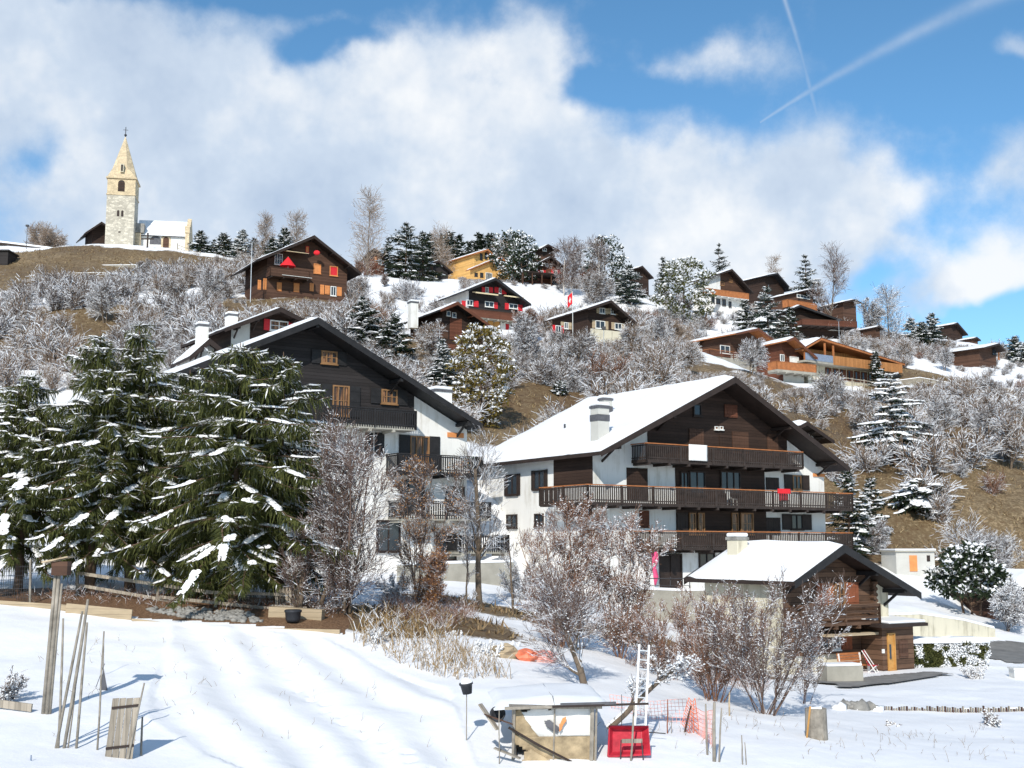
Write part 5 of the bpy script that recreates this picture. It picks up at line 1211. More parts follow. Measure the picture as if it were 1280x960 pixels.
# ---- conifers on the hill -------------------------------------------------------------
HN = dict(whorls=15, per=7, droop=.3, bl=.62, bw=.10, dens=3.6, hang=.3, lift=.3, snow_w=.24, irregular=.3)
hill = [ # px base top Y width kind seed snow label
 (250,322,289,225,26,'s',.45,'firs on the crest just right of the church nave, the left one'),
 (279,324,291,224,24,'s',.45,'fir on the crest between the church nave and the wide brown chalet'),
 (302,326,286,223,22,'f',.9,'frosted pale fir left above the roof of the wide brown chalet'),
 (355,325,283,214,34,'d',.35,'dark fir rising behind the roof of the wide brown chalet'),
 (340,322,296,220,20,'d',.4,'small dark fir half behind the left roof slope of the wide brown chalet'),
 (485,338,297,226,26,'d',.3,'dark fir between the tall larch and the big spruce on the crest'),
 (507,356,276,213,62,'s',.4,'big dark spruce left of the low black shed on the crest'),
 (528,350,288,222,40,'d',.3,'spruce standing directly behind the low black shed'),
 (642,345,292,230,44,'p',.35,'pine with a rounded top right behind the yellow pine chalet'),
 (652,350,305,224,34,'p',.4,'snowy pine between the yellow chalet and the red shuttered chalet'),
 (756,352,300,228,42,'p',.35,'pine behind the right hand birch clump'),
 (786,366,330,219,44,'b',.6,'bluish snow covered spruce on the crest, left of the slim fir'),
 (829,360,320,226,20,'b',.6,'slim bluish fir standing alone on the crest'),
 (855,384,328,212,54,'o',.35,'broad olive green pine left of the brown chalet on the crest'),
 (899,345,303,262,34,'s',.5,'dark fir rising above the roof of the brown chalet on the crest'),
 (1008,375,317,240,40,'s',.5,'tall fir beside the bare larch, above the orange chalet'),
 (960,408,356,206,46,'b',.6,'thick snowy spruce in front of the two crest chalets'),
 (931,404,374,209,26,'s',.5,'small spruce below the white ground floor of the brown chalet'),
 (988,412,384,204,28,'s',.5,'small spruce between the thick spruce and the terrace chalet'),
 (1140,428,397,236,30,'f',.7,'frosted fir in the right crest group, the leftmost'),
 (1166,428,391,234,30,'b',.5,'dark fir in the right crest group, beside the small dark chalet'),
 (1153,430,402,228,24,'s',.5,'short fir in front of the right crest group'),
 (1270,452,420,232,34,'s',.6,'snowy fir at the right edge beyond the open barn'),
 (1283,452,428,228,30,'f',.7,'frosted fir cut off by the right edge beyond the barn'),
 (452,470,372,130,72,'d',.5,'dense snowy spruce rising behind the ridge of the black chalet, left of its twin'),
 (492,478,392,127,70,'d',.42,'dense dark spruce behind the right roof slope of the black chalet'),
 (553,505,424,118,46,'b',.75,'frosted young fir below the dark plank shuttered chalet'),
 (601,535,410,110,66,'g',.55,'golden green snowy pine between the two big chalets'),
 (1119,606,462,124,92,'t',.8,'tall open spruce with snow laden boughs on the right slope'),
 (1150,668,598,110,72,'t2',.95,'short leaning spruce covered with snow, below the tall open one'),
 (1062,662,584,97,66,'d',.5,'dark snowy spruce right behind the gable of the big chalet'),
 (1090,640,596,104,40,'s',.6,'small snowy spruce between the big chalet and the leaning spruce'),
 (700,500,478,128,18,'s',.6,'small green bush like fir among the frosted shrubs above the big chalet'),
 (1095,470,440,186,16,'s',.6,'thin young fir right of the long cream house')]
for i, (px, pb, pt, Y, w, kd, sn, lab) in enumerate(hill):
    p, h = span(px, pb, pt, Y); rad = w/F0*Y/2*(1.3 if Y > 180 else 1.08); k = dict(HN); k['snow'] = sn; sd0 = 40+i*3
    near = Y < 150; 
    if near: k.update(whorls=20, bl=.45, bw=.07, dens=6.5, snow_w=.2)
    if kd == 'p': pine('pine', lab, p, h, rad, sd0, 'needle_dark', sn, n=34, lv=60, bl=.6, bw=.07); continue
    if kd == 'o': pine('pine', lab, p, h, rad, sd0, 'needle_olive', sn, n=46, z0=.04, lv=80, bl=.6, bw=.06); continue
    if kd == 'g': pine('pine', lab, p, h, rad, sd0, 'needle_gold', sn, n=60, z0=.02, lv=110, bl=.36, bw=.04); continue
    if kd == 't': k.update(per=6, whorls=15, droop=.25, lift=.12, irregular=.5, snow_w=.26, hang=.3, snow=1.3, z0=.1, prof=.6, dens=6)
    if kd == 't2': k.update(per=6, whorls=9, droop=.4, lift=.15, snow_w=.28, hang=.5, z0=.12, prof=.4, bl=.5, irregular=.45)
    k['mat'] = {'s': 'needle_dark', 'd': 'needle_dark', 'b': 'needle_blue', 'f': 'needle_blue', 't': 'needle_dark', 't2': 'needle_dark'}[kd]
    if kd == 'f': k['snow'] = 1.2
    conifer('fir' if 'fir' in lab else 'spruce', lab, p, h, rad, sd0, z0=k.pop('z0', .06), **k)
def wood_band():
    """the far wood along the crest, read as one mass"""
    rng = np.random.RandomState(8); V = []; F_ = []; Mi = []; off = 0
    protos = []
    for q in range(3):
        o = conifer('x', None, (0, 0, 0), 9, 2.2, 300+q, **dict(HN, snow=.3, mat='needle_dark')); cr = [c_ for c_ in o.children if c_.name.startswith('crown')][0]; me = cr.data
        v = np.empty(len(me.vertices)*3, np.float32); me.vertices.foreach_get('co', v); f = np.empty(len(me.loops), np.int32); me.loops.foreach_get('vertex_index', f); m = np.empty(len(me.polygons), np.int32); me.polygons.foreach_get('material_index', m)
        protos.append((v.reshape(-1, 3).astype(float), f.reshape(-1, 4), m))
        for c_ in list(o.children): dm = c_.data; bpy.data.objects.remove(c_); bpy.data.meshes.remove(dm)
        bpy.data.objects.remove(o)
    for i in range(44):
        px = rng.uniform(528, 668) if i < 34 else rng.uniform(262, 345); Y = rng.uniform(258, 285) if i < 34 else rng.uniform(240, 262); top = rng.uniform(287, 302) if i < 34 else rng.uniform(296, 310); b_ = W(px, 330, Y); z = hz(b_.x, Y); hh = W(px, top, Y).z-z
        v, f, m = protos[i % 3]; a = rng.uniform(0, 6.28); s = hh/9; sx = s*rng.uniform(.8, 1.3)
        vv = np.stack([(v[:, 0]*cos(a)-v[:, 1]*sin(a))*sx+b_.x, (v[:, 0]*sin(a)+v[:, 1]*cos(a))*sx+Y, v[:, 2]*s+z], 1); V.append(vv); F_.append(f+off); Mi.append(m); off += len(vv)
    o = np_mesh('crest_wood', np.concatenate(V), np.concatenate(F_), ['bark_plain', 'needle_dark', 'snow'], np.concatenate(Mi)); tag(o, 'dark evergreen wood along the crest behind the yellow pine chalet', 'wood', kind='stuff')
wood_band()
# ---- leafless trees --------------------------------------------------------------------
LARCH = [dict(seg=8, n=46, L=1, ang=70, wan=.02, up=.03, keep=1, tap=.95, **{'from': .12}, rr=.3), dict(seg=3, n=5, L=.6, ang=50, wan=.2, up=.1, rr=.6), dict(seg=2, rmin=.03, wan=.3)]
def larch(px, pb, pt, Y, w, seed, lab, mat='twig_pale', name='larch', rmin=.026, frost=0):
    p, h = span(px, pb, pt, Y); cfg = [dict(c_) for c_ in LARCH]; cfg[0]['L'] = w/F0*Y/2*1.5; cfg[1]['L'] = cfg[0]['L']*.42; cfg[-1]['rmin'] = rmin; cfg[0]['n'] = 95; cfg[0]['ang'] = 62; cfg[1]['n'] = 6
    return bare_tree(name, lab, 'larch', p, cfg, seed, r=h*.011, h=h, mat=mat, bark='bark', snow=frost, snow_r=.09)
larch(330, 322, 268, 226, 26, 5, 'pale leafless larch above the left roof slope of the wide brown chalet')
larch(370, 318, 258, 218, 32, 6, 'pale leafless larch right behind the dark fir near the wide brown chalet')
larch(459, 350, 253, 207, 44, 7, 'tall pale leafless larch right of the wide brown chalet, tallest on the crest')
larch(553, 335, 278, 250, 34, 8, 'leafless larch above the dark wood behind the shed')
larch(625, 335, 290, 256, 26, 9, 'leafless larch behind the higher yellow gable')
larch(968, 352, 320, 262, 24, 10, 'small leafless larch between the two crest chalets on the right')
larch(1111, 416, 350, 226, 40, 12, 'frosted leafless larch standing alone right of the flat chalet', 'twig_frost', frost=.1)
BIRCH = [dict(seg=7, n=13, L=3.2, ang=38, wan=.05, up=.06, keep=1, tap=.8, **{'from': .25}, rr=.5), dict(seg=4, n=8, L=1.5, ang=35, wan=.14, up=.1, rr=.5), dict(seg=3, n=5, L=.9, ang=35, wan=.2, rr=.6), dict(seg=2, rmin=.022, wan=.25, up=-.1)]
def decid(px, pb, pt, Y, seed, lab, name='birch', cat='birch', cfg=BIRCH, r=None, stems=1, spread=0, mat='twig_purple', bark='birch_bark', sc=1, rmin=None, hf=.8, **kw):
    p, h = span(px, pb, pt, Y); c2 = [dict(c_) for c_ in cfg]
    for c_ in c2:
        if 'L' in c_: c_['L'] *= sc*h/9
    if rmin: c2[-1]['rmin'] = rmin
    return bare_tree(name, lab, cat, p, c2, seed, r=r or h*.014, h=h*hf, stems=stems, spread=spread, mat=mat, bark=bark, **kw)
decid(705, 362, 290, 216, 21, 'white stemmed leafless birch in front of the red shuttered chalet', mat='twig_purple')
decid(714, 363, 287, 218, 22, 'white stemmed leafless birch right of its twin by the red shuttered chalet')
decid(749, 356, 284, 220, 24, 'pale leafless birch in front of the pine on the crest')
decid(1036, 392, 312, 228, 26, 'big bare tree leaning right beside the tall fir on the right crest', 'bare_tree', 'tree', mat='twig_purple', bark='bark', lean=(.12, 0), sc=1.2)
decid(1090, 420, 374, 226, 28, 'bare grey tree left of the frosted larch on the right crest', 'bare_tree', 'tree', mat='twig_frost', bark='bark', stems=3, spread=.3)
decid(60, 306, 283, 244, 30, 'round tan leafless bush left of the church', 'bush', 'bush', mat='twig_pale', bark='bark', stems=9, spread=.9, sc=1.3)
decid(480, 372, 335, 200, 31, 'bare fruit tree on the snowy meadow right of the wide brown chalet', 'fruit_tree', 'tree', mat='twig_purple', bark='bark', sc=1.1, hf=.6)
decid(449, 362, 318, 206, 32, 'bare reddish tree tight against the right eave of the wide brown chalet', 'fruit_tree', 'tree', mat='twig_red', bark='bark', sc=1.1, hf=.6)
decid(548, 418, 362, 160, 33, 'crooked dark fruit tree above the dark plank shuttered chalet', 'fruit_tree', 'tree', mat='twig_dark', bark='bark', sc=1.3, hf=.55)
decid(850, 448, 395, 172, 34, 'rounded olive brown bare tree right of the brown chalet with cream shutters', 'bare_tree', 'tree', mat='twig_pale', bark='bark', sc=1.3, hf=.6, stems=3, spread=.4)
decid(745, 368, 340, 212, 35, 'thick grey bush below the hut on the crest', 'bush', 'bush', mat='twig_dark', bark='bark', stems=7, spread=.9, sc=1.2)
decid(660, 425, 385, 160, 36, 'brown bush against the right end of the long balcony', 'bush', 'bush', mat='twig_red', bark='bark', stems=6, spread=.7)
decid(185, 350, 325, 196, 37, 'dark ball of brush at the corner of the church meadow', 'bush', 'bush', mat='twig_dark', bark='bark', stems=8, spread=.9, sc=1.3)
# right slope
SNOWY = [dict(seg=6, n=7, L=3.4, ang=42, wan=.13, up=.02, keep=1, tap=.6, **{'from': .3}, rr=.6), dict(seg=5, n=9, L=1.9, ang=42, wan=.17, up=.03, rr=.55), dict(seg=3, n=6, L=1.0, ang=42, wan=.22, rr=.6), dict(seg=2, rmin=.014, wan=.3)]
decid(1211, 722, 612, 97, 41, 'bare forked tree with white snowy limbs on the slope above the concrete hut', 'bare_tree', 'tree', cfg=SNOWY, mat='twig_frost', bark='twig_frost', sc=1.3, hf=.55)
decid(1250, 740, 640, 100, 42, 'wide frosted tree left of the right edge of the photo, behind the pine bush', 'bare_tree', 'tree', cfg=SNOWY, mat='twig_frost', bark='bark', sc=1.2, hf=.6, stems=3, spread=.4)
decid(1090, 715, 640, 100, 43, 'snowy bush behind the right eave of the log cabin', 'bush', 'bush', cfg=SNOWY, mat='twig_frost', bark='bark', stems=5, spread=.6)
decid(1258, 792, 720, 80, 44, 'white frosted bush beside the road end on the right', 'bush', 'bush', cfg=SNOWY, mat='twig_frost', bark='bark', stems=7, spread=.8, snow=.2)
p, h = span(1216, 772, 686, 84); pine('pine', 'snowy leaning pine bush with several stems above the retaining wall', p, h, 2.2, 77, 'needle_dark', .5, n=60, z0=.3, lv=110, bl=.34, bw=.045, stems=3, lean=-.05)
# middle ground
MID = [dict(seg=6, n=9, L=3.0, ang=32, wan=.10, up=.05, keep=1, tap=.7, **{'from': .15}, rr=.55), dict(seg=5, n=8, L=1.7, ang=36, wan=.14, up=.06, rr=.55), dict(seg=4, n=6, L=.9, ang=34, wan=.18, up=.04, rr=.6), dict(seg=3, rmin=.0085, wan=.22, up=.05)]
decid(432, 795, 512, 48, 51, 'big bushy leafless tree with purple brown twigs, right of the spruces', 'bare_tree', 'tree', cfg=MID, mat='twig_purple', bark='bark', stems=8, spread=.5, sc=.85, r=.07, hf=.88, snow=.09, snow_r=.032)
decid(373, 760, 600, 47.5, 52, 'leaning grey trunked tree by the end of the rail fence', 'bare_tree', 'tree', cfg=MID, mat='twig_purple', bark='bark', sc=1.0, r=.15, hf=.75, lean=(.12, 0))
decid(396, 762, 620, 48.2, 53, 'second thinner grey tree leaning right beside the fence end', 'bare_tree', 'tree', cfg=MID, mat='twig_purple', bark='bark', sc=1.0, r=.11, hf=.75, lean=(.3, 0))
decid(600, 765, 522, 57, 54, 'slim upright leafless tree between the two big chalets', 'bare_tree', 'tree', cfg=[dict(MID[0], n=16, ang=40, **{'from': .35}), MID[1], dict(MID[2], n=5), MID[3]], mat='twig_dark', bark='bark', sc=.85, r=.15, hf=.95, snow=.03, snow_r=.03)
decid(583, 768, 640, 56, 57, 'thin bare sapling left of the slim upright tree', 'sapling', 'tree', cfg=[dict(MID[0], n=8), MID[1], dict(MID[2], n=3), MID[3]], mat='twig_dark', bark='bark', sc=.6, r=.06, hf=.9)
decid(641, 765, 655, 58, 58, 'thin bare tree right of the slim upright tree', 'sapling', 'tree', cfg=[dict(MID[0], n=8), MID[1], dict(MID[2], n=3), MID[3]], mat='twig_dark', bark='bark', sc=.7, r=.09, hf=.8)
decid(520, 755, 565, 53, 55, 'slender bush with leftover orange leaves in front of the black chalet', 'bush', 'bush', cfg=MID, mat='twig_purple', bark='bark', stems=5, spread=.34, sc=.62, r=.035, hf=.95, leaves=2600)
decid(540, 780, 655, 52, 59, 'low bush with dense orange leaves on the brown bank', 'bush', 'bush', cfg=MID, mat='twig_red', bark='bark', stems=6, spread=.35, sc=.6, r=.04, hf=.7, leaves=1500)
decid(700, 800, 628, 49, 56, 'tall bush of pinkish frosted twigs in front of the left corner of the big chalet', 'bush', 'bush', cfg=MID, mat='twig_red', bark='bark', stems=7, spread=.42, sc=.8, r=.04, hf=.95, snow=.13, snow_r=.034)
decid(775, 800, 640, 50, 60, 'tall bush of rosy twigs in front of the lowest balcony of the big chalet', 'bush', 'bush', cfg=MID, mat='twig_red', bark='bark', stems=6, spread=.42, sc=.76, r=.035, hf=.95, snow=.16, snow_r=.036)
APPLE = [dict(seg=6, n=8, L=2.6, ang=48, wan=.16, up=.03, keep=1, tap=.5, **{'from': .3}, rr=.6), dict(seg=5, n=11, L=1.5, ang=48, wan=.2, up=.05, rr=.5), dict(seg=4, n=8, L=.85, ang=40, wan=.2, up=.1, rr=.5), dict(seg=3, rmin=.007, wan=.25, up=.12)]
decid(736, 858, 680, 40, 61, 'old apple tree with a leaning dark trunk behind the shed', 'apple_tree', 'tree', cfg=APPLE, mat='twig_purple', bark='bark', sc=1.75, r=.17, hf=.6, lean=(-.18, 0), snow=.05, snow_r=.032)
decid(748, 915, 775, 34.5, 62, 'apple tree with a low trunk and a long snow covered limb reaching right', 'apple_tree', 'tree', cfg=[dict(APPLE[0], n=5, **{'from': .5}), dict(APPLE[1], n=6), dict(APPLE[2], n=6), APPLE[3]], mat='twig_dark', bark='bark', sc=1.1, r=.13, hf=1.0, dirs=[(.8, .1, .8)], snow=.22, snow_r=.045)
FAN = [dict(seg=6, n=6.5, L=1.5, ang=24, wan=.06, up=.03, keep=1, tap=.75, **{'from': .3}, rr=.55), dict(seg=4, n=4.5, L=.8, ang=28, wan=.12, up=.06, rr=.55), dict(seg=3, n=4, L=.4, ang=30, wan=.15, up=.06, rr=.6), dict(seg=2, rmin=.0065, wan=.2)]
decid(958, 903, 700, 41, 63, 'large fan shaped shrub of many grey stems in front of the log cabin', 'bush', 'bush', cfg=FAN, mat='twig_purple', bark='bark', stems=17, spread=.62, sc=1.6, r=.028, hf=.9, snow=.16, snow_r=.027)
decid(890, 880, 735, 43, 64, 'reddish brown shrub left of the fan shaped one', 'bush', 'bush', cfg=FAN, mat='twig_red', bark='bark', stems=20, spread=.7, sc=1.6, r=.025, hf=.95, snow=.08, snow_r=.026)
decid(835, 855, 748, 47, 65, 'russet shrub under the small terrace wall of the big chalet', 'bush', 'bush', cfg=FAN, mat='twig_red', bark='bark', stems=18, spread=.75, sc=1.4, r=.022, hf=1.0, snow=.06, snow_r=.03)
decid(1005, 870, 735, 47, 66, 'leafless shrub right up against the plaster base of the cabin', 'bush', 'bush', cfg=FAN, mat='twig_purple', bark='bark', stems=5, spread=.6, sc=1.2, r=.018, hf=.8, snow=.2, snow_r=.03)
decid(925, 850, 742, 52, 67, 'russet shrub below the snowy roof of the cabin', 'bush', 'bush', cfg=FAN, mat='twig_red', bark='bark', stems=16, spread=.6, sc=1.4, r=.022, hf=.8, snow=.05, snow_r=.03)
for i, (px, pb, pt, Y, w_, lab, mt, sn) in enumerate([
 (610, 840, 785, 44, 1, 'snow laden low shrub above the plastic bucket', 'twig_dark', .5), (565, 835, 775, 47, 1, 'dark bramble bush on the brown bank', 'twig_red', .12), (640, 830, 790, 47, 1, 'low snowy shrub left of the orange wrapped plants', 'twig_dark', .5),
 (470, 830, 770, 44, 1, 'brown shrub at the corner of the snow field, under the big leafless tree', 'twig_dark', .15), (820, 830, 790, 50, 1, 'low shrub behind the ladder top', 'twig_red', .3), (680, 780, 738, 56, 1, 'snowy shrub on the bank below the left wall of the big chalet', 'twig_dark', .5),
 (1240, 921, 872, 43, 1, 'small bare shrub in the snow at the right, in front of the low wall', 'twig_purple', .1), (1118, 925, 885, 42, 1, 'wispy low shrub in the snow right of the stump', 'twig_purple', .05), (2, 862, 808, 34, 1, 'small bare shrub at the left edge of the snow field', 'twig_dark', .1),
 (1218, 848, 818, 60, 1, 'small snowy sapling at the end of the hedge', 'twig_purple', .3), (490, 745, 700, 56, 1, 'low bush in the shade below the black chalet', 'twig_dark', .2), (655, 745, 690, 64, 1, 'olive bush below the windows of the big chalet', 'twig_dark', .15)]):
    decid(px, pb, pt, Y, 80+i, lab, 'bush', 'bush', cfg=FAN, mat=mt, bark='bark', stems=10 if sn > .06 else 5, spread=.8, sc=1.6, r=.016, hf=.75, snow=sn, snow_r=.035)
# bare trees scattered through the scrub: copies that nothing tells apart
_first = []
for i, (px, pb, Y, s_) in enumerate([(20,440,150,1.0),(75,455,128,.85),(130,420,150,1.1),(215,405,160,.9),(235,372,178,.8),(262,390,160,1.0),(450,395,168,.9),(540,480,132,.9),(655,470,140,1.1),(720,478,138,1.2),(790,470,150,1.1),(828,455,165,1.0),(700,448,150,.8),(860,480,150,.9),
    (940,495,160,1.0),(1040,520,150,1.1),(1085,540,142,1.0),(1180,540,140,1.0),(1235,560,135,1.1),(1265,600,125,1.2),(1165,600,125,.9),(1240,500,170,.9),(1130,440,205,.9),(1180,450,205,.8)]):
    b_ = W(px, pb, Y); loc = Vector((b_.x, Y, hz(b_.x, Y)))
    if i < 3:
        cf = [dict(SNOWY[0], n=9, L=2.4), dict(SNOWY[1], n=9, L=1.4), dict(SNOWY[2], n=6, L=.8), dict(SNOWY[3], rmin=.02)]
        t_ = bare_tree('bare_tree', 'leafless frosted tree rising from the hillside scrub', 'tree', loc, cf, 900+i, stems=2, spread=.3, r=.10, h=3.6, mat=['twig_dark', 'twig_brown', 'twig_frost'][i], bark='bark', group='leafless trees scattered in the hillside scrub'); _first.append(t_)
    else:
        t_ = copy_tree(_first[i % 3]); t_.location = loc
    t_.rotation_euler = (0, 0, i*1.3); t_.scale = (s_,)*3
# ---- frosted thicket on the hillside: nobody could count it ---------------------------------
def thicket():
    protos = []
    for q in range(7):
        rng = np.random.RandomState(500+q); S = Segs()
        cfg = [dict(seg=2, n=8, L=.95, ang=34, wan=.2, up=.02, keep=1, tap=.7, **{'from': .2}, rr=.5), dict(seg=1, n=4, L=.5, ang=40, wan=.2, rr=.7), dict(seg=1, rmin=.017, wan=.2)]
        for st in range(11):
            a = rng.uniform(0, 2*PI); t = .85*math.sqrt(rng.rand()); dr = norm(np.array([sin(t)*cos(a), sin(t)*sin(a), cos(t)])); grow(S, np.array([rng.uniform(-.3, .3), rng.uniform(-.3, .3), -.2]), dr, rng.uniform(1.3, 2.1), .024, 0, cfg, rng)
        protos.append(S.mesh(rng, .5)[:2])
    rng = np.random.RandomState(77); V = []; F_ = []; Mi = []; off = 0; cnt = 0
    foot = np.array([(x, y, r) for x, y, r in FOOT])
    tries = 0
    N0 = 26000; Ys = np.sqrt(rng.uniform(86**2, 236**2, N0)); Xs = rng.uniform(-.47, .47, N0)*Ys; Zs = hz_arr(Xs, Ys); bm_, _ = bare_mask(Xs, Ys, Zs)
    dn = fbm(Xs*.06+3, Ys*.06+8, 3); 
    open_ = [(430,575,340,377,190,240),(590,835,362,398,192,232),(-60,195,300,358,181,240),(190,250,300,332,184,240),(600,700,500,548,95,122),(1130,1205,462,494,180,205),(830,1000,455,468,180,195),(1090,1290,690,790,60,104),(1010,1110,400,422,190,230),(440,570,318,350,190,260),(250,300,300,330,200,260)]
    for x, y, z, b_, dd, n_ in zip(Xs, Ys, Zs, bm_, dn, rng.rand(N0)):
        px, py = proj((x, y, z))
        if px < -60 or px > 1340: continue
        if y < 102 and not (px > 1075 and y > 88): 
            if not (620 < px < 700 and y > 92): continue
        if any(a0 < px < a1 and b0 < py < b1 and c0 < y < c1 for a0, a1, b0, b1, c0, c1 in open_): continue
        dens = .95
        dens *= (.25+1.3*sstep(.40, .58, dd)); bare_here = b_ > .75
        if px > 1080 and 480 < py < 700: dens = .42 if dd < .5 else .9
        if px < 110 and py > 440: dens = .5
        if b_ > .85: dens *= .22
        if px < 420 and y > 125: dens *= .72
        if n_ > dens*.165: continue
        if ((foot[:, 0]-x)**2+(foot[:, 1]-y)**2 < (foot[:, 2]+1)**2).any(): continue
        sc = (.45+1.5*rng.rand()**1.8)*(1.0 if y < 190 else .75)
        top = proj((x, y, z+2.6*sc)); w_ = 2*sc/y*F0; bad = False
        for (k0, k1, k2, k3, ky) in KEEP:
            if y < ky+1 and px+w_ > k0 and px-w_ < k2 and py > k1 and top[1] < k3-3:
                lim = (py-(k3-3))/max(1, (py-top[1]))
                if lim < .3: bad = True; break
                sc *= lim; top = proj((x, y, z+2.6*sc))
        if bad: continue
        v, f = protos[rng.randint(7)]; a = rng.uniform(0, 6.28); sx = sc*rng.uniform(.85, 1.3)
        V.append(np.stack([(v[:, 0]*cos(a)-v[:, 1]*sin(a))*sx+x, (v[:, 0]*sin(a)+v[:, 1]*cos(a))*sx+y, v[:, 2]*sc+z], 1)); F_.append(f+off); off += len(v)
        q = fbm(np.array([x*.045]), np.array([y*.045]), 2)[0]+rng.uniform(-.12, .12)
        if px < 110 and py > 440: q = .2
        Mi.append(np.full(len(f), 1 if q > .56 else (2 if q < .46 else (3 if rng.rand() < .15 else 0)))); cnt += 1
    print('thicket', cnt, off)
    o = np_mesh('hillside_thicket', np.concatenate(V), np.concatenate(F_), ['twig_frost', 'twig_dark', 'twig_brown', 'twig_red'], np.concatenate(Mi)); tag(o, 'frosted leafless scrub covering the hillside between the chalets', 'scrub', kind='stuff')
thicket()
# dry stalks and grass on the banks
def stalks(name, label, polys, n, hgt, mat, seed, lean=.35, r=.006):
    rng = np.random.RandomState(seed); S = Segs()
    for poly, k in polys:
        xs = [p[0] for p in poly]; ys = [p[1] for p in poly]; P_ = []
        while len(P_) < k:
            x = rng.uniform(min(xs), max(xs), k*3); y = rng.uniform(min(ys), max(ys), k*3); ok = in_poly(x, y, poly); P_ += list(zip(x[ok], y[ok]))
        P_ = np.array(P_[:k]); Z_ = hz_arr(P_[:, 0], P_[:, 1])
        for (x, y), z in zip(P_, Z_):
            h_ = hgt*rng.uniform(.5, 1.3); d = norm(np.array([rng.normal()*lean, rng.normal()*lean, 1])); p = np.array([x, y, z-.05]); q = p+d*h_*.6; S.add(p, q, r, r*.8); d2 = norm(d+np.array([rng.normal()*.4, rng.normal()*.4, -.15])); S.add(q, q+d2*h_*.5, r*.8, r*.5)
            if rng.rand() < .35: S.add(q, q+norm(d+rv(rng)*.8)*h_*.4, r*.7, r*.5)
    v, f, m = S.mesh(rng, .6); o = np_mesh(name, v, f, [mat], m); return tag(o, label, 'dry plants', kind='stuff')
stalks('dry_stalks', 'golden dry stalks dusted with snow along the corner of the snow field', [(wpoly([(440,815,43.5),(560,865,39.5),(640,868,40),(560,825,46),(455,775,48)]), 620)], 0, .7, 'straw', 3, r=.012)
stalks('brown_undergrowth', 'brown dry undergrowth on the banks below the big chalets', [(wpoly([(470,790,49),(560,830,47),(600,770,55),(560,740,58),(480,750,55)]), 1500), (wpoly([(780,850,48),(960,870,49),(960,800,58),(820,780,60)]), 1800), (wpoly([(10,752,48.3),(430,775,47),(430,745,50),(100,725,51)]), 700)], 0, .5, 'twig_red', 5, lean=.6, r=.008)
stalks('snow_field_stubble', 'thin dry stems poking out of the garden snow', [(wpoly([(0,800,43),(420,810,43),(600,950,30.5),(20,950,29.5)]), 90), (wpoly([(640,950,31.5),(1280,950,34),(1280,900,43),(700,870,38)]), 160)], 0, .28, 'hay', 9, lean=.5, r=.006)

def tufts():
    rng = np.random.RandomState(12); n = 60000; Ys = np.sqrt(rng.uniform(88**2, 235**2, n)); Ys[:14000] = rng.uniform(44, 82, 14000); Xs = rng.uniform(-.46, .46, n)*Ys; Zs = hz_arr(Xs, Ys); b_, _ = bare_mask(Xs, Ys, Zs)
    ok = rng.rand(n) < np.clip((b_-.45)*.9, 0, .55); Xs, Ys, Zs = Xs[ok], Ys[ok], Zs[ok]; k = 5; m = len(Xs)*k
    P_ = np.repeat(np.stack([Xs, Ys, Zs-.03], 1), k, 0)+np.concatenate([rng.normal(size=(m, 2))*.16, np.zeros((m, 1))], 1); sc = np.repeat(rng.uniform(.5, 1.5, len(Xs)), k)
    d = np.concatenate([rng.normal(size=(m, 2))*.6, np.ones((m, 1))], 1)*(.26*sc)[:, None]; w = np.concatenate([rng.normal(size=(m, 2)), np.zeros((m, 1))], 1); w /= np.linalg.norm(w, axis=1)[:, None]; w *= .045
    v = np.stack([P_-w, P_+w, P_+d+w*.2, P_+d-w*.2], 1).reshape(-1, 3); o = np_mesh('winter_grass', v, np.arange(m*4).reshape(-1, 4), ['hay', 'hay_dark', 'hay_pale'], rng.choice(3, m, p=[.6, .25, .15])); tag(o, 'tufts of dead winter grass on the open slopes and church meadow', 'grass', kind='stuff')
tufts()
M['old_tan'] = var_mat('stained_hessian', (.34, .26, .16), .5, 2.2, .9, .6)
# ------------------------------------------------------------------ small things
def stick(name, label, cat, a, b, Y, r=.025, mat='pole_wood', Y2=None, n=6, group=None, r2=None):
    """a pole from its foot (surveyed at a) up to its tip (b)"""
    g = W(a[0], a[1], Y); z = hz(g.x, g.y); t = W(b[0], b[1], Y2 or Y)
    if abs(z-g.z) > .6: t.z += (z-g.z)
    foot = Vector((g.x, g.y, z-.15)); m = MB(); d = t-foot
    pts = [(0, 0, 0)]+[tuple(d*k/3+Vector((.012*math.sin(k*5+a[0]), .01, 0))) for k in (1, 2)]+[tuple(d)]
    m.tube(pts, [r, r, r*.95, (r2 or r*.75)], n); o = m.build(name, mat, loc=foot, smooth=True); return tag(o, label, cat, group)
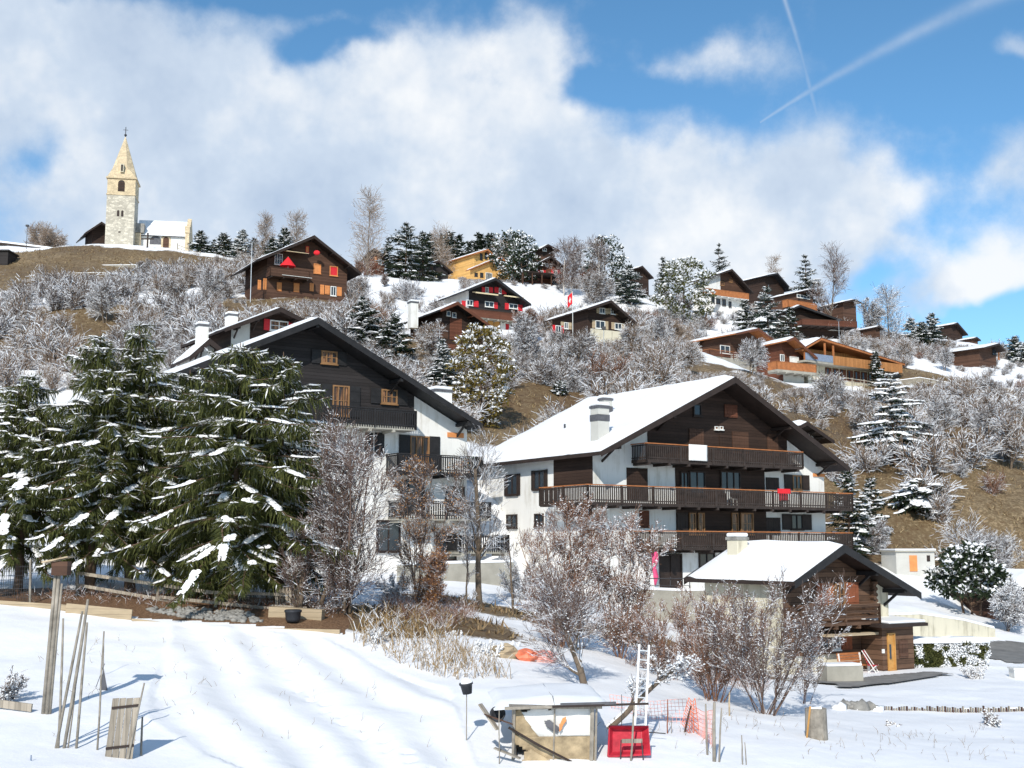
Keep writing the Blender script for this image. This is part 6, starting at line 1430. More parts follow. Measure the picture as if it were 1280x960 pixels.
# birdhouse pole: two weathered poles and a plank carrying a little box under a tilted lid
g = W(56, 886, 33); z = hz(g.x, g.y); r = empty('birdhouse_pole', (g.x, g.y, z), 0, 'tall weathered pole bundle with a small lidded box on top, left of the snow field', 'pole')
t0 = W(74, 699, 33)-Vector((g.x, g.y, z))
for k, (dx, w_, e) in enumerate([(-.05, .05, 0), (.04, .055, .03), (.11, .035, -.12)]):
    m = MB(); m.tube([(dx, .02*k, -.3), (dx+t0.x*.5, .02*k, t0.z*.5), (dx+t0.x*(1+e*.2)-.02, .02*k, t0.z*(.96+e))], [w_*1.15, w_, w_*.85], 7); m.build('pole', 'pole_wood', r, smooth=True)
m = MB(); T = Matrix.Translation((t0.x+.02, 0, t0.z-.42)); m.box((-.16, -.16, 0), (.26, .16, .36), mat=T); bx = m.build('box', 'brown_wood', r)
m = MB(); T = Matrix.Translation((t0.x-.02, 0, t0.z-.02)) @ Matrix.Rotation(R(-12), 4, 'Y'); m.box((-.36, -.25, 0), (.34, .25, .035), mat=T); m.build('lid', 'tan_wood', bx)
# stakes leaning together
for a, b_, rr, lab in [((72.5,938),(79,773),.03,'straight stake at the left edge of the leaning stake bundle'), ((69,937),(103,764),.035,'leaning stake crossing behind the straight one in the bundle'), ((79,938),(110,749),.04,'thickest and longest stake of the leaning bundle'), ((84,940),(101,803),.018,'thin dark stick low in the middle of the stake bundle'),
                   ((95,938),(109,778),.032,'weathered stake at the right side of the bundle'), ((121,948),(130,789),.024,'lone thin stake between the bundle and the old gate panel'), ((176,963),(178,896),.03,'short stake right of the old gate panel, cut by the photo edge')]:
    stick('stake', lab, 'stake', a, b_, 30.0, rr, Y2=30.3)
stick('stake', 'short teal painted stake at the bottom left edge', 'stake', (39,962), (39,944), 28.6, .02, 'blue_grey')
stick('cane', 'thin upright cane in the upper part of the snow field', 'cane', (129.5,832), (129.5,790), 38, .012)
g = W(129, 855, 36); m = MB(); z = hz(g.x, g.y)
m.add([(-.12, 0, -.05), (.13, .05, -.05), (.05, .15, -.05), (-.02, .05, .62)], [(0, 1, 3), (1, 2, 3), (2, 0, 3)]); m.bar((-.2, 0, .1), (0, .05, .75), .02, .02); o = m.build('cover', 'slate', loc=(g.x, g.y, z)); tag(o, 'small dark cloth wrapped plant in the upper left of the snow field', 'plant cover')
# old gate panel
g = W(147, 955, 29.6); z = hz(g.x, g.y); r = empty('gate_panel', (g.x, g.y, z), R(8), 'weathered grey plank gate panel with rusty iron straps, stuck upright in the snow', 'gate')
hh = W(147, 873, 29.6).z-z; ww = 33/F0*29.6; m = MB(); sh = .14
for k in range(4):
    x0 = -ww/2+k*ww/4; dz = .03*math.sin(k*3.1)
    m.add([(x0+.006, -.015, -.2), (x0+ww/4-.006, -.015, -.2), (x0+ww/4-.006, .015, -.2), (x0+.006, .015, -.2), (x0+.006+sh, -.015, hh+dz), (x0+ww/4-.006+sh, -.015, hh+dz+.01), (x0+ww/4-.006+sh, .015, hh+dz+.01), (x0+.006+sh, .015, hh+dz)], [(0, 3, 2, 1), (4, 5, 6, 7), (0, 1, 5, 4), (1, 2, 6, 5), (2, 3, 7, 6), (3, 0, 4, 7)])
m.build('planks', 'grey_wood', r)
for z_, s_ in ((.22, .02), (hh*.84, sh*.84)): m = MB(); m.bar((-ww/2+s_+.02, -.03, z_), (ww/2+s_+.02, -.03, z_+.06), .02, .055); m.build('strap', 'brown_dark', r)
m = MB(); m.tube([(ww/2-.12, -.04, -.2), (ww/2+.22, -.03, hh+.35)], [.028, .02], 6); m.build('pole', 'pole_wood', r)
# rail fence
def fence(name, label, posts, rails, Y, pw=.1, mat='grey_wood', cat='fence'):
    b0 = W(*posts[0][0], posts[0][2] if len(posts[0]) > 2 else Y); r = empty(name, (b0.x, b0.y, hz(b0.x, b0.y)), 0, label, cat); O = r.location.copy()
    for p in posts:
        Yp = p[2] if len(p) > 2 else Y; b = W(*p[0], Yp); t = W(*p[1], Yp); z = min(b.z, hz(b.x, b.y))-.3; m = MB(); m.bar(Vector((b.x, b.y, z))-O, t-O, pw, pw, up=(0, 1, 0)); m.build('post', mat, r)
    for a, b_, Ya, Yb, hgt in rails: m = MB(); m.bar(W(*a, Ya)-Vector((0, .08, 0))-O, W(*b_, Yb)-Vector((0, .08, 0))-O, .05, hgt); m.build('rail', mat, r)
    return r
fence('rail_fence', 'grey two rail wooden fence along the soil bank under the spruces', [((97,732),(97,705),49.6), ((197.5,760),(197.5,731),48.8), ((270,770),(270,743),48.3), ((346,768),(346,734),47.8)],
      [((97,716),(270,741),49.6,48.3,.13), ((97,731),(220,752),49.6,48.7,.12), ((200,746),(345,761),48.75,47.8,.12), ((262,740),(380,744),48.3,47.6,.11), ((340,757),(384,760),47.8,47.6,.1)], 49)
r = empty('picket_fence', G(347, 48.6), 0, 'short run of grey pickets at the right end of the rail fence', 'fence')
for k in range(7): m = MB(); m.box((k*.14, 0, -.1), (k*.14+.11, .025, .72+.03*math.sin(k*2))); m.build('picket', 'grey_wood', r)
m = MB(); m.box((-.05, .028, .45), (1.05, .06, .53)); m.build('rail', 'grey_wood', r)
def board(name, label, a, b_, Ya, Yb, hgt, thick=.06, mat='tan_wood', cat='board'):
    """a long board standing on edge; a and b_ are its upper corners"""
    A = W(*a, Ya); B_ = W(*b_, Yb); m = MB(); m.bar(Vector((0, 0, -hgt/2)), B_-A-Vector((0, 0, hgt/2)), thick, hgt); o = m.build(name, mat, loc=A); return tag(o, label, cat)
board('board', 'long weathered board edging the soil bank at the left', (-40,748), (84,756), 48.0, 46.6, .34, mat='tan_wood')
board('board', 'wide pale board edging the soil bank, below the birdhouse pole top', (83,754), (165,762), 46.4, 46.0, .5)
board('board', 'thin curved looking plank sagging along the stone heap', (165,773), (286,787), 45.8, 45.3, .09)
board('board', 'low old beam edging the snow field below the plastic tub', (287,784), (425,787), 45.2, 44.6, .2, .12)
board('planter_box', 'pale wooden planter box behind the black tub', (338,758), (404,762), 46.6, 46.4, .62, .5, 'tan_wood', 'planter')
board('board', 'brown boards at the left edge low in the snow field', (-12,873), (40,880), 33.2, 33.0, .2, mat='grey_wood')
def lathe(name, label, cat, loc, prof, mat, n=20, rot=None):
    m = MB(); 
    for i, (rr, z) in enumerate(prof):
        for k in range(n): m.v.append((rr*cos(2*PI*k/n), rr*sin(2*PI*k/n), z))
    for i in range(len(prof)-1):
        for k in range(n): m.f.append((i*n+k, i*n+(k+1) % n, (i+1)*n+(k+1) % n, (i+1)*n+k)); m.m.append(0)
    o = m.build(name, mat, loc=loc, smooth=True)
    if rot: o.rotation_euler = rot
    return tag(o, label, cat) if label else o
b_ = W(366, 782, 45.6); lathe('tub', 'round black plastic tub on the edge of the snow field', 'tub', (b_.x, b_.y, hz(b_.x, b_.y)+.02), [(0, 0), (.22, 0), (.27, .1), (.29, .34), (.32, .36), (.32, .42), (.27, .45), (.2, .40), (0, .38)], 'black_plastic')
def rocks(name, label, poly, n, s, seed, mat='rock', kind='stuff', snow=0):
    rng = np.random.RandomState(seed); xs = [p[0] for p in poly]; ys = [p[1] for p in poly]; V = []; Fa = []; off = 0; bm = bmesh.new(); bmesh.ops.create_icosphere(bm, subdivisions=1, radius=1); bv = np.array([v.co[:] for v in bm.verts]); bf = np.array([[v.index for v in f.verts] for f in bm.faces]); bm.free(); c = 0; mi = []
    while c < n:
        x = rng.uniform(min(xs), max(xs)); y = rng.uniform(min(ys), max(ys))
        if not in_poly(np.array([x]), np.array([y]), poly)[0]: continue
        q = s*rng.uniform(.4, 1.3)*np.array([rng.uniform(.8, 1.5), rng.uniform(.8, 1.3), rng.uniform(.5, .9)]); v = bv*(1+.25*rng.normal(size=bv.shape))*q; V.append(v+np.array([x, y, hz(x, y)+s*.25])); Fa.append(bf+off); off += len(bv); mi.append(np.full(len(bf), 1 if rng.rand() < snow else 0)); c += 1
    v = np.concatenate(V); f = np.concatenate(Fa); f4 = np.concatenate([f, f[:, 2:3]], 1); o = mesh_tris(name, v, f4, [mat, 'snow'], np.concatenate(mi)); return tag(o, label, 'stones', kind=kind)
rocks('stone_heap', 'heap of small grey stones on the soil bank in front of the rail fence', wpoly([(180,770,47.3),(250,782,45.9),(330,786,45.4),(310,770,47.2),(240,762,48)]), 320, .10, 3)
# wire fence at the left edge
r = empty('wire_fence', G(-6, 49.5), 0, 'wire netting fence on thin posts behind the left end of the bank', 'fence')
O = r.location.copy()
for px in (-5, 38): b_ = W(px, 752, 49.5 if px < 0 else 47.8); t = W(px, 699, b_.y); m = MB(); m.tube([b_-O-Vector((0, 0, .3)), t-O], .045, 6); m.build('post', 'pole_wood', r)
m = MB()
for k in range(9): za = 1.5*k/9; A = W(-5, 752, 49.5)-O; B_ = W(38, 752, 47.8)-O; m.bar(A+Vector((0, 0, za)), B_+Vector((0, 0, za)), .012, .012)
for k in range(16): A = W(-5, 752, 49.5)-O; B_ = W(38, 752, 47.8)-O; p = A.lerp(B_, k/15); m.bar(p, p+Vector((0, 0, 1.4)), .012, .012)
m.build('netting', 'dark_metal', r)
# pot on a stick
g = W(583, 925, 32.4); z = hz(g.x, g.y); top = W(584, 868, 32.4); r = empty('pot_on_stick', (g.x, g.y, z), 0, 'dark plastic pot tipped on a thin stick, left of the shed', 'pot')
m = MB(); m.tube([(0, 0, -.2), (0, 0, top.z-z+.1)], .014, 6); m.build('stick', 'pole_wood', r)
p_ = lathe('pot', None, None, (0.02, 0, top.z-z+.02), [(0, 0), (.12, 0), (.155, .22), (.18, .24), (.18, .28), (.15, .28), (.11, .03), (0, .03)], 'black_plastic'); p_.parent = r; p_.rotation_euler = (R(6), R(-8), 0)
g2 = lathe('snow', None, None, (0.0, 0, top.z-z+.27), [(.15, -.02), (.16, .05), (.1, .12), (0, .15)], 'snow'); g2.parent = r
# ---- garden shed -----------------------------------------------------------------------------
YS = 31.2; A = W(643, 883, YS); B_ = W(746, 879, YS); zb = hz((A.x+B_.x)/2, YS)
r = empty('garden_shed', (A.x, YS, zb), R(3), 'patched garden shed with a snowy flat roof and torn white tarpaulin front', 'shed'); L = B_.x-A.x; H = A.z-zb; rng_ = random.Random(5)
def shp(px, py): p = W(px, py, YS); return (p.x-A.x, p.z-zb)
m = MB(); m.box((-.12, -.18, H-.05), (L+.12, 3.0, H+.01)); m.build('roof', 'grey_wood', r)
m = MB(); snow_slab(m, 1.0, H+.012, L+.35, H+.0, -.05, 4.2, .17, 3); snow_slab(m, 1.0, H+.012, -.5, H-.1, .1, 4.2, .17, 3); m.build('snow_cover', 'snow', r, smooth=True)
m = MB(); m.bar((-.25, -.22, H-.02), (L*.75, -.2, H+.03), .05, .07); m.build('roof_batten', 'pole_wood', r); m = MB(); m.bar((L*.45, -.26, H+.02), (L+1.25, -.3, H+.08), .06, .05); m.build('roof_batten', 'brown_dark', r)
m = MB(); m.bar((L*.55, -.24, H+.07), (L+.45, -.28, H+.10), .08, .06); m.build('roof_batten', 'slate', r)
for x, w_ in ((-.02, .06), (L-.12, .09), (L-.02, .05), (L*.48, .035)):
    m = MB(); m.tube([(x-.03, -.02, -.3), (x, -.03, H*.5), (x+.02, -.02, H-.05)], w_*.6, 6); m.build('post', 'pole_wood', r)
m = MB(); m.box((.05, 1.2, -.2), (L-.05, 1.26, H-.06)); m.box((L-.08, .15, -.2), (L-.03, 1.2, H-.06)); m.box((.0, .15, -.2), (.05, 1.2, H-.06)); m.build('back_wall', 'grey_wood', r)
def sheet(name, pts, y, mat, amp=.05, n=26, th=.012):
    """a torn, rumpled sheet with an uneven outline, hung at depth y"""
    xs = [p[0] for p in pts]; zs = [p[1] for p in pts]; X, Z = np.meshgrid(np.linspace(min(xs), max(xs), n), np.linspace(min(zs), max(zs), n)); X = X.ravel(); Z = Z.ravel()
    i = (np.arange(n-1)[:, None]*n+np.arange(n-1)[None, :]).ravel(); f = np.stack([i, i+1, i+n+1, i+n], -1); cx = X[f].mean(1); cz = Z[f].mean(1); f = f[in_poly(cx, cz, pts)]
    Y_ = y + amp*(fbm(X*2.2+3, Z*1.4, 3)-.5)*2; o = np_mesh(name, np.stack([X, Y_, Z], -1), f, [mat], parent=r); o.data.polygons.foreach_set('use_smooth', [True]*len(o.data.polygons)); q = o.modifiers.new('t', 'SOLIDIFY'); q.thickness = th; return o
sheet('tarpaulin', [shp(*p) for p in [(661,923),(742,921),(742,880),(700,880),(688,889),(684,882),(677,888),(671,882),(664,888),(655,892),(650,888),(648,900)]], .06, 'tarp', .07)
sheet('board_panel', [shp(*p) for p in [(640,917),(660,922),(745,921),(746,945),(750,968),(712,968),(690,955),(662,940),(640,928)]], .0, 'old_tan', .06)
sheet('board_panel', [shp(*p) for p in [(655,940),(663,936),(690,952),(712,972),(650,972)]], -.10, 'old_tan', .05)
sheet('curtain', [shp(*p) for p in [(643,890),(650,886),(657,900),(676,925),(660,925),(643,918)]], .04, 'old_tan', .06)
sheet('hole_shade', [shp(*p) for p in [(680,901),(688,900),(694,905),(700,911),(697,916),(690,914),(683,908)]], -.03, 'slate', .02, n=16)  # dark sheet over the tarpaulin; its colour stands in for shade inside a tear
sheet('rag', [shp(*p) for p in [(699,906),(703,898),(707,896),(708,901),(704,906),(702,912),(699,915)]], -.07, 'shut_orange', .04, n=16)
m = MB(); m.tube([(-.15, -.12, H*.62), (L*.3, -.15, H*.28), (L*.75, -.12, -.1)], .03, 6); m.build('beam', 'brown_dark', r)
for i, (a, b_, rr, mt, lab) in enumerate([((600,880),(622,912),.06,'grey_wood','grey plank leaning in the snow left of the shed'), ((640,905),(606,893),.05,'brown_wood','brown plank under the left eave of the shed'), ((618,935),(650,948),.05,'pole_wood','short log sticking out of the snow by the shed post')]):
    A_ = W(*a, 31.0); C_ = W(*b_, 30.8); m = MB(); m.bar((0, 0, 0), C_-A_, rr*3, rr*.6); o = m.build('plank', mt, loc=A_); tag(o, lab, 'plank')
p_ = W(622, 893, 31.6); lathe('pot', 'black pot wedged under the left end of the shed roof', 'pot', p_, [(0, -.15), (.16, -.14), (.2, .05), (.17, .08), (.13, -.08), (0, -.1)], 'black_plastic', rot=(R(60), 0, 0))
for a, b_, lab in [((624,930),(624,888),'thin stick in front of the junk left of the shed')]: stick('stick', lab, 'stick', a, b_, 30.8, .014)
# ladder
g = W(797, 962, 32.0); z = hz(g.x, g.y); r = empty('ladder', (g.x, g.y, z), 0, 'tall pale aluminium ladder leaning on the apple tree right of the shed', 'ladder')
O = Vector((g.x, g.y, z)); a0 = W(790, 966, 31.9)-O; a1 = W(799, 806, 33.4)-O; b0 = W(804, 966, 31.9)-O; b1 = W(811, 807, 33.4)-O
for p, q in ((a0, a1), (b0, b1)): m = MB(); m.bar(p, q, .055, .09, up=(0, 1, 0)); m.build('side_rail', 'alu', r)
for k in range(13): t = (k+.6)/13.2; m = MB(); m.bar(a0.lerp(a1, t), b0.lerp(b1, t), .03, .03); m.build('rung', 'alu', r)
# red tub cart
g = W(786, 950, 31.8); z = hz(g.x, g.y); r = empty('red_garden_cart', (g.x, g.y, z), R(6), 'tipped red plastic garden cart tub with a wire handle, behind the ladder foot', 'garden cart')
m = MB(); s = .5
m.add([(-.52, -.1, .05), (.50, -.1, .08), (.53, .25, .68), (-.42, .25, .70), (-.40, .12, .1), (.38, .12, .12), (.42, .38, .60), (-.33, .38, .62)], [(0, 1, 5, 4), (1, 2, 6, 5), (2, 3, 7, 6), (3, 0, 4, 7), (4, 5, 6, 7)]); tb = m.build('tub', 'red_plastic', r, bevel=.02); q = tb.modifiers.new('t', 'SOLIDIFY'); q.thickness = .025
m = MB(); m.tube([(-.54, -.11, .04), (.52, -.11, .07), (.55, .24, .70), (-.44, .24, .72), (-.54, -.11, .04)], .03, 7); m.build('rim', 'red_plastic', r)
m = MB(); m.tube([(-.25, -.2, -.1), (-.22, -.14, .42), (.3, -.14, .44), (.33, -.2, -.1)], .018, 6); m.build('handle', 'dark_metal', r)
m = MB(); m.box((-.2, -.16, .36), (.32, -.13, .46)); m.build('crossbar', 'grey_wood', r)
stick('stake', 'thin stake standing beside the ladder foot', 'stake', (743+45,962), (793,880), 31.5, .028)
m = None
# netting fence
def netting(name, label, top, bot, Y0, Y1, cell, w, mat, parent=None):
    V = MB(); (ax, ay), (bx, by) = top; (cx, cy), (dx, dy) = bot
    A0 = W(ax, ay, Y0); B0 = W(bx, by, Y1); A1 = W(cx, cy, Y0); B1 = W(dx, dy, Y1); L = (B0-A0).length; n = int(L/cell); hm = int((A0-A1).length/cell)
    def P(u, v):
        t = A0.lerp(B0, u); b = A1.lerp(B1, u); p = t.lerp(b, v); s = sin(u*PI*3)*.05+ .12*sin(u*9+v*2); return p+Vector((0, s, -.10*sin(u*PI)*(1-v)))
    for i in range(n+1):
        for k in range(hm): V.bar(P(i/n, k/hm)-A0, P(i/n, (k+1)/hm)-A0, w, w*.4)
    for k in range(hm+1):
        for i in range(n): V.bar(P(i/n, k/hm)-A0, P((i+1)/n, k/hm)-A0, w*.4, w)
    o = V.build(name, mat, parent, loc=A0); return tag(o, label, 'netting') if label else o
netting('safety_net', 'faded orange safety net strung behind the ladder and cart', ((762,868),(858,874)), ((770,925),(862,925)), 37, 36, .11, .011, 'pink_net')
netting('safety_net', 'faded orange safety net right of the bundled orange post', ((864,880),(893,888)), ((866,930),(890,948)), 35.6, 33.5, .10, .013, 'pink_net')
netting('safety_net', 'rolled bright orange net hanging on a post', ((861,872),(869,873)), ((853,905),(876,938)), 35.2, 35.0, .07, .02, 'orange_net')
for a, b_, Y, rr, mt, lab in [((855,936),(864,882),35.1,.03,'brown_wood','dark leaning post carrying the rolled orange net'), ((885,962),(882,880),32.6,.03,'pole_wood','grey stake at the right end of the safety net'), ((893,964),(893,878),32,.05,'pole_wood','thickest of the upright stakes right of the safety net'), ((899,964),(902,885),32,.026,'pole_wood','thin stake right against the thickest one'),
     ((835,946),(835,903),34.5,.018,'shut_brown','thin red brown rod in the snow left of the orange net post'), ((840,948),(839,925),34.6,.012,'pole_wood','short thin rod next to the red brown one'), ((929,965),(927,919),32,.02,'pole_wood','short stake in the snow between net and stump, left of a pair'), ((933,966),(931,928),32,.016,'pole_wood','short stake in the snow between net and stump, right of a pair'), ((777,925),(777,868),34,.012,'dark_metal','thin dark rod above the red cart'), ((912,902),(912,865),39,.03,'tan_wood','pale stake in front of the fan shaped shrub')]:
    stick('stake', lab, 'stake', a, b_, Y, rr, mt)
A_ = W(759, 911, 33.5); m = MB(); m.tube([(0, 0, 0), tuple(W(832, 917, 33.5)-A_)], .014, 6); o = m.build('rod', 'dark_metal', loc=A_); tag(o, 'thin horizontal dark rod over the red garden cart', 'rod')
# stump
g = W(1022, 944, 36.5); z = hz(g.x, g.y); r = empty('log_block', (g.x, g.y, z), 0, 'upright sawn log block with a yellow stick, alone in the snow', 'log')
m = MB(); n = 16; ring = lambda zz, s_: [(s_*.31*(1+.06*sin(3*a_)+.03*sin(7*a_))*cos(a_), s_*.31*(1+.06*sin(3*a_))*sin(a_), zz) for a_ in [2*PI*k/n for k in range(n)]]
m.add(ring(-.2, 1.05)+ring(.3, 1)+ring(.84, .97), [(i*n+k, i*n+(k+1) % n, (i+1)*n+(k+1) % n, (i+1)*n+k) for i in range(2) for k in range(n)]+[tuple(2*n+k for k in range(n))]); m.build('log', 'pole_wood', r)
m = MB(); m.tube([(-.36, -.2, -.1), (-.22, -.22, .92)], .028, 6); m.build('stick', 'yellow', r); m = MB(); m.tube([(-.2, -.1, .83), (.12, -.15, .86)], .05, 6); m.build('snow', 'snow', r)
# wrapped plants
def wrapped(px, py, Y, w, h, mat, lab):
    g = W(px, py, Y); z = hz(g.x, g.y); m = MB(); n = 14; rn = random.Random(px)
    for j in range(6):
        t = j/5; rr = w/2*(.75+.5*sin(t*2.6))*(1 if j < 5 else .15)
        for k in range(n): a_ = 2*PI*k/n; f_ = 1+.3*rn.uniform(-1, 1); m.v.append((rr*f_*cos(a_), rr*f_*sin(a_)*.8, -.1+(h+.1)*t))
    for j in range(5):
        for k in range(n): m.f.append((j*n+k, j*n+(k+1) % n, (j+1)*n+(k+1) % n, (j+1)*n+k)); m.m.append(0)
    o = m.build('wrapped_plant', mat, loc=(g.x, g.y, z)); tag(o, lab, 'wrapped plant')
wrapped(632, 838, 44, .7, .5, 'tan_wood', 'tan burlap wrapped plant, leftmost of three wrapped bundles'); wrapped(657, 838, 44, .6, .42, 'orange_net', 'bright orange wrapped plant in the middle of three wrapped bundles'); wrapped(680, 838, 44.3, .75, .4, 'pink_net', 'pale orange wrapped plant, rightmost of three wrapped bundles')
# ---- walls --------------------------------------------------------------------------------
def wall(name, label, pts, hgt, th, mat, snow=.14, below=.8, cat='wall'):
    """wall whose top edge runs through surveyed points (px, py, Y)"""
    P_ = [W(*p) for p in pts]; O = P_[0].copy(); r = empty(name, (O.x, O.y, O.z-hgt), 0, label, cat); O = r.location.copy()
    m = MB(); s = MB()
    for i in range(len(P_)-1):
        a, b = P_[i]-O, P_[i+1]-O; d = Vector((b.x-a.x, b.y-a.y, 0)).normalized(); nn = Vector((-d.y, d.x, 0))*th
        lo = -hgt-below; m.add([a+Vector((0,0,lo)), b+Vector((0,0,lo)), b+Vector((0,0,lo))+nn, a+Vector((0,0,lo))+nn, a, b, b+nn, a+nn], [(0,3,2,1),(4,5,6,7),(0,1,5,4),(1,2,6,5),(2,3,7,6),(3,0,4,7)])
        if snow:
            e = Vector((0, 0, .004)); u = Vector((0, 0, snow)); s.add([a-nn*.03+e, b-nn*.03+e, b+nn*1.03+e, a+nn*1.03+e, a+nn*.1+u, b+nn*.1+u, b+nn*.9+u, a+nn*.9+u], [(0,3,2,1),(4,5,6,7),(0,1,5,4),(1,2,6,5),(2,3,7,6),(3,0,4,7)])
    m.build('masonry', mat, r)
    if snow: s.build('snow', 'snow', r, bevel=.04)
    return r
wall('retaining_wall', 'cream stained retaining wall above the clipped hedge', [(1096,770,71.5), (1150,768,73), (1205,776,75), (1244,786,76.5)], 1.3, .5, 'offwhite', .16)
wall('terrace_wall', 'low grey concrete terrace wall below the right balconies of the black chalet', [(500,707,66), (560,705,68), (642,703,70)], 1.1, .3, 'concrete', .16)
wall('terrace_wall', 'low stone terrace wall in front of the ground floor door of the big chalet', [(798,737,71), (850,739,72), (930,738,73)], 1.0, .4, 'concrete', .16)
wall('garden_wall', 'low dark plank and rubble edging wall across the snowy garden on the right', [(1000,886,47.2), (1050,885,47.4), (1120,889,47.4), (1200,889,47.6), (1400,886,48)], .33, .3, 'drystone', .1, .3)
r = empty('palisade', W(1000, 893, 46.9), 0, 'row of small upright dark stakes in front of the low garden wall', 'palisade'); m = MB(); rn = random.Random(4)
O = r.location.copy(); k = 0
for i in range(95):
    t = i/94; px = 1000+300*t
    if 1040 < px < 1098: continue
    p = W(px, 894, 46.9)-O; h_ = rn.uniform(.22, .34); m = MB(); m.bar(p-Vector((0, 0, .2)), p+Vector((0, 0, h_)), .09, .05, up=(1, 0, 0)); m.build('stake', 'grey_wood' if i % 3 else 'brown_wood', r)
rocks('garden_rocks', 'rounded rocks with snow caps in the gap of the palisade', wpoly([(1040,896,46.4),(1100,894,46.6),(1098,886,47.3),(1042,886,47.3)]), 26, .24, 9, 'rock', snow=.3)
# hedge
def hedge():
    A_ = W(1139, 832, 64); L = (1246-1139)/F0*64; rot = R(12); g = Vector((A_.x, A_.y, hz(A_.x+L/2, A_.y))); r = empty('hedge', g, rot, 'clipped green hedge under a thick cap of snow beside the cabin porch', 'hedge'); H = 1.25; rng = np.random.RandomState(2)
    k = 9000; P_ = np.stack([rng.uniform(0, L, k), rng.uniform(0, 1.2, k), rng.uniform(0, H, k)], 1); ed = rng.randint(0, 3, k); P_[ed == 0, 1] = rng.uniform(-.05, .1, (ed == 0).sum()); P_[ed == 1, 2] = H+rng.uniform(-.1, .05, (ed == 1).sum())
    P_[:, 1] += (fbm(P_[:, 0]*1.5, P_[:, 2]*1.5, 3)-.5)*.35
    d = rng.normal(size=(k, 3)); d /= np.linalg.norm(d, axis=1)[:, None]; w = np.cross(d, rng.normal(size=(k, 3))); w /= np.linalg.norm(w, axis=1)[:, None]
    q = np.stack([P_, P_+d*.06+w*.035, P_+d*.12, P_+d*.06-w*.035], 1).reshape(-1, 3); sn = (fbm(P_[:, 0]*2+7, P_[:, 2]*3, 3)+P_[:, 0]/L*.22 > .60).astype(int)
    np_mesh('foliage', q, np.arange(k*4).reshape(-1, 4), ['needle_olive', 'snow'], sn, r)
    m = MB(); m.box((.1, .2, -.2), (L-.1, 1.0, H-.15)); m.build('core', 'needle_dark', r)
    m = MB(); snow_slab(m, -.05, H+.0, L+.1, H-.02, -.1, 1.5, .26, 7); m.build('snow_cover', 'snow', r, smooth=True)
hedge()
# bench, red chair and snowy block at the cabin
g = world_of(CB, CB.F(1070,842,-1.1)[0], -1.1, 0); zc = W(1070, 843, g.y).z; r = empty('garden_bench', (g.x, g.y, zc), CB.rot, 'orange brown slatted garden bench against the cabin wall', 'bench')
m = MB()
for k in range(4): m.box((-.85, -.2+k*.13, .42), (.85, -.1+k*.13, .46))
m.build('seat', 'orange_beam', r); m = MB()
for k in range(4): m.box((-.85, .34+k*.03, .52+k*.13), (.85, .37+k*.03, .63+k*.13))
m.build('backrest', 'orange_beam', r)
for x in (-.75, .75): m = MB(); m.box((x-.05, -.2, 0), (x+.05, -.12, .42)); m.build('leg', 'frame_white', r); m = MB(); m.bar((x, .3, 0), (x, .42, 1.0), .08, .06, up=(0, 1, 0)); m.build('leg', 'frame_white', r)
g = world_of(CB, CB.F(1092,842,-1.6)[0], -1.6, 0); r = empty('folding_chair', (g.x, g.y, W(1092, 843, g.y).z), CB.rot+.5, 'red slatted folding chair with a white frame beside the cabin porch', 'chair')
m = MB()
for k in range(6): m.box((-.24, .2+k*.05, .45+k*.12), (.24, .22+k*.05, .54+k*.12))
m.build('backrest', 'red_plastic', r); m = MB(); m.box((-.24, -.2, .42), (.24, .2, .45)); m.build('seat', 'red_plastic', r)
for x in (-.26, .26):
    m = MB(); m.bar((x, -.25, 0), (x, .48, 1.15), .035, .035, up=(0, 1, 0)); m.build('leg', 'frame_white', r); m = MB(); m.bar((x, .3, 0), (x, -.2, .45), .03, .03, up=(0, 1, 0)); m.build('leg', 'frame_white', r)
g = W(1050, 848, 57.2); r = simple('covered_table', 'low grey block with a snow dusted cover in front of the cabin bench', 'table', [('base', (-.85, -.4, -.2), (.95, .5, .75), 'concrete'), ('snow', (-.82, -.38, .753), (.92, .48, .86), 'snow')], (g.x, g.y, hz(g.x, g.y)), R(14))
# railing by the big chalet's door
r = fence('garden_railing', 'thin dark railing in front of the ground floor door of the big chalet', [((812,744),(812,722),72.5), ((838,744),(838,721),72.8), ((862,744),(862,722),73)], [((812,723),(862,723),72.5,73,.05), ((812,732),(862,732),72.5,73,.03)], 73, .05, 'dark_metal')
# ---- things on the hill -----------------------------------------------------------------------
g = W(184, 314, 226); z = g.z; r = empty('wooden_cross', (g.x, g.y, z), 0, 'dark wooden cross on a pale plinth before the church nave', 'cross'); h_ = W(184, 291, 226).z-z
m = MB(); m.box((-.14, -.1, 0), (.14, .1, h_)); m.box((-1.2, -.13, h_*.62), (1.2, -.103, h_*.62+.28)); m.build('cross_beam', 'brown_dark', r); m = MB(); m.box((-.45, -.4, -1), (.45, .4, .35)); m.build('plinth', 'greyplaster', r)
def lamp(px, pb, pt, Y, lab, arm=True, mat='metal'):
    b = W(px, pb, Y); z = hz(b.x, Y); h = W(px, pt, Y).z-z; r = empty('street_lamp', (b.x, Y, z), 0, lab, 'street lamp'); m = MB(); m.tube([(0, 0, -.3), (0, 0, h)], [.055, .035], 8); m.build('pole', mat, r)
    m = MB(); m.tube([(0, 0, h), (.25, -.1, h+.12), (.6, -.3, h+.1)] if arm else [(0, 0, h), (0, 0, h+.1)], .04, 6); m.build('arm', mat, r); m = MB(); m.box((.35, -.45, h+.0) if arm else (-.25, -.25, h+.1), (.85, -.2, h+.09) if arm else (.25, .25, h+.45)); m.build('lamp_head', 'dark_metal', r)
lamp(33, 306, 284, 226, 'street lamp on the skyline left of the tan bush', False, 'dark_metal'); lamp(313, 376, 303, 150, 'tall pale street lamp in front of the wide brown chalet')
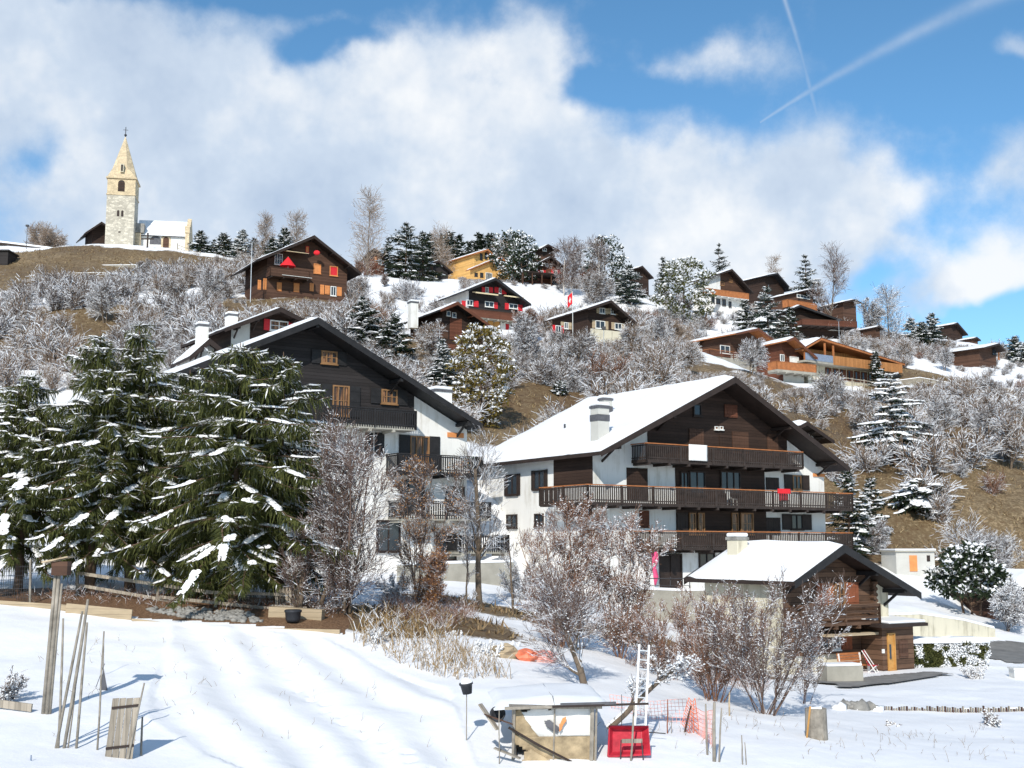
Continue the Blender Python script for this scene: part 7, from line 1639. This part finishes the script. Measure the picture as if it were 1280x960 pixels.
lamp(755, 447, 413, 150, 'slim pole lamp below the brown chalet with cream shutters', False); lamp(549, 452, 403, 138, 'slim pole lamp in front of the dark plank shuttered chalet', False); lamp(1050, 450, 402, 200, 'thin pole lamp among the bushes right of the terrace chalet', False)
# flag
g = W(716, 414, 156); z = hz(g.x, g.y); h_ = W(716, 364, 156).z-z; r = empty('flagpole', (g.x, g.y, z), 0, 'white flagpole with a limp red flag bearing a white cross', 'flagpole'); m = MB(); m.tube([(0, 0, -.3), (0, 0, h_)], [.045, .03], 8); m.build('pole', 'frame_white', r)
F_ = MB(); fv = []; n = 12
for j in range(n+1):
    for i in range(n+1): u = i/n; v = j/n; fv.append((.06+u*.85, .22*sin(u*7+v*2)*u, h_-.15-v*1.5-u*.55))
ff = [(j*(n+1)+i, j*(n+1)+i+1, (j+1)*(n+1)+i+1, (j+1)*(n+1)+i) for j in range(n) for i in range(n)]
F_.v = fv; F_.f = ff; F_.m = [1 if ((5 <= i <= 6 and 3 <= j <= 8) or (3 <= i <= 8 and 5 <= j <= 6)) else 0 for j in range(n) for i in range(n)]; fl = F_.build('flag', ['red_cloth', 'frame_white'], r, smooth=True); fl.scale = (-.7, 1, 1)
q = fl.modifiers.new('t', 'SOLIDIFY'); q.thickness = .01
g = W(713, 419, 155); r = simple('covered_cart', 'small blue grey covered cart beside the flagpole foot', 'cart', [('body', (-.7, -.4, .3), (.7, .5, 1.1), 'blue_grey'), ('frame', (-.8, -.45, .2), (.8, .55, .296), 'frame_white')], (g.x, g.y, hz(g.x, g.y)))
fence('rail_fence', 'wooden rail fence running down from the church to the firs', [((x, y+3), (x, y-7), 222) for x, y in ((222,311),(236,315),(250,321),(264,328),(278,334),(290,339))], [((222,306),(290,334),222,222,.12), ((222,310),(290,338),222,222,.12)], 222, .14)
fence('rail_fence', 'long rail fence below the long cream house on the right', [((x, 474+(x-1020)*.14), (x, 466+(x-1020)*.14), 176) for x in range(1020, 1110, 15)], [((1020,467),(1095,478),176,176,.1), ((1020,471),(1095,482),176,176,.1)], 176, .12)
g = W(1274, 838, 61); simple('white_box', 'white box at the edge of the road on the right edge', 'box', [('body', (-.35, -.3, -.1), (.6, .4, .42), 'frame_white'), ('lid', (-.4, -.35, .42), (.65, .45, .5), 'frame_white')], (g.x, g.y, hz(g.x, g.y)))

# terraces of the church meadow
for pts, lab in (([(12,333,206), (90,332,206), (182,331,206)], 'upper dry stone terrace wall below the church meadow'), ([(30,343,198), (120,341,198), (190,344,198)], 'lower dry stone terrace wall below the church meadow'), ([(100,352,190), (170,350,190), (250,360,188)], 'short dry stone wall in the scrub below the church terraces')):
    wall('terrace_wall', lab, pts, .7, .5, 'drystone', .12, .6)
for pts, lab in (([(1105,478,188), (1150,472,188), (1195,480,188)], 'low stone terrace wall right of the long cream house'), ([(1180,478,186), (1225,486,182), (1285,500,178)], 'dry stone path edge crossing the brown slope on the far right')):
    wall('terrace_wall', lab, pts, .5, .4, 'drystone', .12, .8)
